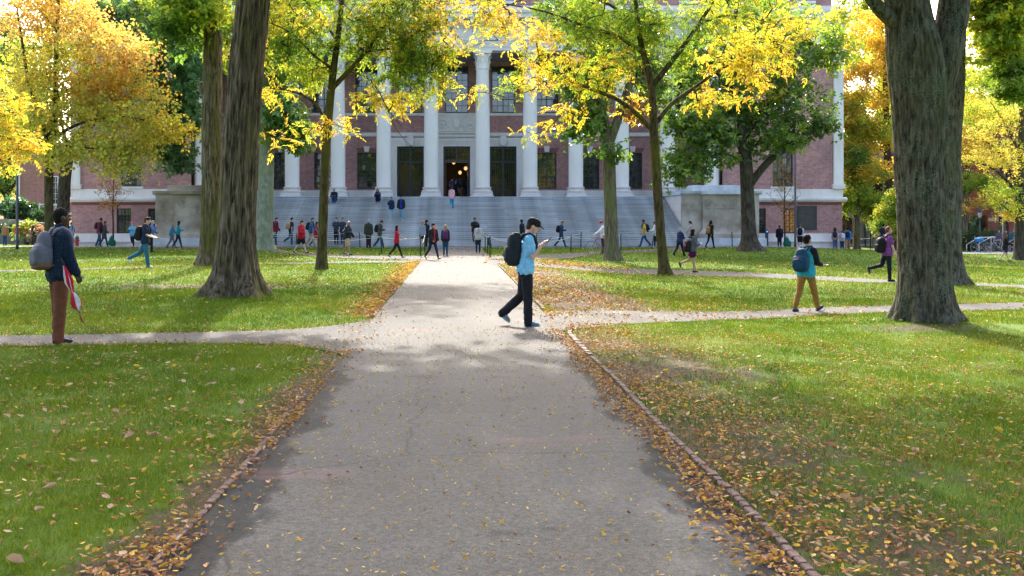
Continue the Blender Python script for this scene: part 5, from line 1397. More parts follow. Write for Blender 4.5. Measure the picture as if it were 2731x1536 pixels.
# far trees closing the view between and behind the buildings
FAR = [(2350, 100, 'yelgreen', 36, "tall yellow-green tree filling the gap right of the library roof"), (2480, 112, 'lime', 37, "tall pale tree straight behind the massive lichened trunk"), (2720, 98, 'lime', 38, "leafy pale tree at the top right corner behind the brick hall"), (60, 125, 'olive', 39, "hazy olive tree far behind the orange maple"), (2420, 150, 'lime', 31, "pale green tree far behind the orange-gold tree"), (2660, 120, 'yelgreen', 32, "pale yellow-green tree far behind the red brick hall"), (20, 110, 'blgreen', 33, "bluish green tree behind the grey post at far left"), (-120, 105, 'olive', 34, "olive tree beyond the picture's left edge behind the brick annexe"), (2540, 130, 'green', 35, "deep green tree rising behind the grey granite hall")]
for fx, Yf, pal, sd_, lab in FAR:
    k = F_PX / Yf
    make_tree("tree", lab, Yf, [(fx, 590 + 1.9 * k, 0, .4), (fx, 590 - 2 * k, 0, .35), (fx + 4, 590 - 8 * k, 0, .2), (fx, 590 - 14 * k, 0, .08)],
        [[(fx, 590 - 2.5 * k, 0, .2), (fx - 3 * k, 590 - 6 * k, 0, .08)], [(fx, 590 - 3 * k, 0, .2), (fx + 3 * k, 590 - 7 * k, 0, .08)]],
        [(fx, 590 - 7 * k, 4.6 * k, 3 * k, 0, 4, 60, pal), (fx, 590 - 11 * k, 4 * k, 3.4 * k, 0, 3.5, 60, pal), (fx - 2 * k, 590 - 4.5 * k, 3.5 * k, 1.6 * k, 0, 3, 30, pal), (fx + 2 * k, 590 - 14.5 * k, 3.5 * k, 2 * k, 0, 2, 34, pal), (fx, 590 - 18 * k, 4 * k, 2.6 * k, 0, 3, 50, pal), (fx - 1.5 * k, 590 - 21.5 * k, 3 * k, 2 * k, 0, 2, 30, pal)],
        leaf='maple', leaf_size=2.6, per=18, spread=.9, bark='bark_dark', trunk_res=(14, .4), seed=sd_, twigs=False, base_z=-.3)

# unseen trees added around the camera to shade the near path and fill window reflections
def copy_tree(src, loc, rz, label):
    r = src.copy(); COL.objects.link(r); r.location = loc; r.rotation_euler = (0, 0, rz); r["label"] = label
    for ch in src.children:
        c = ch.copy(); COL.objects.link(c); c.parent = r
BIG = [o for o in scene.objects if o.get("label", "").startswith(("thick furrowed", "massive grey"))]
copy_tree(BIG[0], (-8.5, 4.0, 0), 1.9, "unseen tree added for shade just left of the camera, outside the picture")
copy_tree(BIG[1], (9.5, 1.0, -.3), 2.6, "unseen tree added for shade just right of the camera, outside the picture")
copy_tree(BIG[0], (1.5, -15.0, 0), 4.0, "unseen tree added for shade and reflections behind the camera")
copy_tree(BIG[1], (-14, -22.0, 0), .7, "unseen tree added for shade and reflections far behind the camera to the left")
copy_tree(BIG[0], (17, -20.0, 0), 5.2, "unseen tree added for shade and reflections far behind the camera to the right")
# ------------------------------------------------------------------ people
PENDING = []
def capsule(p0, p1, r0, r1=None, n=10):
    r1 = r0 if r1 is None else r1
    p0 = np.array(p0, float); p1 = np.array(p1, float); d = p1 - p0; L = np.linalg.norm(d)
    d = d / L if L > 1e-6 else np.array([0, 0, 1.])
    a = np.array([0, 0, 1.]) if abs(d[2]) < .9 else np.array([1., 0, 0])
    u = np.cross(a, d); u /= np.linalg.norm(u); w = np.cross(d, u)
    rows = [(p0, -math.sin(t), math.cos(t), r0) for t in np.linspace(math.pi / 2, 0, 4)[1:]] + [(p1, math.sin(t), math.cos(t), r1) for t in np.linspace(0, math.pi / 2, 4)[:-1]]
    th = np.arange(n) * 2 * math.pi / n
    V = [p0 - d * r0]
    for c, s_, q, r in rows:
        for t in th: V.append(c + d * r * s_ + (u * math.cos(t) + w * math.sin(t)) * r * q)
    V.append(p1 + d * r1)
    F = []; m = len(rows)
    for k in range(n): F.append((0, 1 + (k + 1) % n, 1 + k)); F.append((len(V) - 1, 1 + (m - 1) * n + k, 1 + (m - 1) * n + (k + 1) % n))
    for i in range(m - 1):
        for k in range(n):
            k2 = (k + 1) % n
            F.append((1 + i * n + k, 1 + i * n + k2, 1 + (i + 1) * n + k2, 1 + (i + 1) * n + k))
    return np.array(V), F
def superell(c, r, e=1.0, Rm=None, n=16, m=10):
    V = []; F = []
    def pw(v): return math.copysign(abs(v) ** e, v)
    for i in range(m + 1):
        t = -math.pi / 2 + math.pi * i / m
        for k in range(n):
            a = 2 * math.pi * k / n
            V.append((r[0] * pw(math.cos(t)) * pw(math.cos(a)), r[1] * pw(math.cos(t)) * pw(math.sin(a)), r[2] * pw(math.sin(t))))
    V = np.array(V)
    if Rm is not None: V = V @ np.array(Rm).T
    V = V + np.array(c)
    for i in range(m):
        for k in range(n):
            k2 = (k + 1) % n; F.append((i * n + k, i * n + k2, (i + 1) * n + k2, (i + 1) * n + k))
    F.append(tuple(range(n - 1, -1, -1))); F.append(tuple(m * n + k for k in range(n)))
    return V, F

def blob(name, pieces, mats, parent, voxel, iters=3, fold=0.0, post=None, seed=0, loc=None):
    """overlapping closed pieces fused into ONE continuous surface"""
    vs = []; fs = []
    for V, F in pieces:
        b = len(vs); vs += [tuple(v) for v in V]; fs += [tuple(i + b for i in f) for f in F]
    me = bpy.data.meshes.new(name); me.from_pydata(vs, [], fs)
    mats = mats if isinstance(mats, (list, tuple)) else [mats]
    o = obj(name, me, parent)
    md = o.modifiers.new("fuse", 'REMESH'); md.mode = 'VOXEL'; md.voxel_size = voxel; md.use_smooth_shade = True
    sm = o.modifiers.new("smooth", 'SMOOTH'); sm.factor = .5; sm.iterations = iters
    PENDING.append((o, mats, fold, post, seed))
    return o
def flush_blobs():
    bpy.context.view_layer.update()
    dg = bpy.context.evaluated_depsgraph_get()
    res = [(o, bpy.data.meshes.new_from_object(o.evaluated_get(dg)), mats, fold, post, seed) for o, mats, fold, post, seed in PENDING]
    for o, me, mats, fold, post, seed in res:
        o.modifiers.clear(); old = o.data; o.data = me; bpy.data.meshes.remove(old)
        me.materials.clear()
        for m in mats: me.materials.append(m)
        n = len(me.vertices)
        co = np.zeros(n * 3, np.float32); me.vertices.foreach_get("co", co); co = co.reshape(-1, 3)
        if fold:
            nr = np.zeros(n * 3, np.float32); me.vertices.foreach_get("normal", nr); nr = nr.reshape(-1, 3)
            f = fbm(co[:, 0] * 8 + seed + co[:, 2] * 6, co[:, 1] * 8 - co[:, 2] * 5, co[:, 2] * 6, 3) - .5
            rid = 1 - np.abs(f * 4)
            co = co + nr * (np.clip(rid, -1, 1) * fold)[:, None]
            me.vertices.foreach_set("co", co.ravel())
        if post is not None:
            m = len(me.polygons); ce = np.zeros(m * 3, np.float32); me.polygons.foreach_get("center", ce)
            me.polygons.foreach_set("material_index", post(ce.reshape(-1, 3)).astype(np.int32))
        me.polygons.foreach_set("use_smooth", [True] * len(me.polygons))
        me.update()
    PENDING.clear()

def cloth(c, name=None, rough=.85, kind=None):
    key = ('cloth', tuple(round(v, 3) for v in c), kind)
    if key in MATS: return MATS[key]
    m, nt, p, out = nodes_of(name or "cloth")
    v = coords(nt)
    base = ramp(nt, noise(nt, v, 12, 4), [(.3, sc(c, .78)), (.7, sc(c, 1.18))])
    if kind == 'plaid' or kind == 'plaid_fine':
        k = 30 if kind == 'plaid' else 46
        for st, f in (((1, 0, 0), .75), ((0, 0, 1), .7)):
            w = N(nt, "ShaderNodeTexWave", wave_type='BANDS', bands_direction='X' if st[0] else 'Z'); w.inputs["Scale"].default_value = k / 6.28; w.inputs["Distortion"].default_value = .6
            nt.links.new(v, w.inputs["Vector"])
            base = mixc(nt, 1.0, base, ramp(nt, w.outputs["Fac"], [(.45, (.35, .35, .38)), (.55, (1.5, 1.5, 1.5))]), 'MULTIPLY')
    if kind == 'stripe':
        w = N(nt, "ShaderNodeTexWave", wave_type='BANDS', bands_direction='Z'); w.inputs["Scale"].default_value = 7.2
        nt.links.new(v, w.inputs["Vector"])
        base = mixc(nt, ramp(nt, w.outputs["Fac"], [(.84, (0, 0, 0)), (.92, (.8, .8, .8))]), base, (.42, .24, .46))
    if kind == 'dots':
        vo = N(nt, "ShaderNodeTexVoronoi"); vo.inputs["Scale"].default_value = 30; vo.inputs["Randomness"].default_value = .25
        nt.links.new(coords(nt, (1, 1, .8)), vo.inputs["Vector"])
        base = mixc(nt, ramp(nt, vo.outputs["Distance"], [(.15, (.6, .6, .6)), (.22, (0, 0, 0))]), base, (.07, .12, .18))
    nt.links.new(base, p.inputs["Base Color"])
    p.inputs["Roughness"].default_value = rough
    p.inputs["Specular IOR Level"].default_value = .2
    nt.links.new(bump(nt, noise(nt, v, 40, 4), .25, .01), p.inputs["Normal"])
    MATS[key] = m
    return m
SKIN = {'fair': (.56, .34, .26), 'mid': (.42, .25, .17), 'tan': (.34, .19, .12), 'dark': (.075, .038, .024)}
def skin(t):
    m = pm("skin_" + t, SKIN[t], .5, .08, 20, .1, 120, spec=.4)
    p = m.node_tree.nodes["Principled BSDF"]; p.inputs["Subsurface Weight"].default_value = .08; p.inputs["Subsurface Radius"].default_value = (.02, .008, .004)
    return m
HAIRC = {'black': (.010, .009, .009), 'brown': (.045, .024, .013), 'ltbrown': (.13, .07, .035), 'blond': (.34, .22, .10), 'grey': (.34, .33, .32), 'red': (.20, .07, .025)}
def hairm(c): return pm("hair_" + c, HAIRC[c], .8, .35, 30, .6, 90, stretch=(1, 1, .3), spec=.12)
EYE_M = pm("eye_dark", (.02, .015, .012), .3, .1, 5)
LIP_M = pm("lip", (.34, .13, .11), .5, .1, 5)

WALK_R = dict(legs=((-.38, .42), (.42, .06)), arms=((.45, .08, .25, 0), (-.42, .08, .2, 0)))     # (left), (right): right leg in front
WALK_L = dict(legs=((.42, .06), (-.38, .42)), arms=((-.42, .08, .2, 0), (.45, .08, .25, 0)))
PASS_R = dict(legs=((-.22, 1.05), (.06, .04)), arms=((.25, .08, .3, 0), (-.2, .08, .25, 0)))
PASS_L = dict(legs=((.06, .04), (-.22, 1.05)), arms=((-.2, .08, .25, 0), (.25, .08, .3, 0)))
STAND = dict(legs=((.03, .04), (-.04, .03)), arms=((.04, .10, .12, 0), (-.02, .10, .12, 0)))
def P(base, **kw):
    d = dict(base); d.update(kw); return d
PHONE = (.25, .10, 1.55, .35)

class Fig: pass
def skeleton(pose, fem=False):
    """joints in a local frame: x right, y forward, z up, for a 1.75 m figure"""
    f = Fig(); lean = pose.get('lean', .04)
    q_ = pose.get('stride', 1.0); pose = dict(pose, legs=tuple((l[0] * q_, l[1] * (.5 + .5 * q_), *l[2:]) for l in pose['legs']))
    cl, sl = math.cos(lean), math.sin(lean)
    f.rot = Matrix.Rotation(-lean, 3, 'X')
    def tp(q):
        v = Vector(q) - Vector((0, 0, .93)); return f.rot @ v + Vector((0, 0, .93))
    f.tp = tp
    f.sw = .155 if fem else .18
    f.hip = {}; f.knee = {}; f.ank = {}; f.toe = {}; f.sh = {}; f.el = {}; f.wr = {}; f.hd = {}; f.fd = {}
    sit = pose.get('sit')
    for i, s in ((0, -1), (1, 1)):
        h, k = pose['legs'][i][:2]; sp = pose['legs'][i][2] if len(pose['legs'][i]) > 2 else .0
        H = Vector((s * .088, 0, .92)); d1 = Vector((s * sp, math.sin(h), -math.cos(h))); d2 = Vector((s * sp * .3, math.sin(h - k), -math.cos(h - k)))
        K = H + d1 * .425; A = K + d2 * .415
        f.hip[s], f.knee[s], f.ank[s] = H, K, A
        fp = pose['foot'][i] if 'foot' in pose else (-(max(0, k - h - .15)) if (h - k) < -.15 else (.25 if h > .3 else 0))
        f.toe[s] = Vector((s * .12, math.cos(fp), math.sin(fp)))
        a, b, e, t = pose['arms'][i]
        S = tp((s * f.sw, -.005, 1.405)); u = Vector((s * math.sin(b), math.sin(a) * math.cos(b), -math.cos(a) * math.cos(b)))
        E = S + u * .285
        w = Vector((s * (math.sin(b) * .6 - math.sin(t)), math.sin(a + e), -math.cos(a + e))); w.normalize()
        f.sh[s], f.el[s], f.fd[s] = S, E, w
        f.wr[s] = E + w * .245
    low = min(min(f.ank[s].z + (f.toe[s] * .2).z * (f.toe[s].z < 0) for s in (-1, 1)) - .075, 9)
    f.low = low if not sit else pose.get('low', low)
    hy, hp = pose.get('head', (0, 0))
    f.hm = Matrix.Rotation(hy, 3, 'Z') @ Matrix.Rotation(-hp, 3, 'X')
    f.neck = tp((0, -.01, 1.475)); f.hc = tp((0, .015, 1.53)) + f.hm @ Vector((0, .012, .105))
    return f

def person(label, x, head, feet, yaw, pose, top=('tee', (.2, .2, .2)), bottom=('pants', (.05, .06, .1)), shoes=(.03, .03, .03), hair=('short', 'brown'), tone='fair', hat=None,
           fem=False, det=0, world=None, pack=None, extra=None, sole=None, H=None, cat="person", group=None):
    if world is not None: wx, wy, wz = world
    else: wx, wy, wz = ground_at(x, feet); wz = gz1(wx, wy) + .012
    Hh = H or min(1.93, max(1.52, (feet - head) * wy / F_PX))
    if det == 0 and not pose.get('sit'): pose = dict(pose, stride=random.uniform(.5, 1.0), lean=pose.get('lean', .04) + random.uniform(-.03, .05), head=(pose.get('head', (0, 0))[0] + random.uniform(-.35, .35), pose.get('head', (0, 0))[1] + random.uniform(-.05, .2)))
    f = skeleton(pose, fem); k = Hh / 1.75
    root = empty("person", (wx, wy, wz - f.low * k), R(yaw)); root.scale = (k, k, k); root.location.z = wz - f.low * k
    tag(root, label, cat, group)
    vox = (.026, .015, .0085)[det]; tp = f.tp; g = 0
    def torso(gr, zlo=.95, w=1.0):
        fw = .9 if fem else 1.0
        L = [capsule(tp((-.08 * fw, 0, 1.29)), tp((.08 * fw, 0, 1.29)), .108 * fw + gr), capsule(tp((-.055, 0, 1.10)), tp((.055, 0, 1.10)), (.088 if fem else .098) + gr), capsule(tp((-f.sw + .045, -.005, 1.41)), tp((f.sw - .045, -.005, 1.41)), .056 + gr),
             capsule(tp((-.05, -.01, 1.43)), tp((.05, -.01, 1.43)), .066 + gr)]
        for s in (-1, 1): L += [capsule(tp((s * .06, 0, max(1.0, zlo))), tp((s * .085 * fw, 0, 1.30)), (.092 if fem else .098) + gr)]
        L += [capsule(tp((-.072, -.005, zlo)), tp((.072, -.005, zlo)), (.112 if fem else .106) + gr * w)]
        if fem: L += [superell(tp((s * .065, .075, 1.285)), (.062 + gr, .058 + gr, .06 + gr)) for s in (-1, 1)]
        return L
    # ---- body
    hc = f.hc; hm = np.array(f.hm)
    def hp(v): return hc + f.hm @ Vector(v)
    B = torso(0)
    B += [superell(hc, (.074, .094, .113), 1, hm), superell(hp((0, .028, -.055)), (.052, .062, .062), 1, hm), capsule(f.neck, hp((0, -.02, -.06)), .056 if not fem else .047)]
    B += [superell(hp((0, .098, -.018)), (.014, .020, .024), 1, hm), superell(hp((0, .074, .03)), (.055, .02, .018), 1, hm)]
    for s in (-1, 1): B += [superell(hp((s * .078, -.008, -.005)), (.012, .024, .032), 1, hm)]
    for s in (-1, 1):
        B += [capsule(f.hip[s], f.knee[s], .080, .054), capsule(f.knee[s], f.ank[s], .053, .037), capsule(f.knee[s] + (f.ank[s] - f.knee[s]) * .12 + Vector((0, -.012, 0)), f.knee[s] + (f.ank[s] - f.knee[s]) * .5, .052, .044)]
        B += [capsule(f.ank[s], f.ank[s] + f.toe[s] * .12 - Vector((0, 0, .04)), .034, .028)]
        ar = .88 if fem else 1.0
        B += [capsule(f.sh[s], f.el[s], .047 * ar, .038 * ar), capsule(f.el[s], f.wr[s], .039 * ar, .027 * ar)]
        # hand: palm, four unequal bent fingers, thumb from the side of the palm
        d = f.fd[s]; acr = d.cross(Vector((0, 0, 1))) if abs(d.z) < .8 else Vector((0, 1, 0)); acr = (acr - d * acr.dot(d)).normalized(); nrm = d.cross(acr)
        hold = pose.get('hold', {}).get(s, 0); w0 = f.wr[s]; fr = .0095 if det == 2 else .012
        if nrm.dot(Vector((-s, .3, .3))) < 0: nrm = -nrm
        B += [capsule(w0 + acr * .018, w0 + d * .075 + acr * .024, .021, .018), capsule(w0 - acr * .018, w0 + d * .075 - acr * .024, .021, .018)]
        for q, ln in enumerate((.068, .078, .072, .055)):
            o_ = w0 + d * .085 + acr * (.030 - .020 * q); bend = .5 + hold * 1.1
            m_ = o_ + (d * math.cos(bend * .5) + nrm * math.sin(bend * .5)) * ln * .5
            e_ = m_ + (d * math.cos(bend * 1.4) + nrm * math.sin(bend * 1.4)) * ln * .5
            B += [capsule(o_ - d * .02, m_, fr, fr * .95), capsule(m_, e_, fr * .95, fr * .8)]
        o_ = w0 + d * .03 + acr * .034; m_ = o_ + (d * .7 + acr * .6 + nrm * .3).normalized() * .04; e_ = m_ + (d * .8 + nrm * (.4 + hold)).normalized() * .032
        B += [capsule(w0 + d * .02 + acr * .02, m_, .013, .011), capsule(m_, e_, .011, .009)]
        f.hd[s] = (w0 + d * .10 + nrm * .03, d, acr, nrm)
    eyes = [np.array(hp((s * .032, .088, .012))) for s in (-1, 1)]; lip = np.array(hp((0, .094, -.062))); brow = [np.array(hp((s * .034, .092, .034))) for s in (-1, 1)]
    er = .013 if det else .019
    def post(c):
        mi = np.zeros(len(c))
        for e in eyes: mi[(np.linalg.norm((c - e) * np.array([1, 1, 1.5]), axis=1) < er)] = 1
        for e in brow: mi[(np.abs(c[:, 2] - e[2]) < .006) & (np.linalg.norm(c - e, axis=1) < .024)] = 1
        mi[(np.abs(c[:, 2] - lip[2]) < (.009 if det else .013)) & (np.linalg.norm(c - lip, axis=1) < .028)] = 2
        return mi
    body = blob("body", B, [skin(tone), EYE_M, LIP_M], root, vox, 2 if det < 2 else 3, post=post)
    # ---- top
    tk, tc = top[0], top[1]; tkind = top[2] if len(top) > 2 else None
    gr = {'tee': .016, 'shirt': .020, 'jacket': .034, 'sweater': .026, 'coat': .036, 'tight': .012}[tk]
    zlo = {'tee': .905, 'shirt': .89, 'jacket': .89, 'sweater': .90, 'coat': .80, 'tight': .96}[tk]
    T_ = torso(gr, zlo, 1.0) + [capsule(tp((-.074, -.005, z_)), tp((.074, -.005, z_)), .134 + (gr - .012) * .8) for z_ in (zlo + .01, zlo + .07)] + [capsule(tp((-.066, -.003, zlo + .15)), tp((.066, -.003, zlo + .15)), .118 + gr * .6)]
    if tk == 'coat': T_ += [capsule((-.09, 0, .70), (.09, 0, .70), .15), capsule((-.08, 0, .90), (.08, 0, .90), .14)]
    slv = .62 if tk == 'tee' and 'cuff' not in pose else 1.0
    if pose.get('rolled'): slv = .55
    for s in (-1, 1):
        if slv < 1:
            T_ += [capsule(f.sh[s], f.sh[s] + (f.el[s] - f.sh[s]) * slv, .050 + gr, .050 + gr)]
        else:
            cuff = pose.get('cuff', .9)
            T_ += [capsule(f.sh[s], f.el[s], .048 + gr, .040 + gr), capsule(f.el[s], f.el[s] + (f.wr[s] - f.el[s]) * cuff, .040 + gr, .030 + gr)]
    if tk in ('shirt', 'jacket', 'coat'): T_ += [capsule(f.neck + Vector((0, -.015, -.02)), f.neck + (hp((0, -.02, -.06)) - f.neck) * .45, .066, .063)]
    if tk == 'jacket' and top[-1] == 'hood': T_ += [superell(tp((0, -.10, 1.46)), (.10, .06, .07))]
    mats = [cloth(tc, None, .85, tkind if tkind in ('plaid', 'plaid_fine', 'stripe', 'dots') else None)]
    pst = None
    if tkind == 'raglan':
        mats.append(cloth(top[3])); segs = [(np.array(f.sh[q]), np.array(f.el[q])) for q in (-1, 1)] + [(np.array(f.el[q]), np.array(f.wr[q])) for q in (-1, 1)]; nk = np.array(f.neck)
        def pst(c):
            m = np.linalg.norm(c - nk, axis=1) < .085
            for A_, B_ in segs:
                d_ = B_ - A_; t_ = np.clip(((c - A_) @ d_) / (d_ @ d_), 0, 1); m |= (np.linalg.norm(c - A_ - t_[:, None] * d_, axis=1) < .10) & ((np.abs(c[:, 0]) > f.sw - .062) | (c[:, 1] > .17))
            return m.astype(int)
    if tkind == 'open':        # open jacket showing the shirt
        mats.append(cloth(top[3]))
        def pst(c): return ((np.abs(c[:, 0]) < .05 + .02 * np.sin(c[:, 2] * 9)) & (c[:, 1] > .05) & (c[:, 2] > .9)).astype(int)
    blob({'tee': "shirt", 'shirt': "shirt", 'jacket': "jacket", 'sweater': "sweater", 'coat': "coat", 'tight': "top"}[tk], T_, mats, root, vox * 1.05, 3, (.006, .008, .009)[det], pst, seed=len(label))
    # ---- bottom
    bk, bc = bottom[0], bottom[1]
    if bk == 'skirt':
        Bt = [capsule((-.08, -.005, .95), (.08, -.005, .95), .118), capsule((-.10, 0, .72), (.10, 0, .72), .125), capsule((-.09, 0, .84), (.09, 0, .84), .125)]
    else:
        ex = {'pants': .018, 'slim': .010, 'leggings': .006, 'shorts': .032, 'jeans': .014}[bk]
        Bt = [capsule((-.07, -.008, .93), (.07, -.008, .93), .106 + ex * .6), capsule((-.07, -.01, .89), (.07, -.01, .89), .108 + ex)]
        for s in (-1, 1):
            K, A, Hp = f.knee[s], f.ank[s], f.hip[s]
            if bk == 'shorts': Bt += [capsule(Hp, Hp + (K - Hp) * bottom[2], .088 + ex, .075 + ex)] if len(bottom) > 2 else [capsule(Hp, Hp + (K - Hp) * .95, .088 + ex, .070 + ex)]
            else:
                hem = A + (A - K) * .06 if bk in ('pants', 'jeans') else A - (A - K) * .06
                Bt += [capsule(Hp, K, .084 + ex, .058 + ex), capsule(K, hem, .058 + ex, (.048 if bk in ('pants', 'jeans') else .040) + ex), capsule(K + Vector((0, -.012, 0)) + (A - K) * .1, K + (A - K) * .5, .052 + ex * .9, .046 + ex)]
    bmats = [cloth(bc)]
    blob({'skirt': "skirt", 'shorts': "shorts", 'leggings': "leggings"}.get(bk, "trousers"), Bt, bmats, root, vox * 1.05, 3, (.005, .008, .009)[det], seed=3 + len(label))
    # ---- shoes
    for s in (-1, 1):
        A = f.ank[s]; t = f.toe[s].normalized(); dn = Vector((0, 0, -1)); dn = (dn - t * dn.dot(t)).normalized()
        heel = A - t * .035 + dn * .038; toe = A + t * .155 + dn * .048; mid = A + t * .06 + dn * .03
        sh_ = [capsule(heel, A + t * .02 + dn * .02, .038, .040), capsule(heel, mid, .038, .041), capsule(mid, toe, .042, .030), capsule(heel + dn * .006, toe + dn * .004, .034, .028)]
        blob("shoe", sh_, cloth(shoes, None, .6), root, vox * .85, 2)
        if sole is not None:
            blob("sole", [capsule(heel + dn * .026, toe + dn * .014 + t * .012, .024, .022), capsule(mid + dn * .036, toe + dn * .014, .026, .024)], cloth(sole, None, .6), root, vox * .7, 1)
    # ---- hair and hat
    hs, hcx = hair
    if hs != 'bald':
        Hh_ = [superell(hp((0, -.020, .036)), (.083, .100, .094), 1, hm), superell(hp((0, -.048, .0)), (.074, .062, .092), 1, hm)]
        if hs == 'quiff': Hh_ += [superell(hp((0, .045, .098)), (.062, .052, .034), 1, hm)]
        if hs in ('long', 'wavy'):
            ln = .34 if hs == 'long' else .28; wd = .05 if hs == 'long' else .058
            for s in (-1, 0, 1): Hh_ += [capsule(hp((s * .055, -.052, -.02)), hp((s * .07, -.085, -.02)) + Vector((0, -.01, -ln)), wd, wd * .75)]
            for s in (-1, 1): Hh_ += [capsule(hp((s * .078, .0, .03)), hp((s * .085, -.01, -.16)), .030, .032)]
        if hs == 'pony': Hh_ += [superell(hp((0, -.11, .05)), (.03, .03, .03)), capsule(hp((0, -.125, .04)), hp((0, -.14, -.12)), .028, .014)]
        if hs == 'bob':
            Hh_ += [superell(hp((0, -.04, -.03)), (.098, .088, .105), 1, hm)]
        blob("hair", Hh_, hairm(hcx), root, vox * .9, 2, (.006, .006, .005)[det], seed=9)
    if hat:
        hk, hcol = hat
        if hk == 'cap':
            Cp = [superell(hp((0, -.010, .062)), (.094, .116, .080), .9, hm)]
            bn = [superell(hp((0, .118, .046)), (.070, .070, .010), 1, np.array(f.hm @ Matrix.Rotation(-.22, 3, 'X')))]
            blob("cap", Cp + bn, cloth(hcol), root, vox * .8, 1)
        else:
            blob("beanie", [superell(hp((0, -.012, .055)), (.091, .110, .085), .9, hm)], cloth(hcol), root, vox * .9, 1, .003)
    f.root = root; f.k = k; f.hp = hp
    if pack: backpack(f, det, **pack)
    if extra: extra(f)
    return f

def follower(f, name, label, cat, group=None):
    """a thing carried by a figure: top-level, in the figure's own frame"""
    e = empty(name, f.root.location, f.root.rotation_euler.z); e.scale = f.root.scale
    tag(e, label, cat, group)
    return e
def backpack(f, det, col, label, size=(.15, .10, .225), z=1.215, base=None, tilt=0.0, straps=True, y=-.215, x=0.0, strap_col=None, tagc=None, pocket=True, soft=.55):
    e = follower(f, "backpack", label, "backpack", "backpacks worn by walkers"); vox = (.024, .014, .009)[det]; tp = f.tp
    m3 = np.array(f.rot @ Matrix.Rotation(tilt, 3, 'Y'))
    c = tp((x, y, z)); r = size
    bag = [superell(c, r, soft, m3), superell(tp((x, y + .02, z + .10)), (r[0] * .80, r[1] * .75, r[2] * .72), .6, m3)] if soft < .7 else [superell(tp((x, y, z - .06)), (r[0], r[1], r[2] * .74), .62, m3), superell(tp((x, y + .02, z + .07)), (r[0] * .84, r[1] * .80, r[2] * .84), .8, m3)]
    mats = [cloth(col, None, .75)]
    blob("bag", bag, mats, e, vox, 2, .004, seed=4)
    if base:
        blob("base_panel", [superell(tp((x, y - .004, z - r[2] * .70)), (r[0] * 1.015, r[1] * 1.03, r[2] * .30), .62, m3)], cloth(base, None, .7), e, vox, 2)
    if pocket:
        blob("pocket", [superell(tp((x, y - r[1] * .80, z - r[2] * .30)), (r[0] * .78, r[1] * .42, r[2] * .48), .5, m3)], cloth(sc(col, .9), None, .75), e, vox, 1, .003)
    if straps:
        for s in (-1, 1):
            b = MB(); q = [(s * .075, -.13, 1.40), (s * .095, -.075, 1.485), (s * .105, .0, 1.505), (s * .112, .075, 1.465), (s * .122, .125, 1.36), (s * .135, .125, 1.24), (s * .150, .06, 1.12), (s * .150, -.08, 1.04), (s * .12, -.16, 1.0)]
            pts = [tp(v) for v in q]
            b.tube(pts, [.018, .022, .024, .024, .023, .018, .007, .006, .006], 6)
            obj("strap", b.mesh("strap", cloth(strap_col or col, None, .75), True), e)
    if tagc:
        for (tx, tz, w, h, cc, ty) in tagc:
            b = MB(); p0 = tp((x + tx, y - r[1] * ty, z + tz)); b.box(p0.x - w, p0.x + w, p0.y - .004, p0.y + .004, p0.z - h, p0.z + h)
            obj("patch", b.mesh("patch", cloth(cc)), e)
    return e
def in_hand(f, s, name, label, cat, build, group=None):
    e = follower(f, name, label, cat, group); build(e, *f.hd[s], f); return e
def phone_build(e, c, d, acr, nrm, f):
    u = d.normalized(); w = acr.normalized(); n = (nrm * .9).normalized(); c = c + u * .02 + n * .005
    b = MB(); V = []
    for k in (-1, 1):
        for a, bq in ((-1, -1), (1, -1), (1, 1), (-1, 1)): V.append(c + u * .072 * bq + w * .037 * a + n * .0045 * k)
    b.add(V, [(0, 1, 2, 3), (7, 6, 5, 4), (0, 4, 5, 1), (1, 5, 6, 2), (2, 6, 7, 3), (3, 7, 4, 0)])
    obj("phone_case", b.mesh("phone_case", pm("phone_black", (.02, .02, .025), .25, .1, 5)), e)
def phone(label): return lambda f: in_hand(f, 1, "phone", label, "phone", phone_build, "phones in hands")

def step_at(py):
    """the step whose tread shows at pixel row py -> (Y, Z)"""
    best = min(range(NSTEP), key=lambda k: abs(VY + (EYE - (k + 1) * RISE) / (YB + k * TREAD + .15) * F_PX - py))
    return YB + best * TREAD + .17, (best + 1) * RISE + .004
def on_steps(x, py):
    Y, z = step_at(py); return ((x - VX) / F_PX * Y, Y, z)
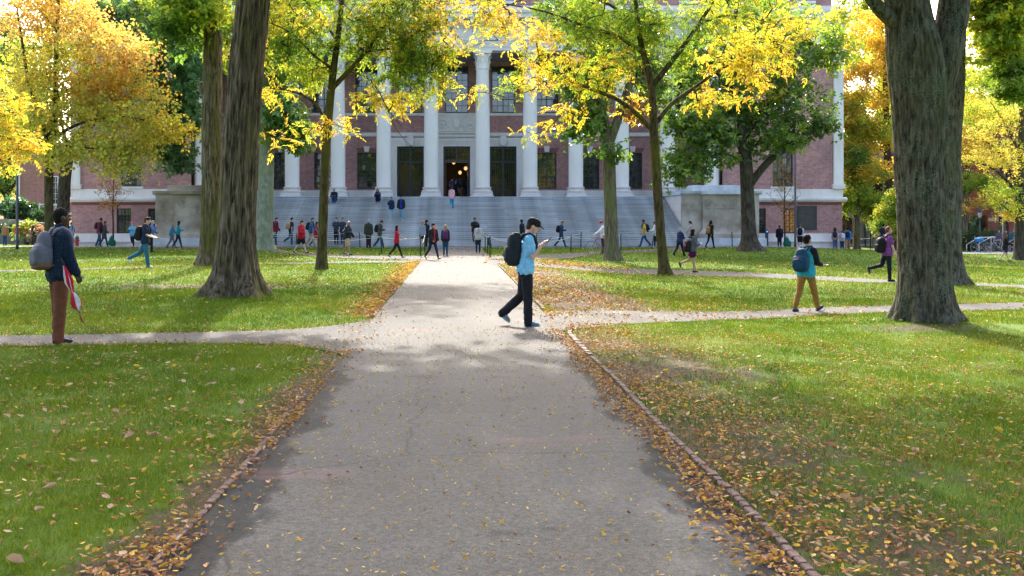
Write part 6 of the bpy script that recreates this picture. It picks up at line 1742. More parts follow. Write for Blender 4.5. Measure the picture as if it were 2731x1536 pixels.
# ------------------------------------------------------------------ the near figures
def umbrella(f):
    e = empty("umbrella", px(166, 697, 13.72)); tag(e, "folded red and white umbrella held point up by the man at far left", "umbrella")
    A = px(166, 697, 13.72) - e.location; Bq = px(220, 858, 13.72) - e.location
    ax = (Bq - A); L = ax.length; ax.normalize(); u = ax.cross(Vector((0, 1, 0))).normalized(); w = ax.cross(u)
    prof = [(.0, .006), (.06, .012), (.10, .020), (.22, .050), (.34, .062), (.42, .040), (.47, .026), (.52, .030), (.58, .050), (.66, .075), (.74, .070), (.79, .030), (.82, .010)]
    n = 16; V = []; F = []; mi = []
    for t, r in prof:
        for k in range(n):
            a = 2 * math.pi * k / n + t * 2.2; rr = r * (1.25 if k % 2 else .72)
            V.append(A + ax * (t * L) + (u * math.cos(a) + w * math.sin(a) * .75) * rr * .8)
    for i in range(len(prof) - 1):
        for k in range(n):
            F.append((i * n + k, i * n + (k + 1) % n, (i + 1) * n + (k + 1) % n, (i + 1) * n + k)); mi.append(int(k % 4 == 0) if i < 7 else (k // 4) % 2)
    me = np_mesh("canopy", np.array(V), np.array(F), [cloth((.55, .02, .05)), cloth((.72, .68, .70))], False, mi=mi)
    obj("canopy", me, e)
    b = MB(); b.tube([A - ax * .05, A + ax * .06], [.006, .012], 8); obj("tip", b.mesh("tip", pm("black_plastic", (.015, .015, .016), .4, .1, 9), True), e)
    b = MB(); b.tube([A + ax * (.80 * L), A + ax * (.86 * L)], .009, 8); obj("shaft", b.mesh("shaft", M['iron'], True), e)
    b = MB(); b.tube([A + ax * (.855 * L), A + ax * (.90 * L), A + ax * L], [.012, .017, .015], 10); obj("handle", b.mesh("handle", pm("varnished_wood", (.20, .07, .03), .35, .3, 20), True), e)
f1 = person("man in dotted navy shirt and brown trousers holding a striped umbrella", 157, 558, 918, -50,
    P(STAND, legs=((.05, .06), (-.03, .03)), arms=((.1, .10, .2, 0), (.22, .07, .16, .0)), head=(-.12, -.02), lean=.03, hold={1: .9, -1: .2}),
    ('shirt', (.008, .018, .040), 'dots'), ('pants', (.155, .055, .028)), (.012, .022, .045), ('short', 'black'), 'dark', det=2, sole=(.55, .55, .55),
    pack=dict(col=(.115, .115, .145), label="grey backpack with tan bottom on the man with the umbrella", base=(.15, .085, .045), size=(.165, .112, .235), z=1.19, y=-.215, tilt=-.06, soft=.8, tagc=[(-.03, -.125, .045, .016, (.6, .6, .62), 1.10)], strap_col=(.22, .20, .23)))
umbrella(f1)
f2 = person("man in black cap and light blue tee looking at his phone on the path", 1402, 583, 871, -86,
    dict(legs=((-.10, .74), (.05, .03)), arms=((.18, .04, 2.25, .55), (.18, .08, 2.3, .12)), head=(-.05, .42), lean=.09, hold={1: .8, -1: .7}),
    ('tee', (.20, .48, .70)), ('pants', (.012, .013, .018)), (.12, .21, .28), ('short', 'brown'), 'fair', ('cap', (.012, .012, .014)), det=2, sole=(.35, .40, .42),
    pack=dict(col=(.014, .020, .026), label="dark charcoal backpack with patches on the black-capped man", size=(.155, .115, .265), z=1.22, y=-.225, tagc=[(.0, .02, .042, .032, (.42, .31, .12), 1.30), (-.02, -.10, .05, .03, (.03, .035, .07), 1.33), (.04, -.20, .035, .035, (.22, .04, .05), 1.05)]),
    extra=phone("dark phone in the raised hand of the black-capped man"))
f3 = person("young man in teal raglan top and mustard trousers walking on the side path", 2150, 620, 832, -50,
    dict(legs=((-.30, .18), (.42, .05)), arms=((-.1, .1, .3, 0), (.30, .10, 1.05, .0)), head=(-.1, -.02), lean=.05, foot=(0, .38), hold={1: .2, -1: .3}, cuff=.55),
    ('tee', (.03, .33, .46), 'raglan', (.012, .014, .022)), ('slim', (.27, .145, .035)), (.015, .030, .075), ('short', 'black'), 'mid', det=2, sole=(.20, .12, .06),
    pack=dict(col=(.010, .055, .115), label="deep blue backpack on the young man in the teal raglan top", size=(.175, .12, .25), z=1.17, y=-.225, tilt=-.05, soft=.8, tagc=[(.0, .06, .035, .010, (.45, .10, .12), 1.12)]))
def headphones(f):
    e = follower(f, "headphones", "black headphones on the man in the striped purple shirt", "headphones")
    b = MB(); pts = [f.hp((.088 * math.cos(t), -.005, .02 + .125 * math.sin(t))) for t in np.linspace(0, math.pi, 12)]
    b.tube(pts, .009, 6)
    for s in (-1, 1): b.sphere(f.hp((s * .090, -.004, -.004)), (.024, .036, .044), 10, 8)
    obj("headband_and_cups", b.mesh("headphones", pm("black_plastic", (.015, .015, .016), .4, .1, 9), True), e)
f4 = person("man in striped purple polo with headphones walking past the massive trunk", 2366, 606, 752, -84,
    dict(legs=((-.35, 1.0), (.06, .03)), arms=((.35, .08, .35, 0), (.18, .10, .22, 0)), head=(-.75, 0), lean=.04, hold={1: .5, -1: .4}),
    ('tee', (.13, .02, .19), 'stripe'), ('slim', (.012, .016, .022)), (.012, .012, .014), ('short', 'red'), 'fair', det=1, sole=(.10, .10, .11),
    pack=dict(col=(.010, .010, .012), label="black backpack on the man in the striped purple polo", size=(.15, .12, .24), z=1.15, y=-.24), extra=headphones)
f5 = person("man in navy tee and blue jeans striding across the left lawn", 388, 580, 716, -88,
    dict(legs=((-.48, .62), (.16, .04)), arms=((.3, .08, .9, .2), (.30, .08, .95, .1)), head=(-.1, .1), lean=.06, hold={1: .6, -1: .6}),
    ('tee', (.012, .022, .055)), ('jeans', (.03, .12, .20)), (.62, .62, .60), ('quiff', 'brown'), 'fair', det=1,
    pack=dict(col=(.010, .010, .012), label="black backpack on the striding man in navy tee and jeans", size=(.15, .12, .24), z=1.17, y=-.235))
# ------------------------------------------------------------------ left side walkers
person("grey haired man in navy vest holding a phone to his ear", 404, 588, 673, -80, P(PASS_R, arms=((.3, .1, .9, .3), (.6, .35, 2.3, .25))), ('shirt', (.10, .16, .38)), ('pants', (.014, .014, .016)), (.015, .015, .015), ('short', 'grey'), 'fair')
person("blonde woman in denim jacket and grey trousers by the left pedestal", 459, 593, 663, -75, WALK_R, ('jacket', (.06, .18, .27)), ('pants', (.16, .15, .16)), (.08, .05, .04), ('long', 'blond'), 'fair', fem=True)
person("dark haired woman in teal top with folded arms by the left pedestal", 475, 590, 664, -80, P(WALK_L, arms=((.35, .15, 1.5, .6), (.35, .15, 1.5, .6))), ('tight', (.01, .20, .25)), ('slim', (.016, .025, .05)), (.14, .09, .06), ('long', 'black'), 'mid', fem=True)
person("woman in pink cap and light blue top walking towards the lawn", 353, 593, 662, 172, P(PASS_L, arms=((.1, .25, .3, 0), (.5, .15, 1.5, .5))), ('shirt', (.14, .38, .58)), ('leggings', (.012, .012, .014)), (.03, .03, .03), ('pony', 'brown'), 'fair', ('cap', (.62, .16, .34)), fem=True)
fm = person("man in plum sweater and jeans looking down beside the rusty sapling", 265, 582, 659, -88, P(STAND, legs=((-.22, .3), (.2, .05)), head=(0, .35)), ('sweater', (.125, .030, .055)), ('jeans', (.02, .07, .12)), (.30, .22, .16), ('short', 'black'), 'tan',
    pack=dict(col=(.045, .025, .025), label="small dark backpack on the man in the plum sweater", size=(.13, .09, .19), z=1.25))
person("companion in long dark grey cardigan beside the plum sweater man", 278, 590, 659, -85, WALK_L, ('coat', (.055, .055, .058)), ('jeans', (.012, .05, .09)), (.6, .6, .58), ('short', 'brown'), 'mid', H=1.68)
person("man in pale blue tee and dark trousers walking by the hydrant", 190, 591, 655, 175, PASS_R, ('tee', (.12, .25, .40)), ('slim', (.02, .022, .03)), (.05, .05, .05), ('short', 'black'), 'fair', H=1.76, world=((190 - VX) / F_PX * 74, 74, -.15),
    pack=dict(col=(.02, .03, .06), label="dark backpack on the man in the pale blue tee", size=(.14, .10, .21)))
person("man in brown jacket and jeans facing away at the far left edge", 13, 601, 658, 5, STAND, ('jacket', (.26, .145, .065)), ('jeans', (.02, .055, .13)), (.04, .03, .03), ('bald', 'grey'), 'fair', H=1.74, world=((13 - VX) / F_PX * 80, 80, -.22))
person("person in red tee half hidden by the grey post at far left", 45, 611, 658, 0, STAND, ('tee', (.50, .02, .03)), ('shorts', (.55, .55, .54)), (.1, .1, .1), ('short', 'black'), 'mid', H=1.70, world=((46 - VX) / F_PX * 84, 84, -.24))
person("woman in dark top carrying something red by the flowering shrub", 90, 613, 660, 60, PASS_L, ('tee', (.02, .02, .03)), ('jeans', (.02, .035, .07)), (.1, .03, .03), ('long', 'brown'), 'fair', fem=True, H=1.62, world=((90 - VX) / F_PX * 84, 84, -.24))
# ------------------------------------------------------------------ in front of the stairs
person("man in maroon hoodie and jeans with red shoes passing the pale trunk", 735, 575, 655, -90, P(PASS_R, lean=.06), world=on_steps(735, 652), top=('jacket', (.17, .012, .035), 'hood'), bottom=('jeans', (.02, .07, .12)), shoes=(.40, .04, .09),
    pack=dict(col=(.012, .015, .022), label="navy black backpack on the man in the maroon hoodie", size=(.14, .11, .22)), H=1.80)
person("man in navy tee climbing onto the lowest step with a tan backpack", 776, 580, 655, -60, PASS_R, ('tee', (.010, .022, .055)), ('jeans', (.016, .055, .11)), (.18, .34, .45), ('short', 'brown'), 'fair', H=1.80, world=on_steps(776, 655),
    pack=dict(col=(.36, .26, .11), label="round tan backpack on the man in navy tee at the stairs", size=(.16, .12, .21)))
person("boy in red jacket and black shorts walking along the far path", 803, 588, 679, -118, P(WALK_L, arms=((-.1, .1, .4, 0), (.3, .1, 1.2, .3))), ('jacket', (.33, .012, .022)), ('shorts', (.012, .012, .013), .72), (.014, .014, .016), ('short', 'brown'), 'fair')
person("man in blue plaid shirt and khaki trousers striding past the slim leaning trunk", 830, 577, 661, -88, P(WALK_R, lean=.08), ('shirt', (.07, .15, .26), 'plaid'), ('pants', (.33, .25, .15)), (.25, .17, .10), ('short', 'ltbrown'), 'fair',
    pack=dict(col=(.012, .014, .018), label="black backpack on the man in the blue plaid shirt", size=(.14, .11, .22)))
person("woman in red coat and black tights half hidden behind the blue plaid man", 842, 585, 659, -88, WALK_L, ('coat', (.35, .015, .03)), ('leggings', (.012, .012, .013)), (.03, .04, .08), ('long', 'brown'), 'fair', fem=True, H=1.66, world=((842 - VX) / F_PX * 66, 66, .02))
person("man in dark checked shirt standing on the lower steps facing the camera", 897, 577, 650, 178, P(STAND, arms=((.02, .12, .3, .2), (.02, .12, .3, .2))), ('tee', (.035, .055, .085), 'plaid_fine'), ('slim', (.010, .016, .028)), (.05, .09, .14), ('short', 'brown'), 'fair', world=on_steps(897, 652), H=1.80)
person("man in dark tee and blue jeans standing beside the dark checked shirt man", 914, 578, 650, 160, P(STAND, arms=((.1, .12, .7, .3), (.1, .12, .7, .3))), ('tee', (.028, .045, .062)), ('slim', (.014, .045, .10)), (.30, .20, .12), ('short', 'black'), 'fair', world=on_steps(914, 652), H=1.79)
person("balding man in black hoodie and khaki shorts on the far path", 927, 590, 681, -112, P(WALK_R, arms=((.2, .2, .4, 0), (.3, .2, 1.3, .5))), ('jacket', (.018, .020, .026), 'hood'), ('shorts', (.42, .31, .17)), (.03, .045, .07), ('bald', 'brown'), 'tan')
person("grey haired man in dark olive jacket standing with his back to the camera", 983, 585, 662, 8, STAND, ('jacket', (.040, .042, .030)), ('pants', (.045, .020, .022)), (.03, .02, .02), ('short', 'grey'), 'tan', H=1.80)
person("young man in flannel shirt looking at a phone by a fence post", 1013, 587, 663, -92, P(WALK_R, arms=((.25, .10, 1.5, .4), (.25, .10, 1.55, .3)), head=(0, .45)), ('shirt', (.085, .080, .055), 'plaid_fine'), ('jeans', (.012, .05, .11)), (.35, .42, .20), ('short', 'brown'), 'fair',
    pack=dict(col=(.012, .015, .024), label="dark backpack on the young man in the flannel shirt", size=(.14, .12, .23)))
person("woman in red blouse and black leggings walking with an arm out", 1058, 603, 690, -95, P(WALK_R, arms=((-.1, .25, .3, 0), (.75, .25, .35, 0)), head=(-.1, -.05)), ('tee', (.36, .012, .030)), ('leggings', (.012, .012, .015)), (.22, .20, .25), ('long', 'black'), 'mid', fem=True)
person("curly blonde woman in grey top and black skirt waiting at the rope", 1126, 584, 663, -30, STAND, ('sweater', (.24, .28, .34)), ('skirt', (.012, .012, .014)), (.02, .025, .05), ('wavy', 'blond'), 'fair', fem=True, H=1.72)
person("person in dark beanie close behind the curly blonde woman", 1136, 581, 662, -40, STAND, ('jacket', (.012, .020, .026)), ('slim', (.014, .02, .03)), (.3, .3, .3), ('short', 'black'), 'fair', ('beanie', (.012, .018, .022)), H=1.76)
person("man in black jacket with red scarf and sunglasses crossing the path", 1154, 594, 694, -140, P(WALK_L, arms=((.05, .14, .7, .35), (.05, .14, .7, .35))), ('jacket', (.014, .015, .018), 'open', (.30, .02, .02)), ('slim', (.014, .022, .05)), (.14, .14, .15), ('short', 'black'), 'mid')
person("blonde woman in navy top walking away along the main path", 1188, 600, 684, 0, STAND, ('sweater', (.016, .014, .026)), ('slim', (.012, .055, .11)), (.10, .05, .03), ('long', 'blond'), 'fair', fem=True,
    pack=dict(col=(.075, .025, .09), label="purple backpack on the blonde woman walking away", size=(.16, .11, .23), z=1.2))
person("man in black tee stepping off the stairs towards the camera", 1266, 578, 655, 176, P(PASS_L), ('tee', (.014, .014, .016)), ('pants', (.06, .055, .035)), (.08, .28, .14), ('short', 'black'), 'tan', world=on_steps(1266, 652), H=1.80)
def slingstrap(f):
    e = follower(f, "shoulder_bag", "black bag slung across the back of the woman in grey sweater", "bag"); b = MB()
    b.tube([f.tp((.11, .02, 1.5)), f.tp((.06, -.14, 1.38)), f.tp((-.06, -.15, 1.18)), f.tp((-.15, -.06, 1.02))], .010, 6); obj("strap", b.mesh("strap", cloth((.012, .012, .014)), True), e)
    blob("bag", [superell(f.tp((-.19, .02, .97)), (.05, .11, .08), .6)], cloth((.012, .012, .014)), e, .02, 1)
person("woman in light grey sweater and black beanie walking away by the rope", 1275, 597, 676, 4, STAND, ('sweater', (.42, .41, .40)), ('slim', (.014, .022, .04)), (.10, .09, .09), ('bob', 'black'), 'fair', ('beanie', (.012, .012, .014)), fem=True, extra=slingstrap)
person("bearded man in dark jacket seen just behind the black-capped man", 1393, 590, 661, 60, PASS_L, ('jacket', (.014, .014, .02)), ('pants', (.02, .02, .025)), (.02, .02, .02), ('short', 'black'), 'tan', H=1.80)
person("young man in dark blue shirt looking at his phone before the stairs", 1497, 596, 661, -95, P(WALK_R, arms=((.25, .10, 1.4, .4), (.25, .10, 1.5, .3)), head=(0, .4)), ('shirt', (.025, .045, .10)), ('jeans', (.012, .055, .085)), (.12, .10, .08), ('short', 'ltbrown'), 'fair', H=1.72,
    pack=dict(col=(.010, .012, .022), label="dark backpack on the young man in the dark blue shirt", size=(.14, .12, .22)))
bx, by = (1608 - VX) / F_PX * 55.0, 55.0
person("elderly man in white shirt and red cap pushing a bicycle behind the forked trunk", 1608, 594, 680, 88, P(STAND, arms=((.75, .12, .25, 0), (.7, .12, .25, 0))), ('shirt', (.66, .64, .68)), ('pants', (.012, .018, .045)), (.02, .02, .02), ('short', 'grey'), 'fair', ('cap', (.30, .015, .04)), world=(bx, by, gz1(bx, by) + .012), H=1.75)
person("man in yellow tee and blue jeans walking left with a black backpack", 1718, 589, 660, 95, P(WALK_L, arms=((.1, .12, .2, 0), (.1, .12, .2, 0))), ('tee', (.60, .42, .10)), ('jeans', (.02, .09, .20)), (.03, .05, .09), ('short', 'black'), 'tan', H=1.80,
    pack=dict(col=(.012, .014, .018), label="black backpack on the man in the yellow tee", size=(.15, .12, .23)))
person("woman in white hooded jacket and black trousers behind the yellow tee man", 1747, 597, 661, 85, P(PASS_L, arms=((.3, .1, 1.3, .4), (.3, .1, 1.3, .4))), ('jacket', (.60, .60, .60), 'hood'), ('slim', (.012, .012, .014)), (.5, .5, .5), ('pony', 'brown'), 'fair', fem=True, H=1.66)
person("grey haired woman in navy jersey walking on the right lawn", 1813, 610, 689, -50, P(WALK_R, arms=((.3, .1, 1.4, .4), (.3, .1, 1.4, .4)), lean=.09), ('sweater', (.022, .026, .075)), ('pants', (.014, .014, .018)), (.02, .02, .02), ('bob', 'grey'), 'fair', fem=True)
def books(f):
    e = follower(f, "book_bundle", "tan and black books held by the woman in purple skirt", "books"); c, d, acr, nrm = f.hd[1]
    for k, (cc, o) in enumerate((((.50, .38, .20), .0), ((.02, .02, .02), .03))):
        b = MB(); q = f.tp((.02, .155 + o, 1.16)); b.box(q.x - .09, q.x + .09, q.y - .012, q.y + .012, q.z - .12, q.z + .12); obj("book", b.mesh("book", cloth(cc)), e)
person("dark haired woman in grey cardigan and purple skirt carrying books", 1846, 612, 727, -75, P(PASS_R, arms=((.15, .12, 1.55, .55), (.15, .12, 1.55, .55)), head=(-.35, 0)), ('sweater', (.085, .10, .115)), ('skirt', (.065, .006, .045)), (.03, .03, .034), ('long', 'black'), 'mid', fem=True, det=1, extra=books,
    pack=dict(col=(.016, .014, .018), label="black backpack with pink pouch on the woman carrying books", size=(.14, .12, .23), z=1.05, tagc=[(.05, .06, .06, .05, (.45, .02, .10), 1.1)]))
person("woman with ponytail in pale patterned top before the right pedestal", 1843, 592, 661, 80, WALK_L, ('sweater', (.42, .36, .36)), ('jeans', (.02, .08, .14)), (.45, .42, .35), ('pony', 'black'), 'fair', fem=True, H=1.68)
def bottle(f):
    e = follower(f, "water_bottle", "bright blue bottle hanging from the tan backpack by the pedestal", "bottle"); b = MB(); q = f.tp((-.16, -.22, .95))
    b.lathe([(.03, -.11), (.04, -.10), (.04, .06), (.02, .09), (.02, .12)], 12, q); obj("bottle_body", b.mesh("bottle", pm("blue_plastic", (.01, .20, .34), .3, .1, 5), True), e)
person("long haired woman in black with tan backpack passing the right pedestal", 1895, 593, 666, -55, WALK_R, ('sweater', (.012, .013, .014)), ('leggings', (.012, .012, .013)), (.012, .012, .013), ('long', 'black'), 'tan', fem=True, H=1.70,
    pack=dict(col=(.30, .165, .055), label="tan canvas backpack on the long haired woman in black", size=(.135, .10, .22), z=1.12), extra=bottle)
# ------------------------------------------------------------------ on the stairs
person("woman in navy sweater holding a camera, coming down the stairs", 1044, 529, 587, 178, P(PASS_R, arms=((.1, .12, .2, 0), (.5, .25, 1.9, .2))), ('sweater', (.012, .025, .060)), ('jeans', (.22, .40, .48)), (.62, .62, .62), ('short', 'black'), 'mid', fem=True, world=on_steps(1044, 587), H=1.64)
person("man in black jacket and bright blue shirt coming down the stairs", 1070, 526, 587, 176, P(PASS_L, arms=((.05, .2, .35, 0), (.05, .16, .25, 0))), ('jacket', (.012, .018, .022), 'open', (.015, .03, .40)), ('jeans', (.14, .32, .42)), (.6, .6, .6), ('short', 'black'), 'mid', world=on_steps(1070, 587), H=1.72)
def bookinlap(f):
    e = follower(f, "open_book", "open white book read by the seated person in grey beanie", "book"); b = MB(); q = f.tp((0, .30, 1.16))
    b.quad(q + Vector((-.11, -.06, .02)), q + Vector((0, -.07, 0)), q + Vector((0, .07, .05)), q + Vector((-.11, .08, .07))); b.quad(q + Vector((.11, -.06, .02)), q + Vector((0, -.07, 0)), q + Vector((0, .07, .05)), q + Vector((.11, .08, .07)))
    obj("pages", b.mesh("pages", cloth((.75, .75, .75))), e)
SIT = dict(legs=((2.0, 2.35), (1.95, 2.3)), arms=((.55, .12, 1.1, .45), (.55, .12, 1.1, .45)), lean=.38, head=(0, .5), sit=True, foot=(0, 0))
def seat_world(x, py): Y, z = step_at(py); return ((x - VX) / F_PX * (Y - .1), Y - .1, z)
person("person in grey beanie and dark jacket reading, seated at the top step", 892, 513, 541, 180, SIT, ('jacket', (.014, .020, .030)), ('jeans', (.012, .05, .16)), (.02, .02, .02), ('short', 'brown'), 'fair', ('beanie', (.20, .25, .30)), world=seat_world(892, 542), H=1.75, extra=bookinlap)
person("woman in blue jacket and bright pink shoes seated at the top step", 1008, 512, 545, 178, P(SIT, arms=((.7, .15, 1.6, .4), (.7, .15, 1.6, .4)), head=(0, .2)), ('jacket', (.012, .025, .085)), ('slim', (.012, .012, .014)), (.70, .04, .12), ('wavy', 'brown'), 'mid', fem=True, world=seat_world(1008, 545), H=1.70)
b_ = on_steps(868, 541)
e = empty("shoulder_bag", (b_[0], b_[1], b_[2])); tag(e, "slumped black bag on the step beside the reader in grey beanie", "bag")
blob("bag", [superell((0, 0, .13), (.24, .14, .14), .7), superell((-.12, -.08, .08), (.14, .12, .09), .8)], cloth((.014, .014, .017)), e, .02, 2, .008)
def redbag(f):
    e = follower(f, "shoulder_bag", "red bag hanging at the hip of the pink hoodie woman", "bag")
    blob("bag", [superell(f.tp((.22, .0, .98)), (.05, .10, .12), .7)], cloth((.42, .03, .08)), e, .02, 1)
person("woman in pink hoodie and blue jeans climbing towards the open door", 1205, 498, 556, 4, P(PASS_R, lean=.16), ('jacket', (.62, .34, .36), 'hood'), ('jeans', (.02, .22, .34)), (.68, .68, .68), ('bob', 'brown'), 'fair', fem=True, world=on_steps(1205, 555), H=1.64, extra=redbag)
zl = ZL + .004
def landing(x, Y): return ((x - VX) / F_PX * Y, Y, ZL + .004 if Y < YW + .5 else ZL + .104)
person("person in dark top with raised hand at the left of the open doorway", 1204, 476, 525, -20, P(STAND, arms=((.1, .1, .2, 0), (.6, .3, 2.2, .2))), ('tee', (.03, .035, .06)), ('slim', (.02, .02, .03)), (.02, .02, .02), ('short', 'black'), 'fair', world=landing(1205, 82.3), H=1.74)
person("person in black coat in the middle of the open doorway", 1217, 474, 525, 0, STAND, ('coat', (.010, .010, .012)), ('slim', (.012, .012, .014)), (.02, .02, .02), ('short', 'black'), 'fair', world=landing(1217, 84.2), H=1.80)
person("person in brown trousers walking in through the open doorway", 1226, 478, 525, 0, PASS_R, ('jacket', (.014, .018, .026)), ('pants', (.14, .075, .045)), (.02, .02, .02), ('short', 'black'), 'fair', world=landing(1226, 83.9), H=1.76,
    pack=dict(col=(.02, .022, .03), label="dark backpack on the person entering the library", size=(.14, .10, .21)))
person("person in dark jacket and jeans at the right of the open doorway", 1243, 476, 525, 10, STAND, ('jacket', (.012, .014, .022)), ('jeans', (.012, .035, .06)), (.02, .02, .02), ('short', 'black'), 'fair', world=landing(1243, 84.3), H=1.76)
# ------------------------------------------------------------------ right side
def rw(x, Y): X = (x - VX) / F_PX * Y; return (X, Y, gz1(X, Y) + .02)
person("person in navy jacket facing the lit basement window beside the sapling", 2079, 599, 657, 0, STAND, ('jacket', (.012, .016, .034)), ('slim', (.014, .016, .022)), (.5, .5, .5), ('short', 'brown'), 'fair', world=rw(2079, 75.5), H=1.72,
    pack=dict(col=(.010, .010, .013), label="black backpack on the person facing the lit basement window", size=(.14, .11, .22)))
person("man in pale tee and black shorts standing by the lamp post", 2134, 591, 657, -20, STAND, ('tee', (.48, .52, .60)), ('shorts', (.012, .012, .013), .8), (.03, .03, .03), ('short', 'red'), 'fair', world=rw(2134, 75.0), H=1.86,
    pack=dict(col=(.010, .010, .012), label="black backpack on the man in pale tee by the lamp post", size=(.17, .12, .24)))
person("woman in pale pink cardigan with long brown hair at the library corner", 2227, 594, 657, -15, STAND, ('sweater', (.38, .26, .27)), ('jeans', (.09, .13, .22)), (.4, .3, .25), ('long', 'brown'), 'fair', fem=True, world=rw(2227, 76.5), H=1.74,
    pack=dict(col=(.018, .024, .032), label="dark backpack on the woman in the pale pink cardigan", size=(.15, .11, .22), x=-.03))
person("short person with white patterned backpack between two friends", 2246, 605, 657, -5, STAND, ('tee', (.35, .35, .36)), ('jeans', (.012, .035, .07)), (.05, .10, .16), ('short', 'ltbrown'), 'fair', world=rw(2246, 76), H=1.55,
    pack=dict(col=(.50, .50, .54), label="white patterned backpack on the short person at the corner", size=(.15, .11, .21)))
person("man in bright blue shirt and khaki trousers at the library corner", 2261, 595, 657, -25, WALK_R, ('shirt', (.06, .19, .42)), ('pants', (.34, .21, .10)), (.4, .3, .2), ('short', 'black'), 'tan', world=rw(2261, 76.5), H=1.78,
    pack=dict(col=(.014, .018, .04), label="navy backpack on the man in the bright blue shirt", size=(.15, .11, .22)))
person("man in navy tee behind the purple polo man", 2356, 605, 660, -40, STAND, ('tee', (.012, .016, .03)), ('pants', (.10, .10, .12)), (.03, .03, .03), ('short', 'black'), 'fair', world=rw(2356, 66), H=1.76)
person("curly haired woman in navy dress and black cardigan on the right lawn", 2681, 624, 700, -100, P(WALK_L, arms=((.3, .1, 1.3, .4), (.3, .1, 1.3, .4))), ('jacket', (.010, .010, .012)), ('skirt', (.020, .026, .060)), (.16, .07, .05), ('wavy', 'ltbrown'), 'fair', fem=True)
person("woman in purple-grey jacket in the group by the bicycles", 2664, 612, 672, 150, STAND, ('jacket', (.10, .075, .11)), ('slim', (.02, .02, .025)), (.02, .02, .02), ('bob', 'brown'), 'fair', fem=True, world=rw(2664, 72), H=1.64)
person("woman in dark jacket behind the curly haired woman, in the bicycle group", 2682, 612, 672, 170, STAND, ('jacket', (.02, .022, .035)), ('slim', (.02, .02, .025)), (.02, .02, .02), ('bob', 'brown'), 'fair', fem=True, world=rw(2682, 74), H=1.66)
person("person in teal padded jacket with red scarf in the bicycle group", 2702, 612, 674, 175, STAND, ('jacket', (.020, .085, .115)), ('slim', (.02, .02, .025)), (.02, .02, .02), ('bob', 'ltbrown'), 'fair', world=rw(2702, 71), H=1.66)
person("dark haired person with pale tote at the right end of the group", 2716, 614, 674, -30, STAND, ('jacket', (.014, .016, .02)), ('slim', (.02, .03, .06)), (.05, .10, .25), ('bob', 'black'), 'fair', world=rw(2716, 72), H=1.66)
flush_blobs()
# ------------------------------------------------------------------ rope fence
b = MB(); b.tube([(0, 0, -.1), (0, 0, .97), (0, 0, 1.0)], [.033, .033, .024], 10); b.tube([(0, 0, .93), (0, 0, .96)], .040, 10)
post_me = b.mesh("fence_post", M['post_green'], True)
POSTS = [  # pixel x, foot y, lean, label, rope line
    (716, 664, 0, "green rope post beside the pale green-grey trunk", 'L'), (791, 667, 0, "green rope post beside the boy in red jacket", 'L'), (918, 661, 0, "green rope post behind the balding man in khaki shorts", 'Lb'), (960, 661, -.03, "green rope post beside the man in the olive jacket", 'Lb'),
    (1018, 677, -.06, "green rope post in front of the flannel shirt man", 'L'), (1122, 683, -.02, "green rope post at the strip's corner beside the black jacket man", 'L'), (1133, 671, 0, "green rope post behind the corner post, by the curly blonde woman", 'Lb'),
    (1294, 673, 0, "green rope post nearest the woman in grey sweater", 'Rb'), (1300, 678, 0, "middle one of three green rope posts by the path", 'R'), (1307, 686, 0, "front green rope post at the right strip's corner", 'R'),
    (1431, 664, 0, "green rope post in line with the black-capped man's phone", 'Rb'), (1523, 676, 0, "green rope post between the dark blue shirt man and the bicycle", 'R'), (1549, 660, .03, "green rope post standing just above the bicycle's handlebar", 'Rb'),
    (1656, 668, 0, "green rope post right of the forked trunk", 'R'), (1738, 665, .16, "leaning green rope post at the tip of the grass strip", 'R'), (1953, 663, -.03, "green rope post between the right pedestal and the oak", 'S'),
    (2106, 657, 0, "dark rope post beside the bare sapling", 'W'), (2181, 658, -.12, "tilted green rope post left of the three friends at the corner", 'W'), (2260, 659, 0, "green rope post in front of the bright blue shirt man", 'W'), (2320, 664, .04, "left post of the pair by the granite wall", 'W'), (2328, 664, 0, "right post of the pair by the granite wall", 'W'), (2633, 668, 0, "green rope post among the parked bicycles", 'X'), (2706, 674, 0, "green rope post in front of the teal jacket person", 'X'), (2545, 664, 0, "rope post hidden beside the mossy knot trunk", 'X')]
tops = {}
for x, y, ln, lab, line in POSTS:
    X, Y, z = ground_at(x, y); z = gz1(X, Y)
    o = obj("fence_post", post_me, None, (X, Y, z), (0, ln, 0)); tag(o, lab, "post", "green rope fence posts")
    tops.setdefault(line, []).append(Vector((X + math.sin(ln) * .92, Y, z + .92 * math.cos(ln))))
def rope(pts, label, sag=.10, r=.013, extra=None):
    b = MB(); q = []
    for a, c in zip(pts[:-1], pts[1:]):
        L = (c - a).length
        for t in np.linspace(0, 1, 13)[:-1]:
            v = a.lerp(c, t); v.z -= 4 * sag * min(1.0, L / 6) * t * (1 - t); q.append(v)
    q.append(pts[-1]); o = q[0].copy()
    b.tube([v - o for v in q], r, 6)
    e = obj("rope", b.mesh("rope", M['rope'], True), None, o); tag(e, label, "rope", "ropes strung between the fence posts")
rope(tops['L'][:2], "sagging pale rope between the pale trunk and the red jacket boy"); rope(tops['L'][1:3], "pale rope from the red jacket boy to the flannel shirt man", .3); rope(tops['L'][2:], "pale rope dipping past the red blouse woman to the strip's corner", .22)
rope([Vector((-13.5, 64.2, .9)), tops['Lb'][0], tops['Lb'][1]], "far rope running before the lower steps to the olive jacket man", .2); rope(tops['Lb'][1:], "far rope from the olive jacket man to the curly blonde woman", .25)
rope([tops['L'][-1], tops['L'][-1].lerp(tops['Lb'][-1], .5) - Vector((0, 0, .35)), tops['Lb'][-1]], "short rope loop drooping between the two corner posts by the main path", .05, .02)
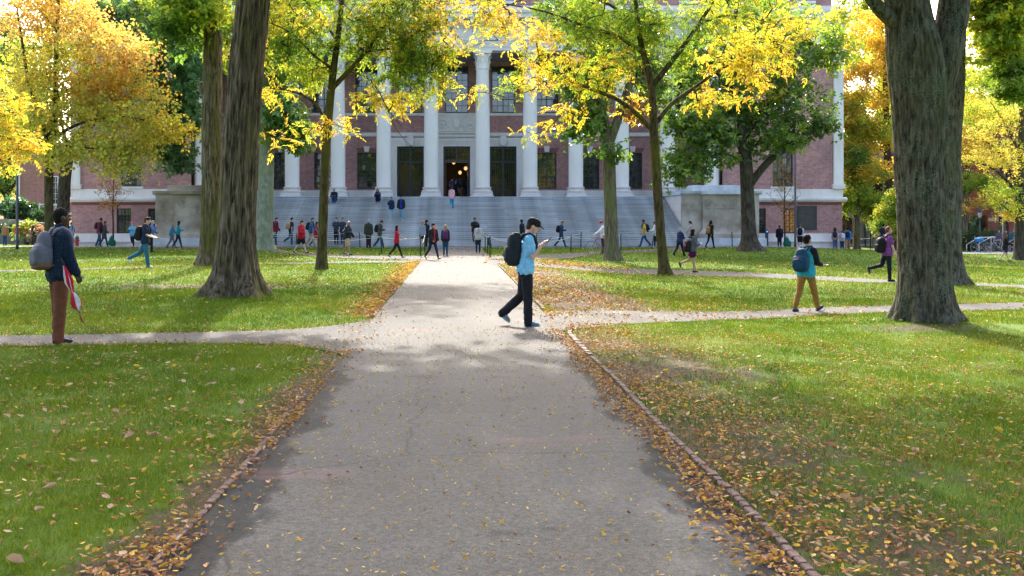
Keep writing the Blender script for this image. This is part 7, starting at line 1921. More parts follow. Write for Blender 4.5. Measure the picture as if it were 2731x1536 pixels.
rope([tops['Rb'][0], tops['R'][0], tops['R'][1]], "rope joining the three posts right of the main path", .05); rope(tops['R'][1:3], "rope from the main path to the post by the bicycle", .35); rope(tops['R'][2:4], "rope passing behind the forked trunk", .25); rope(tops['R'][3:], "rope rising to the leaning post by the yellow tee man", .12)
rope(tops['Rb'], "far rope right of the main path below the stairs", .3)
rope(tops['W'], "rope along the lawn in front of the right library wing", .12); rope([tops['X'][2], tops['X'][0], tops['X'][1]], "rope in front of the parked bicycles", .3)
# dark jacket hung on the corner post
X, Y, z = ground_at(1307, 686)
e = empty("hung_jacket", (X - .02, Y + .2, z)); tag(e, "dark jacket hanging from the rope post right of the main path", "jacket")
blob("jacket", [superell((0, 0, .72), (.07, .09, .20), .8), superell((.04, .0, .56), (.05, .07, .16), .8), superell((.0, 0, .90), (.06, .07, .07), .8)], cloth((.012, .014, .018)), e, .02, 2, .012)

# ------------------------------------------------------------------ posts, hydrant, bags
def tall_post(x, y, top, r, label, Yd=None):
    X, Y, z = ground_at(x, y)
    if Yd: Y = Yd; X = (x - VX) / F_PX * Y; z = gz1(X, Y)
    h = EYE - (top - VY) / F_PX * Y - z
    e = empty("lamp_post", (X, Y, z)); tag(e, label, "lamp post", "tall grey lamp posts")
    b = MB(); b.tube([(0, 0, -.1), (0, 0, .55), (0, 0, .6), (0, 0, h)], [r * 1.04, r * 1.04, r, r * .8], 16); obj("pole", b.mesh("pole", M['lamp_grey'], True), e)
    b = MB(); b.tube([(0, 0, 0), (0, 0, .42)], r * 1.10, 16); obj("base_sleeve", b.mesh("base_sleeve", M['iron'], True), e)
    b = MB(); b.lathe([(.06, 0), (.22, .1), (.28, .35), (.20, .55), (.05, .62)], 14, (0, 0, h)); obj("lamp_head", b.mesh("lamp_head", M['lamp_grey'], True), e)
tall_post(46, 665, 380, .082, "tall grey post on the lawn at far left")
tall_post(2121, 657, 330, .075, "tall grey post in front of the inscribed tablet", 70.5)
def hydrant():
    Y = 70.0; X = (205 - VX) / F_PX * Y; z = gz1(X, Y)
    e = empty("fire_hydrant", (X, Y, z)); tag(e, "red fire hydrant with green dome beside the left lawn", "hydrant")
    red = pm("hydrant_red", (.40, .035, .03), .45, .2, 8); grn = pm("hydrant_green", (.015, .14, .09), .45, .2, 8)
    b = MB(); b.lathe([(.16, -.1), (.16, .06), (.12, .08), (.115, .48), (.14, .50), (.14, .54)], 16); obj("barrel", b.mesh("barrel", red, 'auto'), e)
    b = MB(); b.lathe([(.15, .54), (.15, .58), (.13, .66), (.08, .73), (.03, .75), (.03, .80)], 16); obj("dome", b.mesh("dome", grn, 'auto'), e)
    for s in (-1, 1):
        b = MB(); b.tube([(s * .10, 0, .42), (s * .19, 0, .42)], .05, 10); obj("outlet", b.mesh("outlet", red, 'auto'), e)
    b = MB(); b.tube([(0, -.10, .38), (0, -.20, .38)], .07, 10); obj("outlet", b.mesh("outlet", red, 'auto'), e)
hydrant()
for sx, Yb, lab, dx in ((302, 72.0, "green watering bag round the foot of the rusty sapling", -.05), (2093, 72.0, "green watering bag beside the bare sapling's foot", .14)):
    X = (sx - VX) / F_PX * Yb + dx; z = gz1(X, Yb)
    e = empty("watering_bag", (X, Yb - .12, z)); tag(e, lab, "watering bag", "tree watering bags")
    blob("bag", [superell((0, 0, .28), (.26, .17, .28), .7), superell((-.03, 0, .55), (.15, .13, .18), .8), capsule((-.05, 0, .6), (-.02, 0, .80), .07, .04)], cloth((.012, .12, .07)), e, .022, 2, .014)
# black information post with a blue light
X = (2045 - VX) / F_PX * 70.2; z = gz1(X, 70.2)
e = empty("call_post", (X, 70.2, z)); tag(e, "black square post with a small blue light by the right pedestal", "post")
b = MB(); b.bbox(-.095, .095, -.08, .08, -.1, 1.12, .02); obj("housing", b.mesh("housing", M['iron']), e)
b = MB(); b.sphere((0, 0, 1.12), (.085, .07, .05), 14, 8); obj("cap", b.mesh("cap", M['iron'], True), e)
b = MB(); b.box(-.045, .045, -.088, -.081, .98, 1.05); bl = pm("blue_light", (.05, .3, .7), .4, .05, 3); bl.node_tree.nodes["Principled BSDF"].inputs["Emission Color"].default_value = (.03, .25, .8, 1); bl.node_tree.nodes["Principled BSDF"].inputs["Emission Strength"].default_value = .6
obj("light", b.mesh("light", bl), e)

# ------------------------------------------------------------------ bicycles
def bicycle(label, loc, rz, col, group=None, drop=True):
    e = empty("bicycle", loc, rz); tag(e, label, "bicycle", group)
    tyre = pm("tyre_rubber", (.02, .02, .02), .8, .2, 30); steel = pm("bright_steel", (.5, .5, .5), .3, .1, 10, metal=.9)
    for wx in (0.0, 1.02):
        b = MB(); b.tube([(wx + .335 * math.cos(t), 0, .345 + .335 * math.sin(t)) for t in np.linspace(0, 2 * math.pi, 33)], .014, 6, caps=False); w = obj("wheel", b.mesh("wheel", tyre, True), e)
        b = MB(); b.tube([(wx + .312 * math.cos(t), 0, .345 + .312 * math.sin(t)) for t in np.linspace(0, 2 * math.pi, 33)], .009, 5, caps=False); b.tube([(wx, -.04, .345), (wx, .04, .345)], .02, 8); obj("rim", b.mesh("rim", steel, True), w)
        b = MB()
        for k in range(16):
            a = k * math.pi / 8; b.tube([(wx, .02 * (-1) ** k, .345), (wx + .31 * math.cos(a), 0, .345 + .31 * math.sin(a))], .0016, 4)
        o = obj("spokes", b.mesh("spokes", steel), w)
    fm_ = pm("bicycle_paint_%d" % int(col[0] * 1000 + col[2] * 100), col, .35, .1, 10); b = MB()
    H, S, BB, RW = (.26, 0, .82), (.68, 0, .86), (.60, 0, .30), (1.02, 0, .345)
    b.tube([H, S], .016, 8); b.tube([(.23, 0, .72), BB], .018, 8); b.tube([BB, S, (.70, 0, .95)], .016, 8)
    for s in (-1, 1): b.tube([BB, (RW[0], s * .05, RW[2])], .010, 6); b.tube([S, (RW[0], s * .05, RW[2])], .008, 6)
    b.tube([(.28, 0, .88), (.22, 0, .68)], .021, 8); obj("frame", b.mesh("frame", fm_, True), e)
    b = MB(); b.tube([(.22, 0, .70), (.18, 0, .60), (.0, .05, .345)], .012, 6); b.tube([(.22, 0, .70), (.18, 0, .60), (.0, -.05, .345)], .012, 6); obj("fork", b.mesh("fork", fm_, True), e)
    b = MB(); b.tube([(.28, 0, .88), (.26, 0, .97), (.18, 0, .98)], .012, 6)
    for s in (-1, 1):
        q = [(.18, 0, .98), (.18, s * .20, .98), (.10, s * .21, .97), (.05, s * .21, .92), (.08, s * .21, .85), (.16, s * .21, .84)] if drop else [(.18, 0, .98), (.20, s * .15, 1.04), (.30, s * .28, 1.05)]
        b.tube(q, .013, 6); b.tube([q[-2], q[-1]], .017, 6)
    obj("handlebar", b.mesh("handlebar", pm("bar_tape", (.35, .35, .34), .6, .2, 20), True), e)
    b = MB(); b.sphere((.72, 0, .97), (.13, .06, .03), 10, 6); obj("saddle", b.mesh("saddle", tyre, True), e)
    b = MB(); b.tube([(BB[0] + .10 * math.cos(t), .05, BB[2] + .10 * math.sin(t)) for t in np.linspace(0, 2 * math.pi, 17)], .006, 4, caps=False); b.tube([BB, (.60 + .12, .07, .22), (.72, .14, .22)], .010, 6); b.tube([BB, (.48, -.07, .38), (.48, -.14, .38)], .010, 6)
    obj("crankset", b.mesh("crankset", steel), e)
    return e
gx_ = (1577 - VX) / F_PX * 54.3
bicycle("red road bicycle with white hooded drop bars, half hidden by the forked trunk", (gx_, 54.3, gz1(gx_, 54.3) + .012), R(6), (.30, .04, .03))
for k, (x, Yd, rz, c, lab) in enumerate([(2598, 69, 15, (.03, .03, .035), "dark bicycle with blue cover at the hedge"), (2640, 70, -12, (.4, .4, .42), "pale grey bicycle next to the hedge rail"), (2660, 71, 160, (.02, .02, .02), "black bicycle behind the curly haired woman"), (2700, 70.5, 10, (.05, .12, .3), "blue bicycle before the teal jacket person")]):
    X = (x - VX) / F_PX * Yd; bicycle(lab, (X, Yd, gz1(X, Yd) + .01), R(rz), c, "bicycles parked by the hedge", False)
X = (2610 - VX) / F_PX * 68.6
e = empty("seat_cover", (X, 68.6, gz1(X, 68.6) + .72)); tag(e, "bright blue plastic cover lying over a parked bicycle", "cover")
blob("cover", [superell((0, 0, .12), (.30, .14, .13), .6), superell((.1, 0, .18), (.22, .12, .08), .7)], cloth((.015, .18, .42), None, .4), e, .025, 2, .012)
for k, (xa, ya, xb, yb) in enumerate([(2578, 652, 2612, 633), (2610, 650, 2643, 632)]):
    A = px(xa, ya, 73); Bq = px(xb, yb, 73); zg = gz1(A.x, 73)
    e = empty("handrail", (A.x, 73, zg)); tag(e, ["shiny sloping steel handrail left of its twin by the hedge", "shiny sloping steel handrail right of its twin by the hedge"][k], "handrail", "steel handrails by the hedge")
    o = e.location; b = MB(); b.tube([A - o, Bq - o, Bq - o + Vector((.9, .3, 0))], .035, 8); b.tube([A - o, Vector((A.x - o.x, 0, 0))], .03, 8); b.tube([Bq - o, Vector((Bq.x - o.x, 0, 0))], .03, 8)
    obj("rail", b.mesh("rail", pm("bright_steel", (.5, .5, .5), .3, .1, 10, metal=.9), True), e)

# ------------------------------------------------------------------ shrubs and hedge
def shrub(name, label, cx, cy, rx, ry, Yd, dr, n, pal, per=22, size=1.5, cat="shrub", group=None, kind='oak', bare=False):
    g = np.random.default_rng(int(cx * 7 + cy)); k = Yd / F_PX; c = px(cx, cy, Yd)
    X, z = c.x, gz1(c.x, Yd)
    e = empty(name, (X, Yd, z)); tag(e, label, cat, group)
    u = g.normal(size=(n, 3)); u /= np.linalg.norm(u, axis=1, keepdims=True); u *= g.random((n, 1)) ** .4
    q = np.array(c) + u * np.array([rx * k, dr, ry * k]); q[:, 2] = np.maximum(q[:, 2], z + .05)
    pos = (q[:, None, :] + g.normal(0, .22, (n, per, 3))).reshape(-1, 3); pos[:, 2] = np.maximum(pos[:, 2], z + .02)
    pl = [np.array(v) for v in PAL[pal]] if isinstance(pal, str) else pal
    col = np.repeat(np.array([pl[i] for i in g.integers(0, len(pl), n)]), per, 0)
    nr = g.normal(0, .7, (len(pos), 3)); nr[:, 2] += .8
    wobj("foliage", foliage_mesh("foliage", pos, nr, g.random(len(pos)) * 6.28, size * g.uniform(.7, 1.2, len(pos)), col, kind, M['leaf_gloss'], seed=int(cx)), e)
    base = np.array([X, Yd, z - .05]); idx = g.integers(0, n, 14)
    V, F = tubes_np(np.c_[np.repeat((base + g.normal(0, .12, (14, 3)) * np.array([1, 1, 0])), 1, 0), np.full(14, .03), q[idx], np.full(14, .008)], 5)
    st = wobj("stems", np_mesh("stems", V, F, M['twig'], True), e); st["kind"] = "stuff"
BG = [np.array(v) for v in ((.06, .15, .06), (.09, .20, .07), (.05, .11, .04))]
shrub("shrub", "dark green shrub below the lattice balcony, nearest the grey post", 40, 558, 46, 22, 92, 2, 44, BG, size=2.0, group="shrubs at far left")
shrub("shrub", "dark green shrub below the lattice balcony, beside the maple trunk", 105, 575, 30, 14, 92, 1.5, 26, BG, size=2.0, group="shrubs at far left")
shrub("shrub", "low bright green shrub in front of the sloping concrete wall", 72, 612, 24, 12, 86, 1.2, 26, 'lime', size=1.5, group="shrubs at far left")
shrub("shrub", "shrub with reddish and pale leaves behind the umbrella man's shoulder", 102, 622, 14, 18, 85, 1.0, 24, [np.array(v) for v in ((.35, .30, .18), (.40, .10, .10), (.12, .20, .07))], size=1.2, group="shrubs at far left")
shrub("shrub", "low green tuft by the brown jacket man", 12, 615, 16, 8, 88, 1, 12, BG, size=1.5, group="shrubs at far left")
shrub("shrub", "grey-green bushy shrub against the granite wall by the lanterns", 2615, 600, 30, 24, 84, 1.5, 40, [np.array(v) for v in ((.10, .18, .11), (.14, .24, .14), (.07, .13, .08))], size=1.8)
shrub("hedge", "clipped dark green hedge behind the parked bicycles", 2625, 642, 62, 22, 78, 1.0, 120, [np.array(v) for v in ((.035, .075, .02), (.05, .10, .025), (.03, .06, .02))], per=26, size=1.2, cat="hedge", kind='maple')

# ------------------------------------------------------------------ neighbouring buildings
# red brick annexe at far left, with lattice balcony and retaining wall
an = empty("brick_annexe", ((125 - VX) / F_PX * 100, 100, 0)); tag(an, "orange-red brick building with a white lattice balcony at far left", "building")
def wp(name, mbx, mt, par, smooth=False): return wobj(name, mbx.mesh(name, mt, smooth), par)
Ya = 100.0; ka = Ya / F_PX
def ax_(x): return (x - VX) * ka
def az_(y): return EYE - (y - VY) * ka
mb = MB(); mb.box(ax_(50), ax_(212), Ya, Ya + 14, az_(578), az_(380)); wp("wall", mb, M['brick_old'], an)
mb = MB(); mb.box(ax_(49), ax_(54), Ya - .15, Ya + .1, az_(548), az_(440)); wp("corner_board", mb, M['white_paint'], an)
for (wx0, wx1, wy0, wy1) in ((140, 156, 548, 470), (140, 156, 440, 390), (184, 196, 540, 470)):
    w = window((ax_(wx0) + ax_(wx1)) / 2, az_(wy0), ax_(wx1) - ax_(wx0), az_(wy1) - az_(wy0), Ya - .03, 2, 5, False, parent=an); 
    w.data = w.data.copy(); w.data.materials[0] = M['white_paint']
mb = MB(); mb.box(ax_(48), ax_(212), Ya - 1.6, Ya - .01, az_(573), az_(567)); wp("balcony_floor", mb, M['white_paint'], an)
yb_ = Ya - 1.55
for i in range(4):
    x0, x1 = ax_(20 + i * 34 + 36), ax_(20 + i * 34 + 66); z0, z1 = az_(566), az_(545)
    mb = MB()
    mb.box(x0 - .06, x0, yb_, yb_ + .06, z0, z1 + .1); mb.box(x1, x1 + .06, yb_, yb_ + .06, z0, z1 + .1); mb.box(x0, x1, yb_, yb_ + .06, z1 - .05, z1 + .03); mb.box(x0, x1, yb_, yb_ + .06, z0, z0 + .06)
    cx = (x0 + x1) / 2; mb.box(cx - .02, cx + .02, yb_ + .01, yb_ + .05, z0, z1)
    for s in (-1, 1):
        for q in range(3):
            t = .15 + q * .28; e0 = (cx + s * .03, yb_ + .03, z1 - .06 - (z1 - z0) * .3 * q); e1 = (cx + s * (x1 - cx) * min(1, t + .45), yb_ + .03, z0 + .05 + 0 * q)
            mb.tube([e0, (cx + s * (x1 - cx) * .98, yb_ + .03, e0[2] - (z1 - z0) * .62 if e0[2] - (z1 - z0) * .62 > z0 else z0 + .04)], .018, 4)
            mb.tube([(cx + s * (x1 - cx) * .98, yb_ + .031, z1 - .06 - (z1 - z0) * .28 * q), (cx + s * (x1 - cx) * .45, yb_ + .031, max(z0 + .03, z1 - .06 - (z1 - z0) * .28 * q - (z1 - z0) * .35))], .016, 4)
    wp("lattice_panel", mb, M['white_paint'], an)
rw_ = empty("retaining_wall", ((60 - VX) / F_PX * 89, 89, -.3)); tag(rw_, "long tan concrete retaining wall sloping down at far left", "wall")
mb = MB(); xs_ = [(-260 - VX) / F_PX * 89, (20 - VX) / F_PX * 89, (190 - VX) / F_PX * 89]; zs_ = [EYE - (578 - VY) / F_PX * 89, EYE - (584 - VY) / F_PX * 89, EYE - (602 - VY) / F_PX * 89]
for i in range(2):
    V = [(xs_[i], 89, -.6), (xs_[i + 1], 89, -.6), (xs_[i + 1], 89, zs_[i + 1]), (xs_[i], 89, zs_[i])]; mb.add(V + [(v[0], 89.4, v[2]) for v in V], [(0, 1, 2, 3), (7, 6, 5, 4), (3, 2, 6, 7), (0, 3, 7, 4), (1, 5, 6, 2)])
wp("wall_face", mb, M['concrete'], rw_)
rw2 = empty("low_wall", ((60 - VX) / F_PX * 87, 87, -.3)); tag(rw2, "low dark tan wall running down behind the walkers at far left", "wall")
mb = MB(); xs_ = [(-200 - VX) / F_PX * 87, (60 - VX) / F_PX * 87, (130 - VX) / F_PX * 87, (200 - VX) / F_PX * 87]; zs_ = [EYE - (y - VY) / F_PX * 87 for y in (618, 622, 634, 652)]
for i in range(3):
    V = [(xs_[i], 87, -.6), (xs_[i + 1], 87, -.6), (xs_[i + 1], 87, zs_[i + 1]), (xs_[i], 87, zs_[i])]; mb.add(V + [(v[0], 87.3, v[2]) for v in V], [(0, 1, 2, 3), (7, 6, 5, 4), (3, 2, 6, 7), (0, 3, 7, 4), (1, 5, 6, 2)])
wp("wall_face", mb, pm("dark_tan_concrete", (.17, .14, .12), .85, .2, 2), rw2)
# granite hall on the right: coursed blocks as far as they can be told apart
Yg_ = 95.0; kg = Yg_ / F_PX
gh = empty("granite_hall", ((2420 - VX) * kg, Yg_, -.5)); tag(gh, "grey granite building with an arched doorway behind the right-hand trees", "building")
def gX(x): return (x - VX) * kg
def gZ(y): return EYE - (y - VY) * kg
mb = MB(); mb.box(gX(2232), gX(2660), Yg_ + .12, Yg_ + 12, gZ(672), gZ(400)); wp("core_wall", mb, pm("granite_joint", (.16, .17, .19), .9, .2, 3), gh)
arch_c, arch_w = (gX(2251), gX(2251)), gX(2270) - gX(2251)
rows = [672, 654, 636, 618, 600, 582, 564, 548, 530, 512, 495, 478, 460, 442, 424, 406]
blocks = 0
for i in range(len(rows) - 1):
    z0, z1 = gZ(rows[i]), gZ(rows[i + 1]); x = 2232 - (i % 2) * 9
    while x < 2660:
        w = random.uniform(22, 34); a, c = max(x, 2232), min(x + w, 2660); x += w
        if c - a < 2: continue
        if a < 2274 and rows[i + 1] > 572 : a = max(a, 2272)
        if c - a < 3: continue
        q = MB(); q.box(gX(a) + .015, gX(c) - .015, Yg_ + random.uniform(-.02, .02), Yg_ + .2, z0 + .015, z1 - .015); wp("granite_block", q, M['granite_grey'], gh); blocks += 1
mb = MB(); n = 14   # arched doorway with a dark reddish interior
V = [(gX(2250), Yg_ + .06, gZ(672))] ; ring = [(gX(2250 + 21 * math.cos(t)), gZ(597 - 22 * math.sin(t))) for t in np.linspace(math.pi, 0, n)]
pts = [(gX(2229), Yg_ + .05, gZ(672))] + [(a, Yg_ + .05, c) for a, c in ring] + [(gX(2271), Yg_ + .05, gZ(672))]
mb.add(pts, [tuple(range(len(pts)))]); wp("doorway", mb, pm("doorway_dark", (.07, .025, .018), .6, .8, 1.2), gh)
mb = MB(); mb.tube([(a, Yg_ + .02, c) for a, c in ring], .09, 6); wp("arch_ring", mb, M['iron'], gh)
mb = MB(); mb.box(gX(2232), gX(2660), Yg_ - .35, Yg_ + .1, gZ(548), gZ(543)); mb.box(gX(2232), gX(2660), Yg_ - .25, Yg_ + .1, gZ(548) - .12, gZ(548) - .002); mb.box(gX(2232), gX(2660), Yg_ - .2, Yg_ + .1, gZ(672), gZ(650)); wp("string_course", mb, M['granite_light'], gh)
for x in (2620, 2340, 2420): window(gX(x), gZ(535), .9, 2.6, Yg_ - .04, 2, 4, False, parent=gh)
mb = MB(); mb.tube([(gX(2306), Yg_ - .15, gZ(665)), (gX(2306), Yg_ - .15, gZ(420))], .09, 8); wp("downpipe", mb, pm("verdigris", (.02, .09, .09), .6, .3, 5), gh)
# red brick hall at the far right edge
Yr = 82.0; kr = Yr / F_PX
rh = empty("brick_hall", ((2700 - VX) * kr, Yr, -.6)); tag(rh, "dark red brick hall with tan stone bands at the right edge", "building")
def rX(x): return (x - VX) * kr
def rZ(y): return EYE - (y - VY) * kr
ops = [(rX(2663), rX(2676), rZ(640), rZ(577)), (rX(2681), rX(2690), rZ(640), rZ(577)), (rX(2715), rX(2727), rZ(640), rZ(572)), (rX(2666), rX(2676), rZ(535), rZ(500)), (rX(2682), rX(2690), rZ(535), rZ(500)), (rX(2666), rX(2676), rZ(480), rZ(420)), (rX(2682), rX(2690), rZ(480), rZ(420))]
mb = MB(); wall_open(mb, rX(2636), rX(2900), rZ(680), rZ(330), Yr, ops, .3)
mb.quad((rX(2636), Yr, rZ(680)), (rX(2636), Yr + 14, rZ(680)), (rX(2636), Yr + 14, rZ(330)), (rX(2636), Yr, rZ(330))); wp("wall", mb, M['brick_dark'], rh)
mb = MB(); mb.box(rX(2636) - .05, rX(2900), Yr - .10, Yr - .003, rZ(553), rZ(546)); 
for a, c in ((2635, 2661), (2692, 2713)): mb.box(rX(a), rX(c), Yr - .08, Yr - .004, rZ(590), rZ(581))
for a, c in ((2659, 2662), (2677, 2680), (2691, 2694), (2711, 2714)): mb.box(rX(a), rX(c), Yr - .1, Yr - .005, rZ(592), rZ(572))
wp("stone_bands", mb, M['sandstone'], rh)
for a, b2, c, d in ops: window((a + b2) / 2, c, b2 - a, d - c, Yr + .15, 1, 3, False, parent=rh)
# street lanterns
for k, (lx, ly, Yd) in enumerate([(2613, 575, 77), (2674, 572, 74)]):
    c = px(lx, ly, Yd); zg = gz1(c.x, Yd)
    e = empty("street_lantern", (c.x, Yd, zg)); tag(e, ["black four-sided lantern in front of the grey granite wall", "black four-sided lantern in front of the red brick hall"][k], "lantern", "old street lanterns")
    h = c.z - zg
    b = MB(); b.tube([(0, 0, -.1), (0, 0, .5), (0, 0, .6), (0, 0, h - .15)], [.09, .08, .05, .045], 10); obj("pole", b.mesh("pole", M['iron'] if k == 0 else pm("pale_post", (.30, .26, .20), .6, .2, 5), True), e)
    b = MB(); b.lathe([(.10, h - .15), (.20, h + .22)], 4); obj("glass_body", b.mesh("glass_body", pm("lantern_glass", (.55, .52, .42), .25, .1, 5)), e)
    b = MB(); b.lathe([(.27, h + .23), (.24, h + .30), (.10, h + .52), (.04, h + .58), (.03, h + .72)], 4); b.lathe([(.12, h - .20), (.12, h - .151)], 4)
    for q in range(4):
        a = q * math.pi / 2; b.tube([(.10 * math.cos(a), .10 * math.sin(a), h - .15), (.205 * math.cos(a), .205 * math.sin(a), h + .22)], .014, 4)
    obj("lantern_top", b.mesh("lantern_top", M['iron']), e)
b = MB(); Yd = 84; X = (2322 - VX) / F_PX * Yd; b.tube([(0, 0, -.1), (0, 0, 3.6)], .045, 8); o = obj("sign_pole", b.mesh("sign_pole", M['iron'], True), None, (X, Yd, gz1(X, Yd))); tag(o, "thin black pole standing before the granite wall's downpipe", "pole")
# orange sleeve between the two big trunks
A = px(2529, 656, 24.0); b = MB(); b.tube([(0, 0, 0), (.01, 0, -.2), (.03, 0, -.42)], [.035, .05, .045], 10)
o = obj("orange_sleeve", b.mesh("orange_sleeve", pm("orange_plastic", (.75, .26, .01), .5, .15, 6), True), None, A); tag(o, "narrow bright orange sleeve showing between the two big trunks", "sleeve")
flush_blobs()
# ------------------------------------------------------------------ grass blades (one mass)
def grass():
    g = np.random.default_rng(5)
    P_ = []
    def zone(x0, x1, y0, y1, dens, h, w):
        n = int((x1 - x0) * (y1 - y0) * dens)
        x = g.uniform(x0, x1, n); y = g.uniform(y0, y1, n)
        u = (x / y * F_PX + VX); keep = (u > -60) & (u < 2790); x = x[keep]; y = y[keep]
        bf = bare_f(x, y); nz = fbm(x * 3.1, y * 3.1, 1.5, 3)
        keep = (g.random(len(x)) > np.clip(bf * 1.25 - .05 + .12 * (x > 1.6) * np.clip((11 - y) / 6, 0, 1) * np.clip(1.2 - (x - 1.7) / 5, 0, 1), 0, .97)) & ((nz > .30 + .30 * bf) | (g.random(len(x)) < .35)) & ~on_path(x, y); x = x[keep]; y = y[keep]
        P_.append(np.c_[x, y, np.full(len(x), h), np.full(len(x), w)])
    zone(-4.2, -1.4, 4.4, 8, 7000, .038, .0048); zone(1.66, 5.2, 4.4, 8, 8500, .040, .0048)
    zone(-7, -1.4, 8, 13.9, 3200, .042, .0075); zone(1.66, 10, 8, 19.5, 2500, .042, .0085)
    zone(-12, -1.4, 15, 24, 1000, .055, .013); zone(1.66, 15, 19, 26, 800, .055, .014)
    zone(-24, -1.4, 24, 42, 260, .06, .022); zone(1.66, 24, 26, 42, 260, .06, .022)
    zone(-34, 34, 42, 66, 80, .06, .034)
    A = np.concatenate(P_); n = len(A)
    z = gz(A[:, 0], A[:, 1]) + .004
    hh = A[:, 2] * g.uniform(.45, 1.35, n) * (.65 + .9 * fbm(A[:, 0] * 2.5, A[:, 1] * 2.5, 21, 3)); ww = A[:, 3] * g.uniform(.7, 1.3, n)
    th = g.random(n) * 6.28; le = g.normal(0, .55, (n, 2)) * hh[:, None]
    b0 = np.c_[A[:, 0] - np.cos(th) * ww / 2, A[:, 1] - np.sin(th) * ww / 2, z - .01]; b1 = np.c_[A[:, 0] + np.cos(th) * ww / 2, A[:, 1] + np.sin(th) * ww / 2, z - .01]
    tp = np.c_[A[:, 0] + le[:, 0], A[:, 1] + le[:, 1], z + hh]
    V = np.stack([b0, b1, tp], 1).reshape(-1, 3); F = np.arange(n * 3).reshape(-1, 3)
    patch = .6 * fbm(A[:, 0] * .45, A[:, 1] * .35, 3, 3) + .4 * fbm(A[:, 0] * 2.2, A[:, 1] * 1.6, 6, 3)
    c0 = np.array([.038, .104, .006]); c1 = np.array([.150, .205, .007]); dry = np.array([.34, .29, .07])
    t = np.clip(patch * 1.6 - .3 + g.normal(0, .18, n), 0, 1)[:, None]
    col = c0 * (1 - t) + c1 * t
    dryf = .03 + .4 * np.clip(fbm(A[:, 0] * .8 + 4, A[:, 1] * .6, 12, 3) * 2.4 - 1.15, 0, 1) * np.where((A[:, 0] > 0) & (A[:, 1] < 42), 1, .5)
    dr = (g.random(n) < dryf)[:, None]; col = np.where(dr, dry, col) * g.uniform(.75, 1.25, (n, 1))
    me = np_mesh("grass", V, F, M['grass'], False, attrs={"tint": ('FACE', 'FLOAT_COLOR', np.c_[col, np.ones(n)])})
    o = link(bpy.data.objects.new("grass", me)); tag(o, "short green lawn grass beside the paths", "grass", None, "stuff")
    return n
NG = grass()

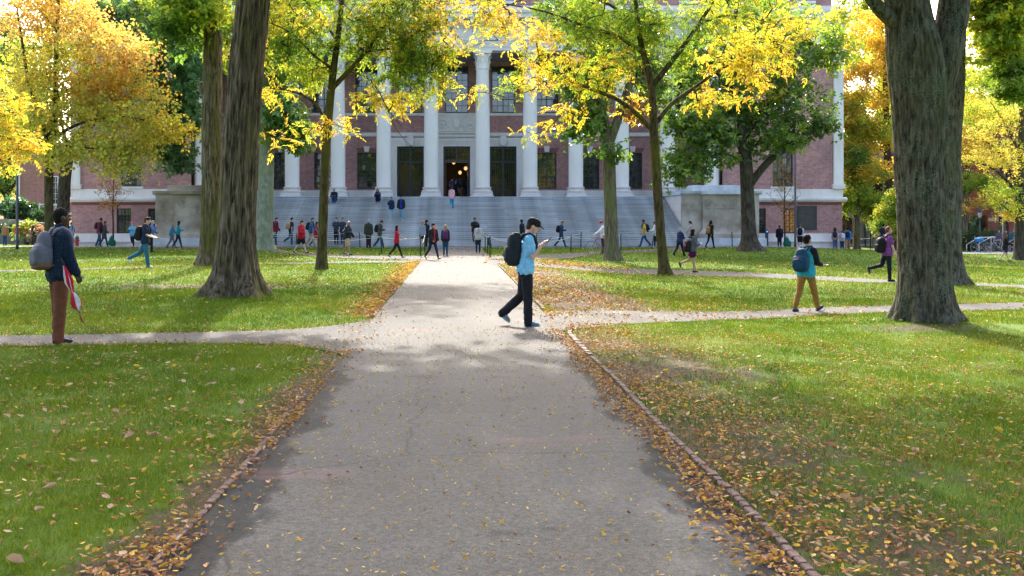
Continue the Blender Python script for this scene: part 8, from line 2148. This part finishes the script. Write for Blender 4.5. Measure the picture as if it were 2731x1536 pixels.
# ------------------------------------------------------------------ fallen leaves (one mass)
LC = [np.array(v) for v in ((.40, .20, .09), (.44, .25, .12), (.48, .33, .20), (.58, .34, .05), (.34, .15, .06), (.60, .40, .06), (.45, .26, .15), (.28, .12, .05))]
def litter():
    g = np.random.default_rng(9); X = []; Y = []; S = []; K = []
    def put(x, y, s, kind=0):
        u = (x / y * F_PX + VX); k = (u > -40) & (u < 2770); X.append(x[k]); Y.append(y[k]); S.append(np.broadcast_to(s, x.shape)[k] * g.uniform(.65, 1.35, k.sum())); K.append(np.full(k.sum(), kind))
    def rej(n, x0, x1, y0, y1, f, s, kind=0, ypow=1.0):
        x = g.uniform(x0, x1, n); y = y0 + (y1 - y0) * g.random(n) ** ypow; k = g.random(n) < f(x, y); put(x[k], y[k], s, kind)
    clump = lambda x, y, q=1.3: np.clip(fbm(x * q, y * q, 4, 3) * 2.4 - .7, .05, 1)
    # heavy drift against the right edging, both sides of the bricks, and along the left margin
    n = 2500; y = 4.3 + 11.5 * g.random(n) ** 1.25; x = PR - np.abs(g.normal(0, .13, n)) * (.5 + fbm(y * 1.2, y * 0 + 3)); put(x, y, .036)
    n = 7000; y = 4.3 + 12 * g.random(n) ** 1.2; x = PR + .09 + np.abs(g.normal(0, .75, n)); k = g.random(n) < clump(x, y); put(x[k], y[k], .038)
    n = 3200; y = 4.3 + 9 * g.random(n) ** 1.2; x = PL + .10 - np.abs(g.normal(0, .26, n)); k = g.random(n) < clump(x, y, 1.6); put(x[k], y[k], .038)
    n = 3000; y = g.uniform(17.5, 42, n); x = PL - np.abs(g.normal(0, .35, n)); put(x, y, .075)
    n = 6000; y = g.uniform(17, 40, n); x = PR + np.abs(g.normal(0, 1.5, n)); k = g.random(n) < clump(x, y, .6) * 1.3; put(x[k], y[k], .065)
    # lawns
    rej(36000, 1.8, 11, 4.4, 17, lambda x, y: clump(x, y, .9) * np.clip(1.15 - (x - 1.7) / 8, .3, 1), .037, 0, 1.35)
    rej(12000, -8, -1.5, 4.4, 14, lambda x, y: clump(x, y, .9) * .45, .040, 0, 1.3)
    rej(700, -8, -1.6, 4.4, 13.5, lambda x, y: x * 0 + .5, .072, 1, 1.3); rej(420, 1.9, 10, 4.4, 16, lambda x, y: x * 0 + .5, .072, 1, 1.3)
    rej(9000, -14, -1.5, 15.2, 41, lambda x, y: clump(x, y, .5) * .32 * (1 + 2.5 * np.exp(-(((x + 6.6) / 3.2) ** 2 + ((y - 26.2) / 1.3) ** 2))), .065)
    rej(16000, 1.8, 19, 19, 50, lambda x, y: clump(x, y, .35) * .38, .07)
    rej(6000, -26, 34, 40, 64, lambda x, y: clump(x, y, .3) * .4, .13)
    rej(3000, 2, 7.5, 39, 47, lambda x, y: np.exp(-(((x - 4.6) / 2.2) ** 2 + ((y - 43.5) / 2.2) ** 2)), .10)
    # along every path margin
    for e in EDGES:
        m = len(e); idx = g.integers(0, m - 1, 700); t = g.random(700)[:, None]; q = e[idx] * (1 - t) + e[idx + 1] * t; o = g.normal(0, .16, (700, 2)); put(q[:, 0] + o[:, 0], q[:, 1] + o[:, 1], .045)
    # loose on the asphalt
    rej(3000, PL + .1, PR - .1, 4.4, 16, lambda x, y: x * 0 + .85, .026, 2, 1.1); rej(900, PL, PR, 16, 44, lambda x, y: x * 0 + .8, .035, 2)
    rej(500, -7, -1.4, 13.2, 16, lambda x, y: x * 0 + .8, .035, 2); rej(900, 1.7, 12, 15.5, 22, lambda x, y: x * 0 + .7, .04, 2)
    x = np.concatenate(X); y = np.concatenate(Y); s = np.concatenate(S); K = np.concatenate(K); n = len(x)
    k = y < 66; x, y, s, K = x[k], y[k], s[k], K[k]; n = len(x)
    onp_ = on_path(x, y)
    z = gz(x, y) + np.where(onp_, .024, .022 + g.uniform(0, .03, n))
    nr = g.normal(0, .28, (n, 3)); nr[:, 2] = 1
    Rm = rotmats(nr, g.random(n) * 6.28)
    asp = np.where(K == 2, .32, np.where(K == 1, .62, g.uniform(.32, .6, n)))
    cu = g.uniform(-.1, .75, n)      # curl
    L0 = np.stack([np.c_[-.5 * s, 0 * s, cu * s * .4], np.c_[-.12 * s, -asp * s * .5, cu * s * .55], np.c_[.28 * s, -asp * s * .36, cu * s * .6], np.c_[.5 * s, 0 * s, cu * s * .35], np.c_[.28 * s, asp * s * .36, cu * s * .6], np.c_[-.12 * s, asp * s * .5, cu * s * .55], np.c_[.05 * s, 0 * s, 0 * s]], 1)
    V = np.einsum('mij,mkj->mki', Rm, L0) + np.c_[x, y, z][:, None, :]
    i = np.arange(n) * 7
    F = np.concatenate([np.stack([i + a, i + b, i + 6], 1) for a, b in ((0, 1), (1, 2), (2, 3), (3, 4), (4, 5), (5, 0))])
    col = np.array(LC)[g.integers(0, len(LC), n)] * g.uniform(.7, 1.25, (n, 1))
    yel = (K == 2) & (g.random(n) < .7); col[yel] = np.array([.66, .45, .07]) * g.uniform(.8, 1.15, (yel.sum(), 1))
    far = np.clip((y - 18) / 20, 0, 1)[:, None]; yl = g.random(n)[:, None] < far * .45; col = np.where(yl, np.array([.64, .46, .10]), col)
    big = (K == 1); col[big] = np.array([.44, .30, .19]) * g.uniform(.7, 1.2, (big.sum(), 1))
    gold = big & (g.random(n) < .08); col[gold] = np.array([.72, .52, .06])
    c4 = np.c_[np.clip(col, 0, .9), np.ones(n)]
    me = np_mesh("fallen_leaves", V.reshape(-1, 3), F, M['litter'], False, attrs={"tint": ('FACE', 'FLOAT_COLOR', np.tile(c4, (6, 1)))})
    o = link(bpy.data.objects.new("fallen_leaves", me)); tag(o, "tan and yellow fallen leaves strewn over lawns and path edges", "leaves", None, "stuff")
    return n
NL = litter()
print("blades", NG, "litter", NL)
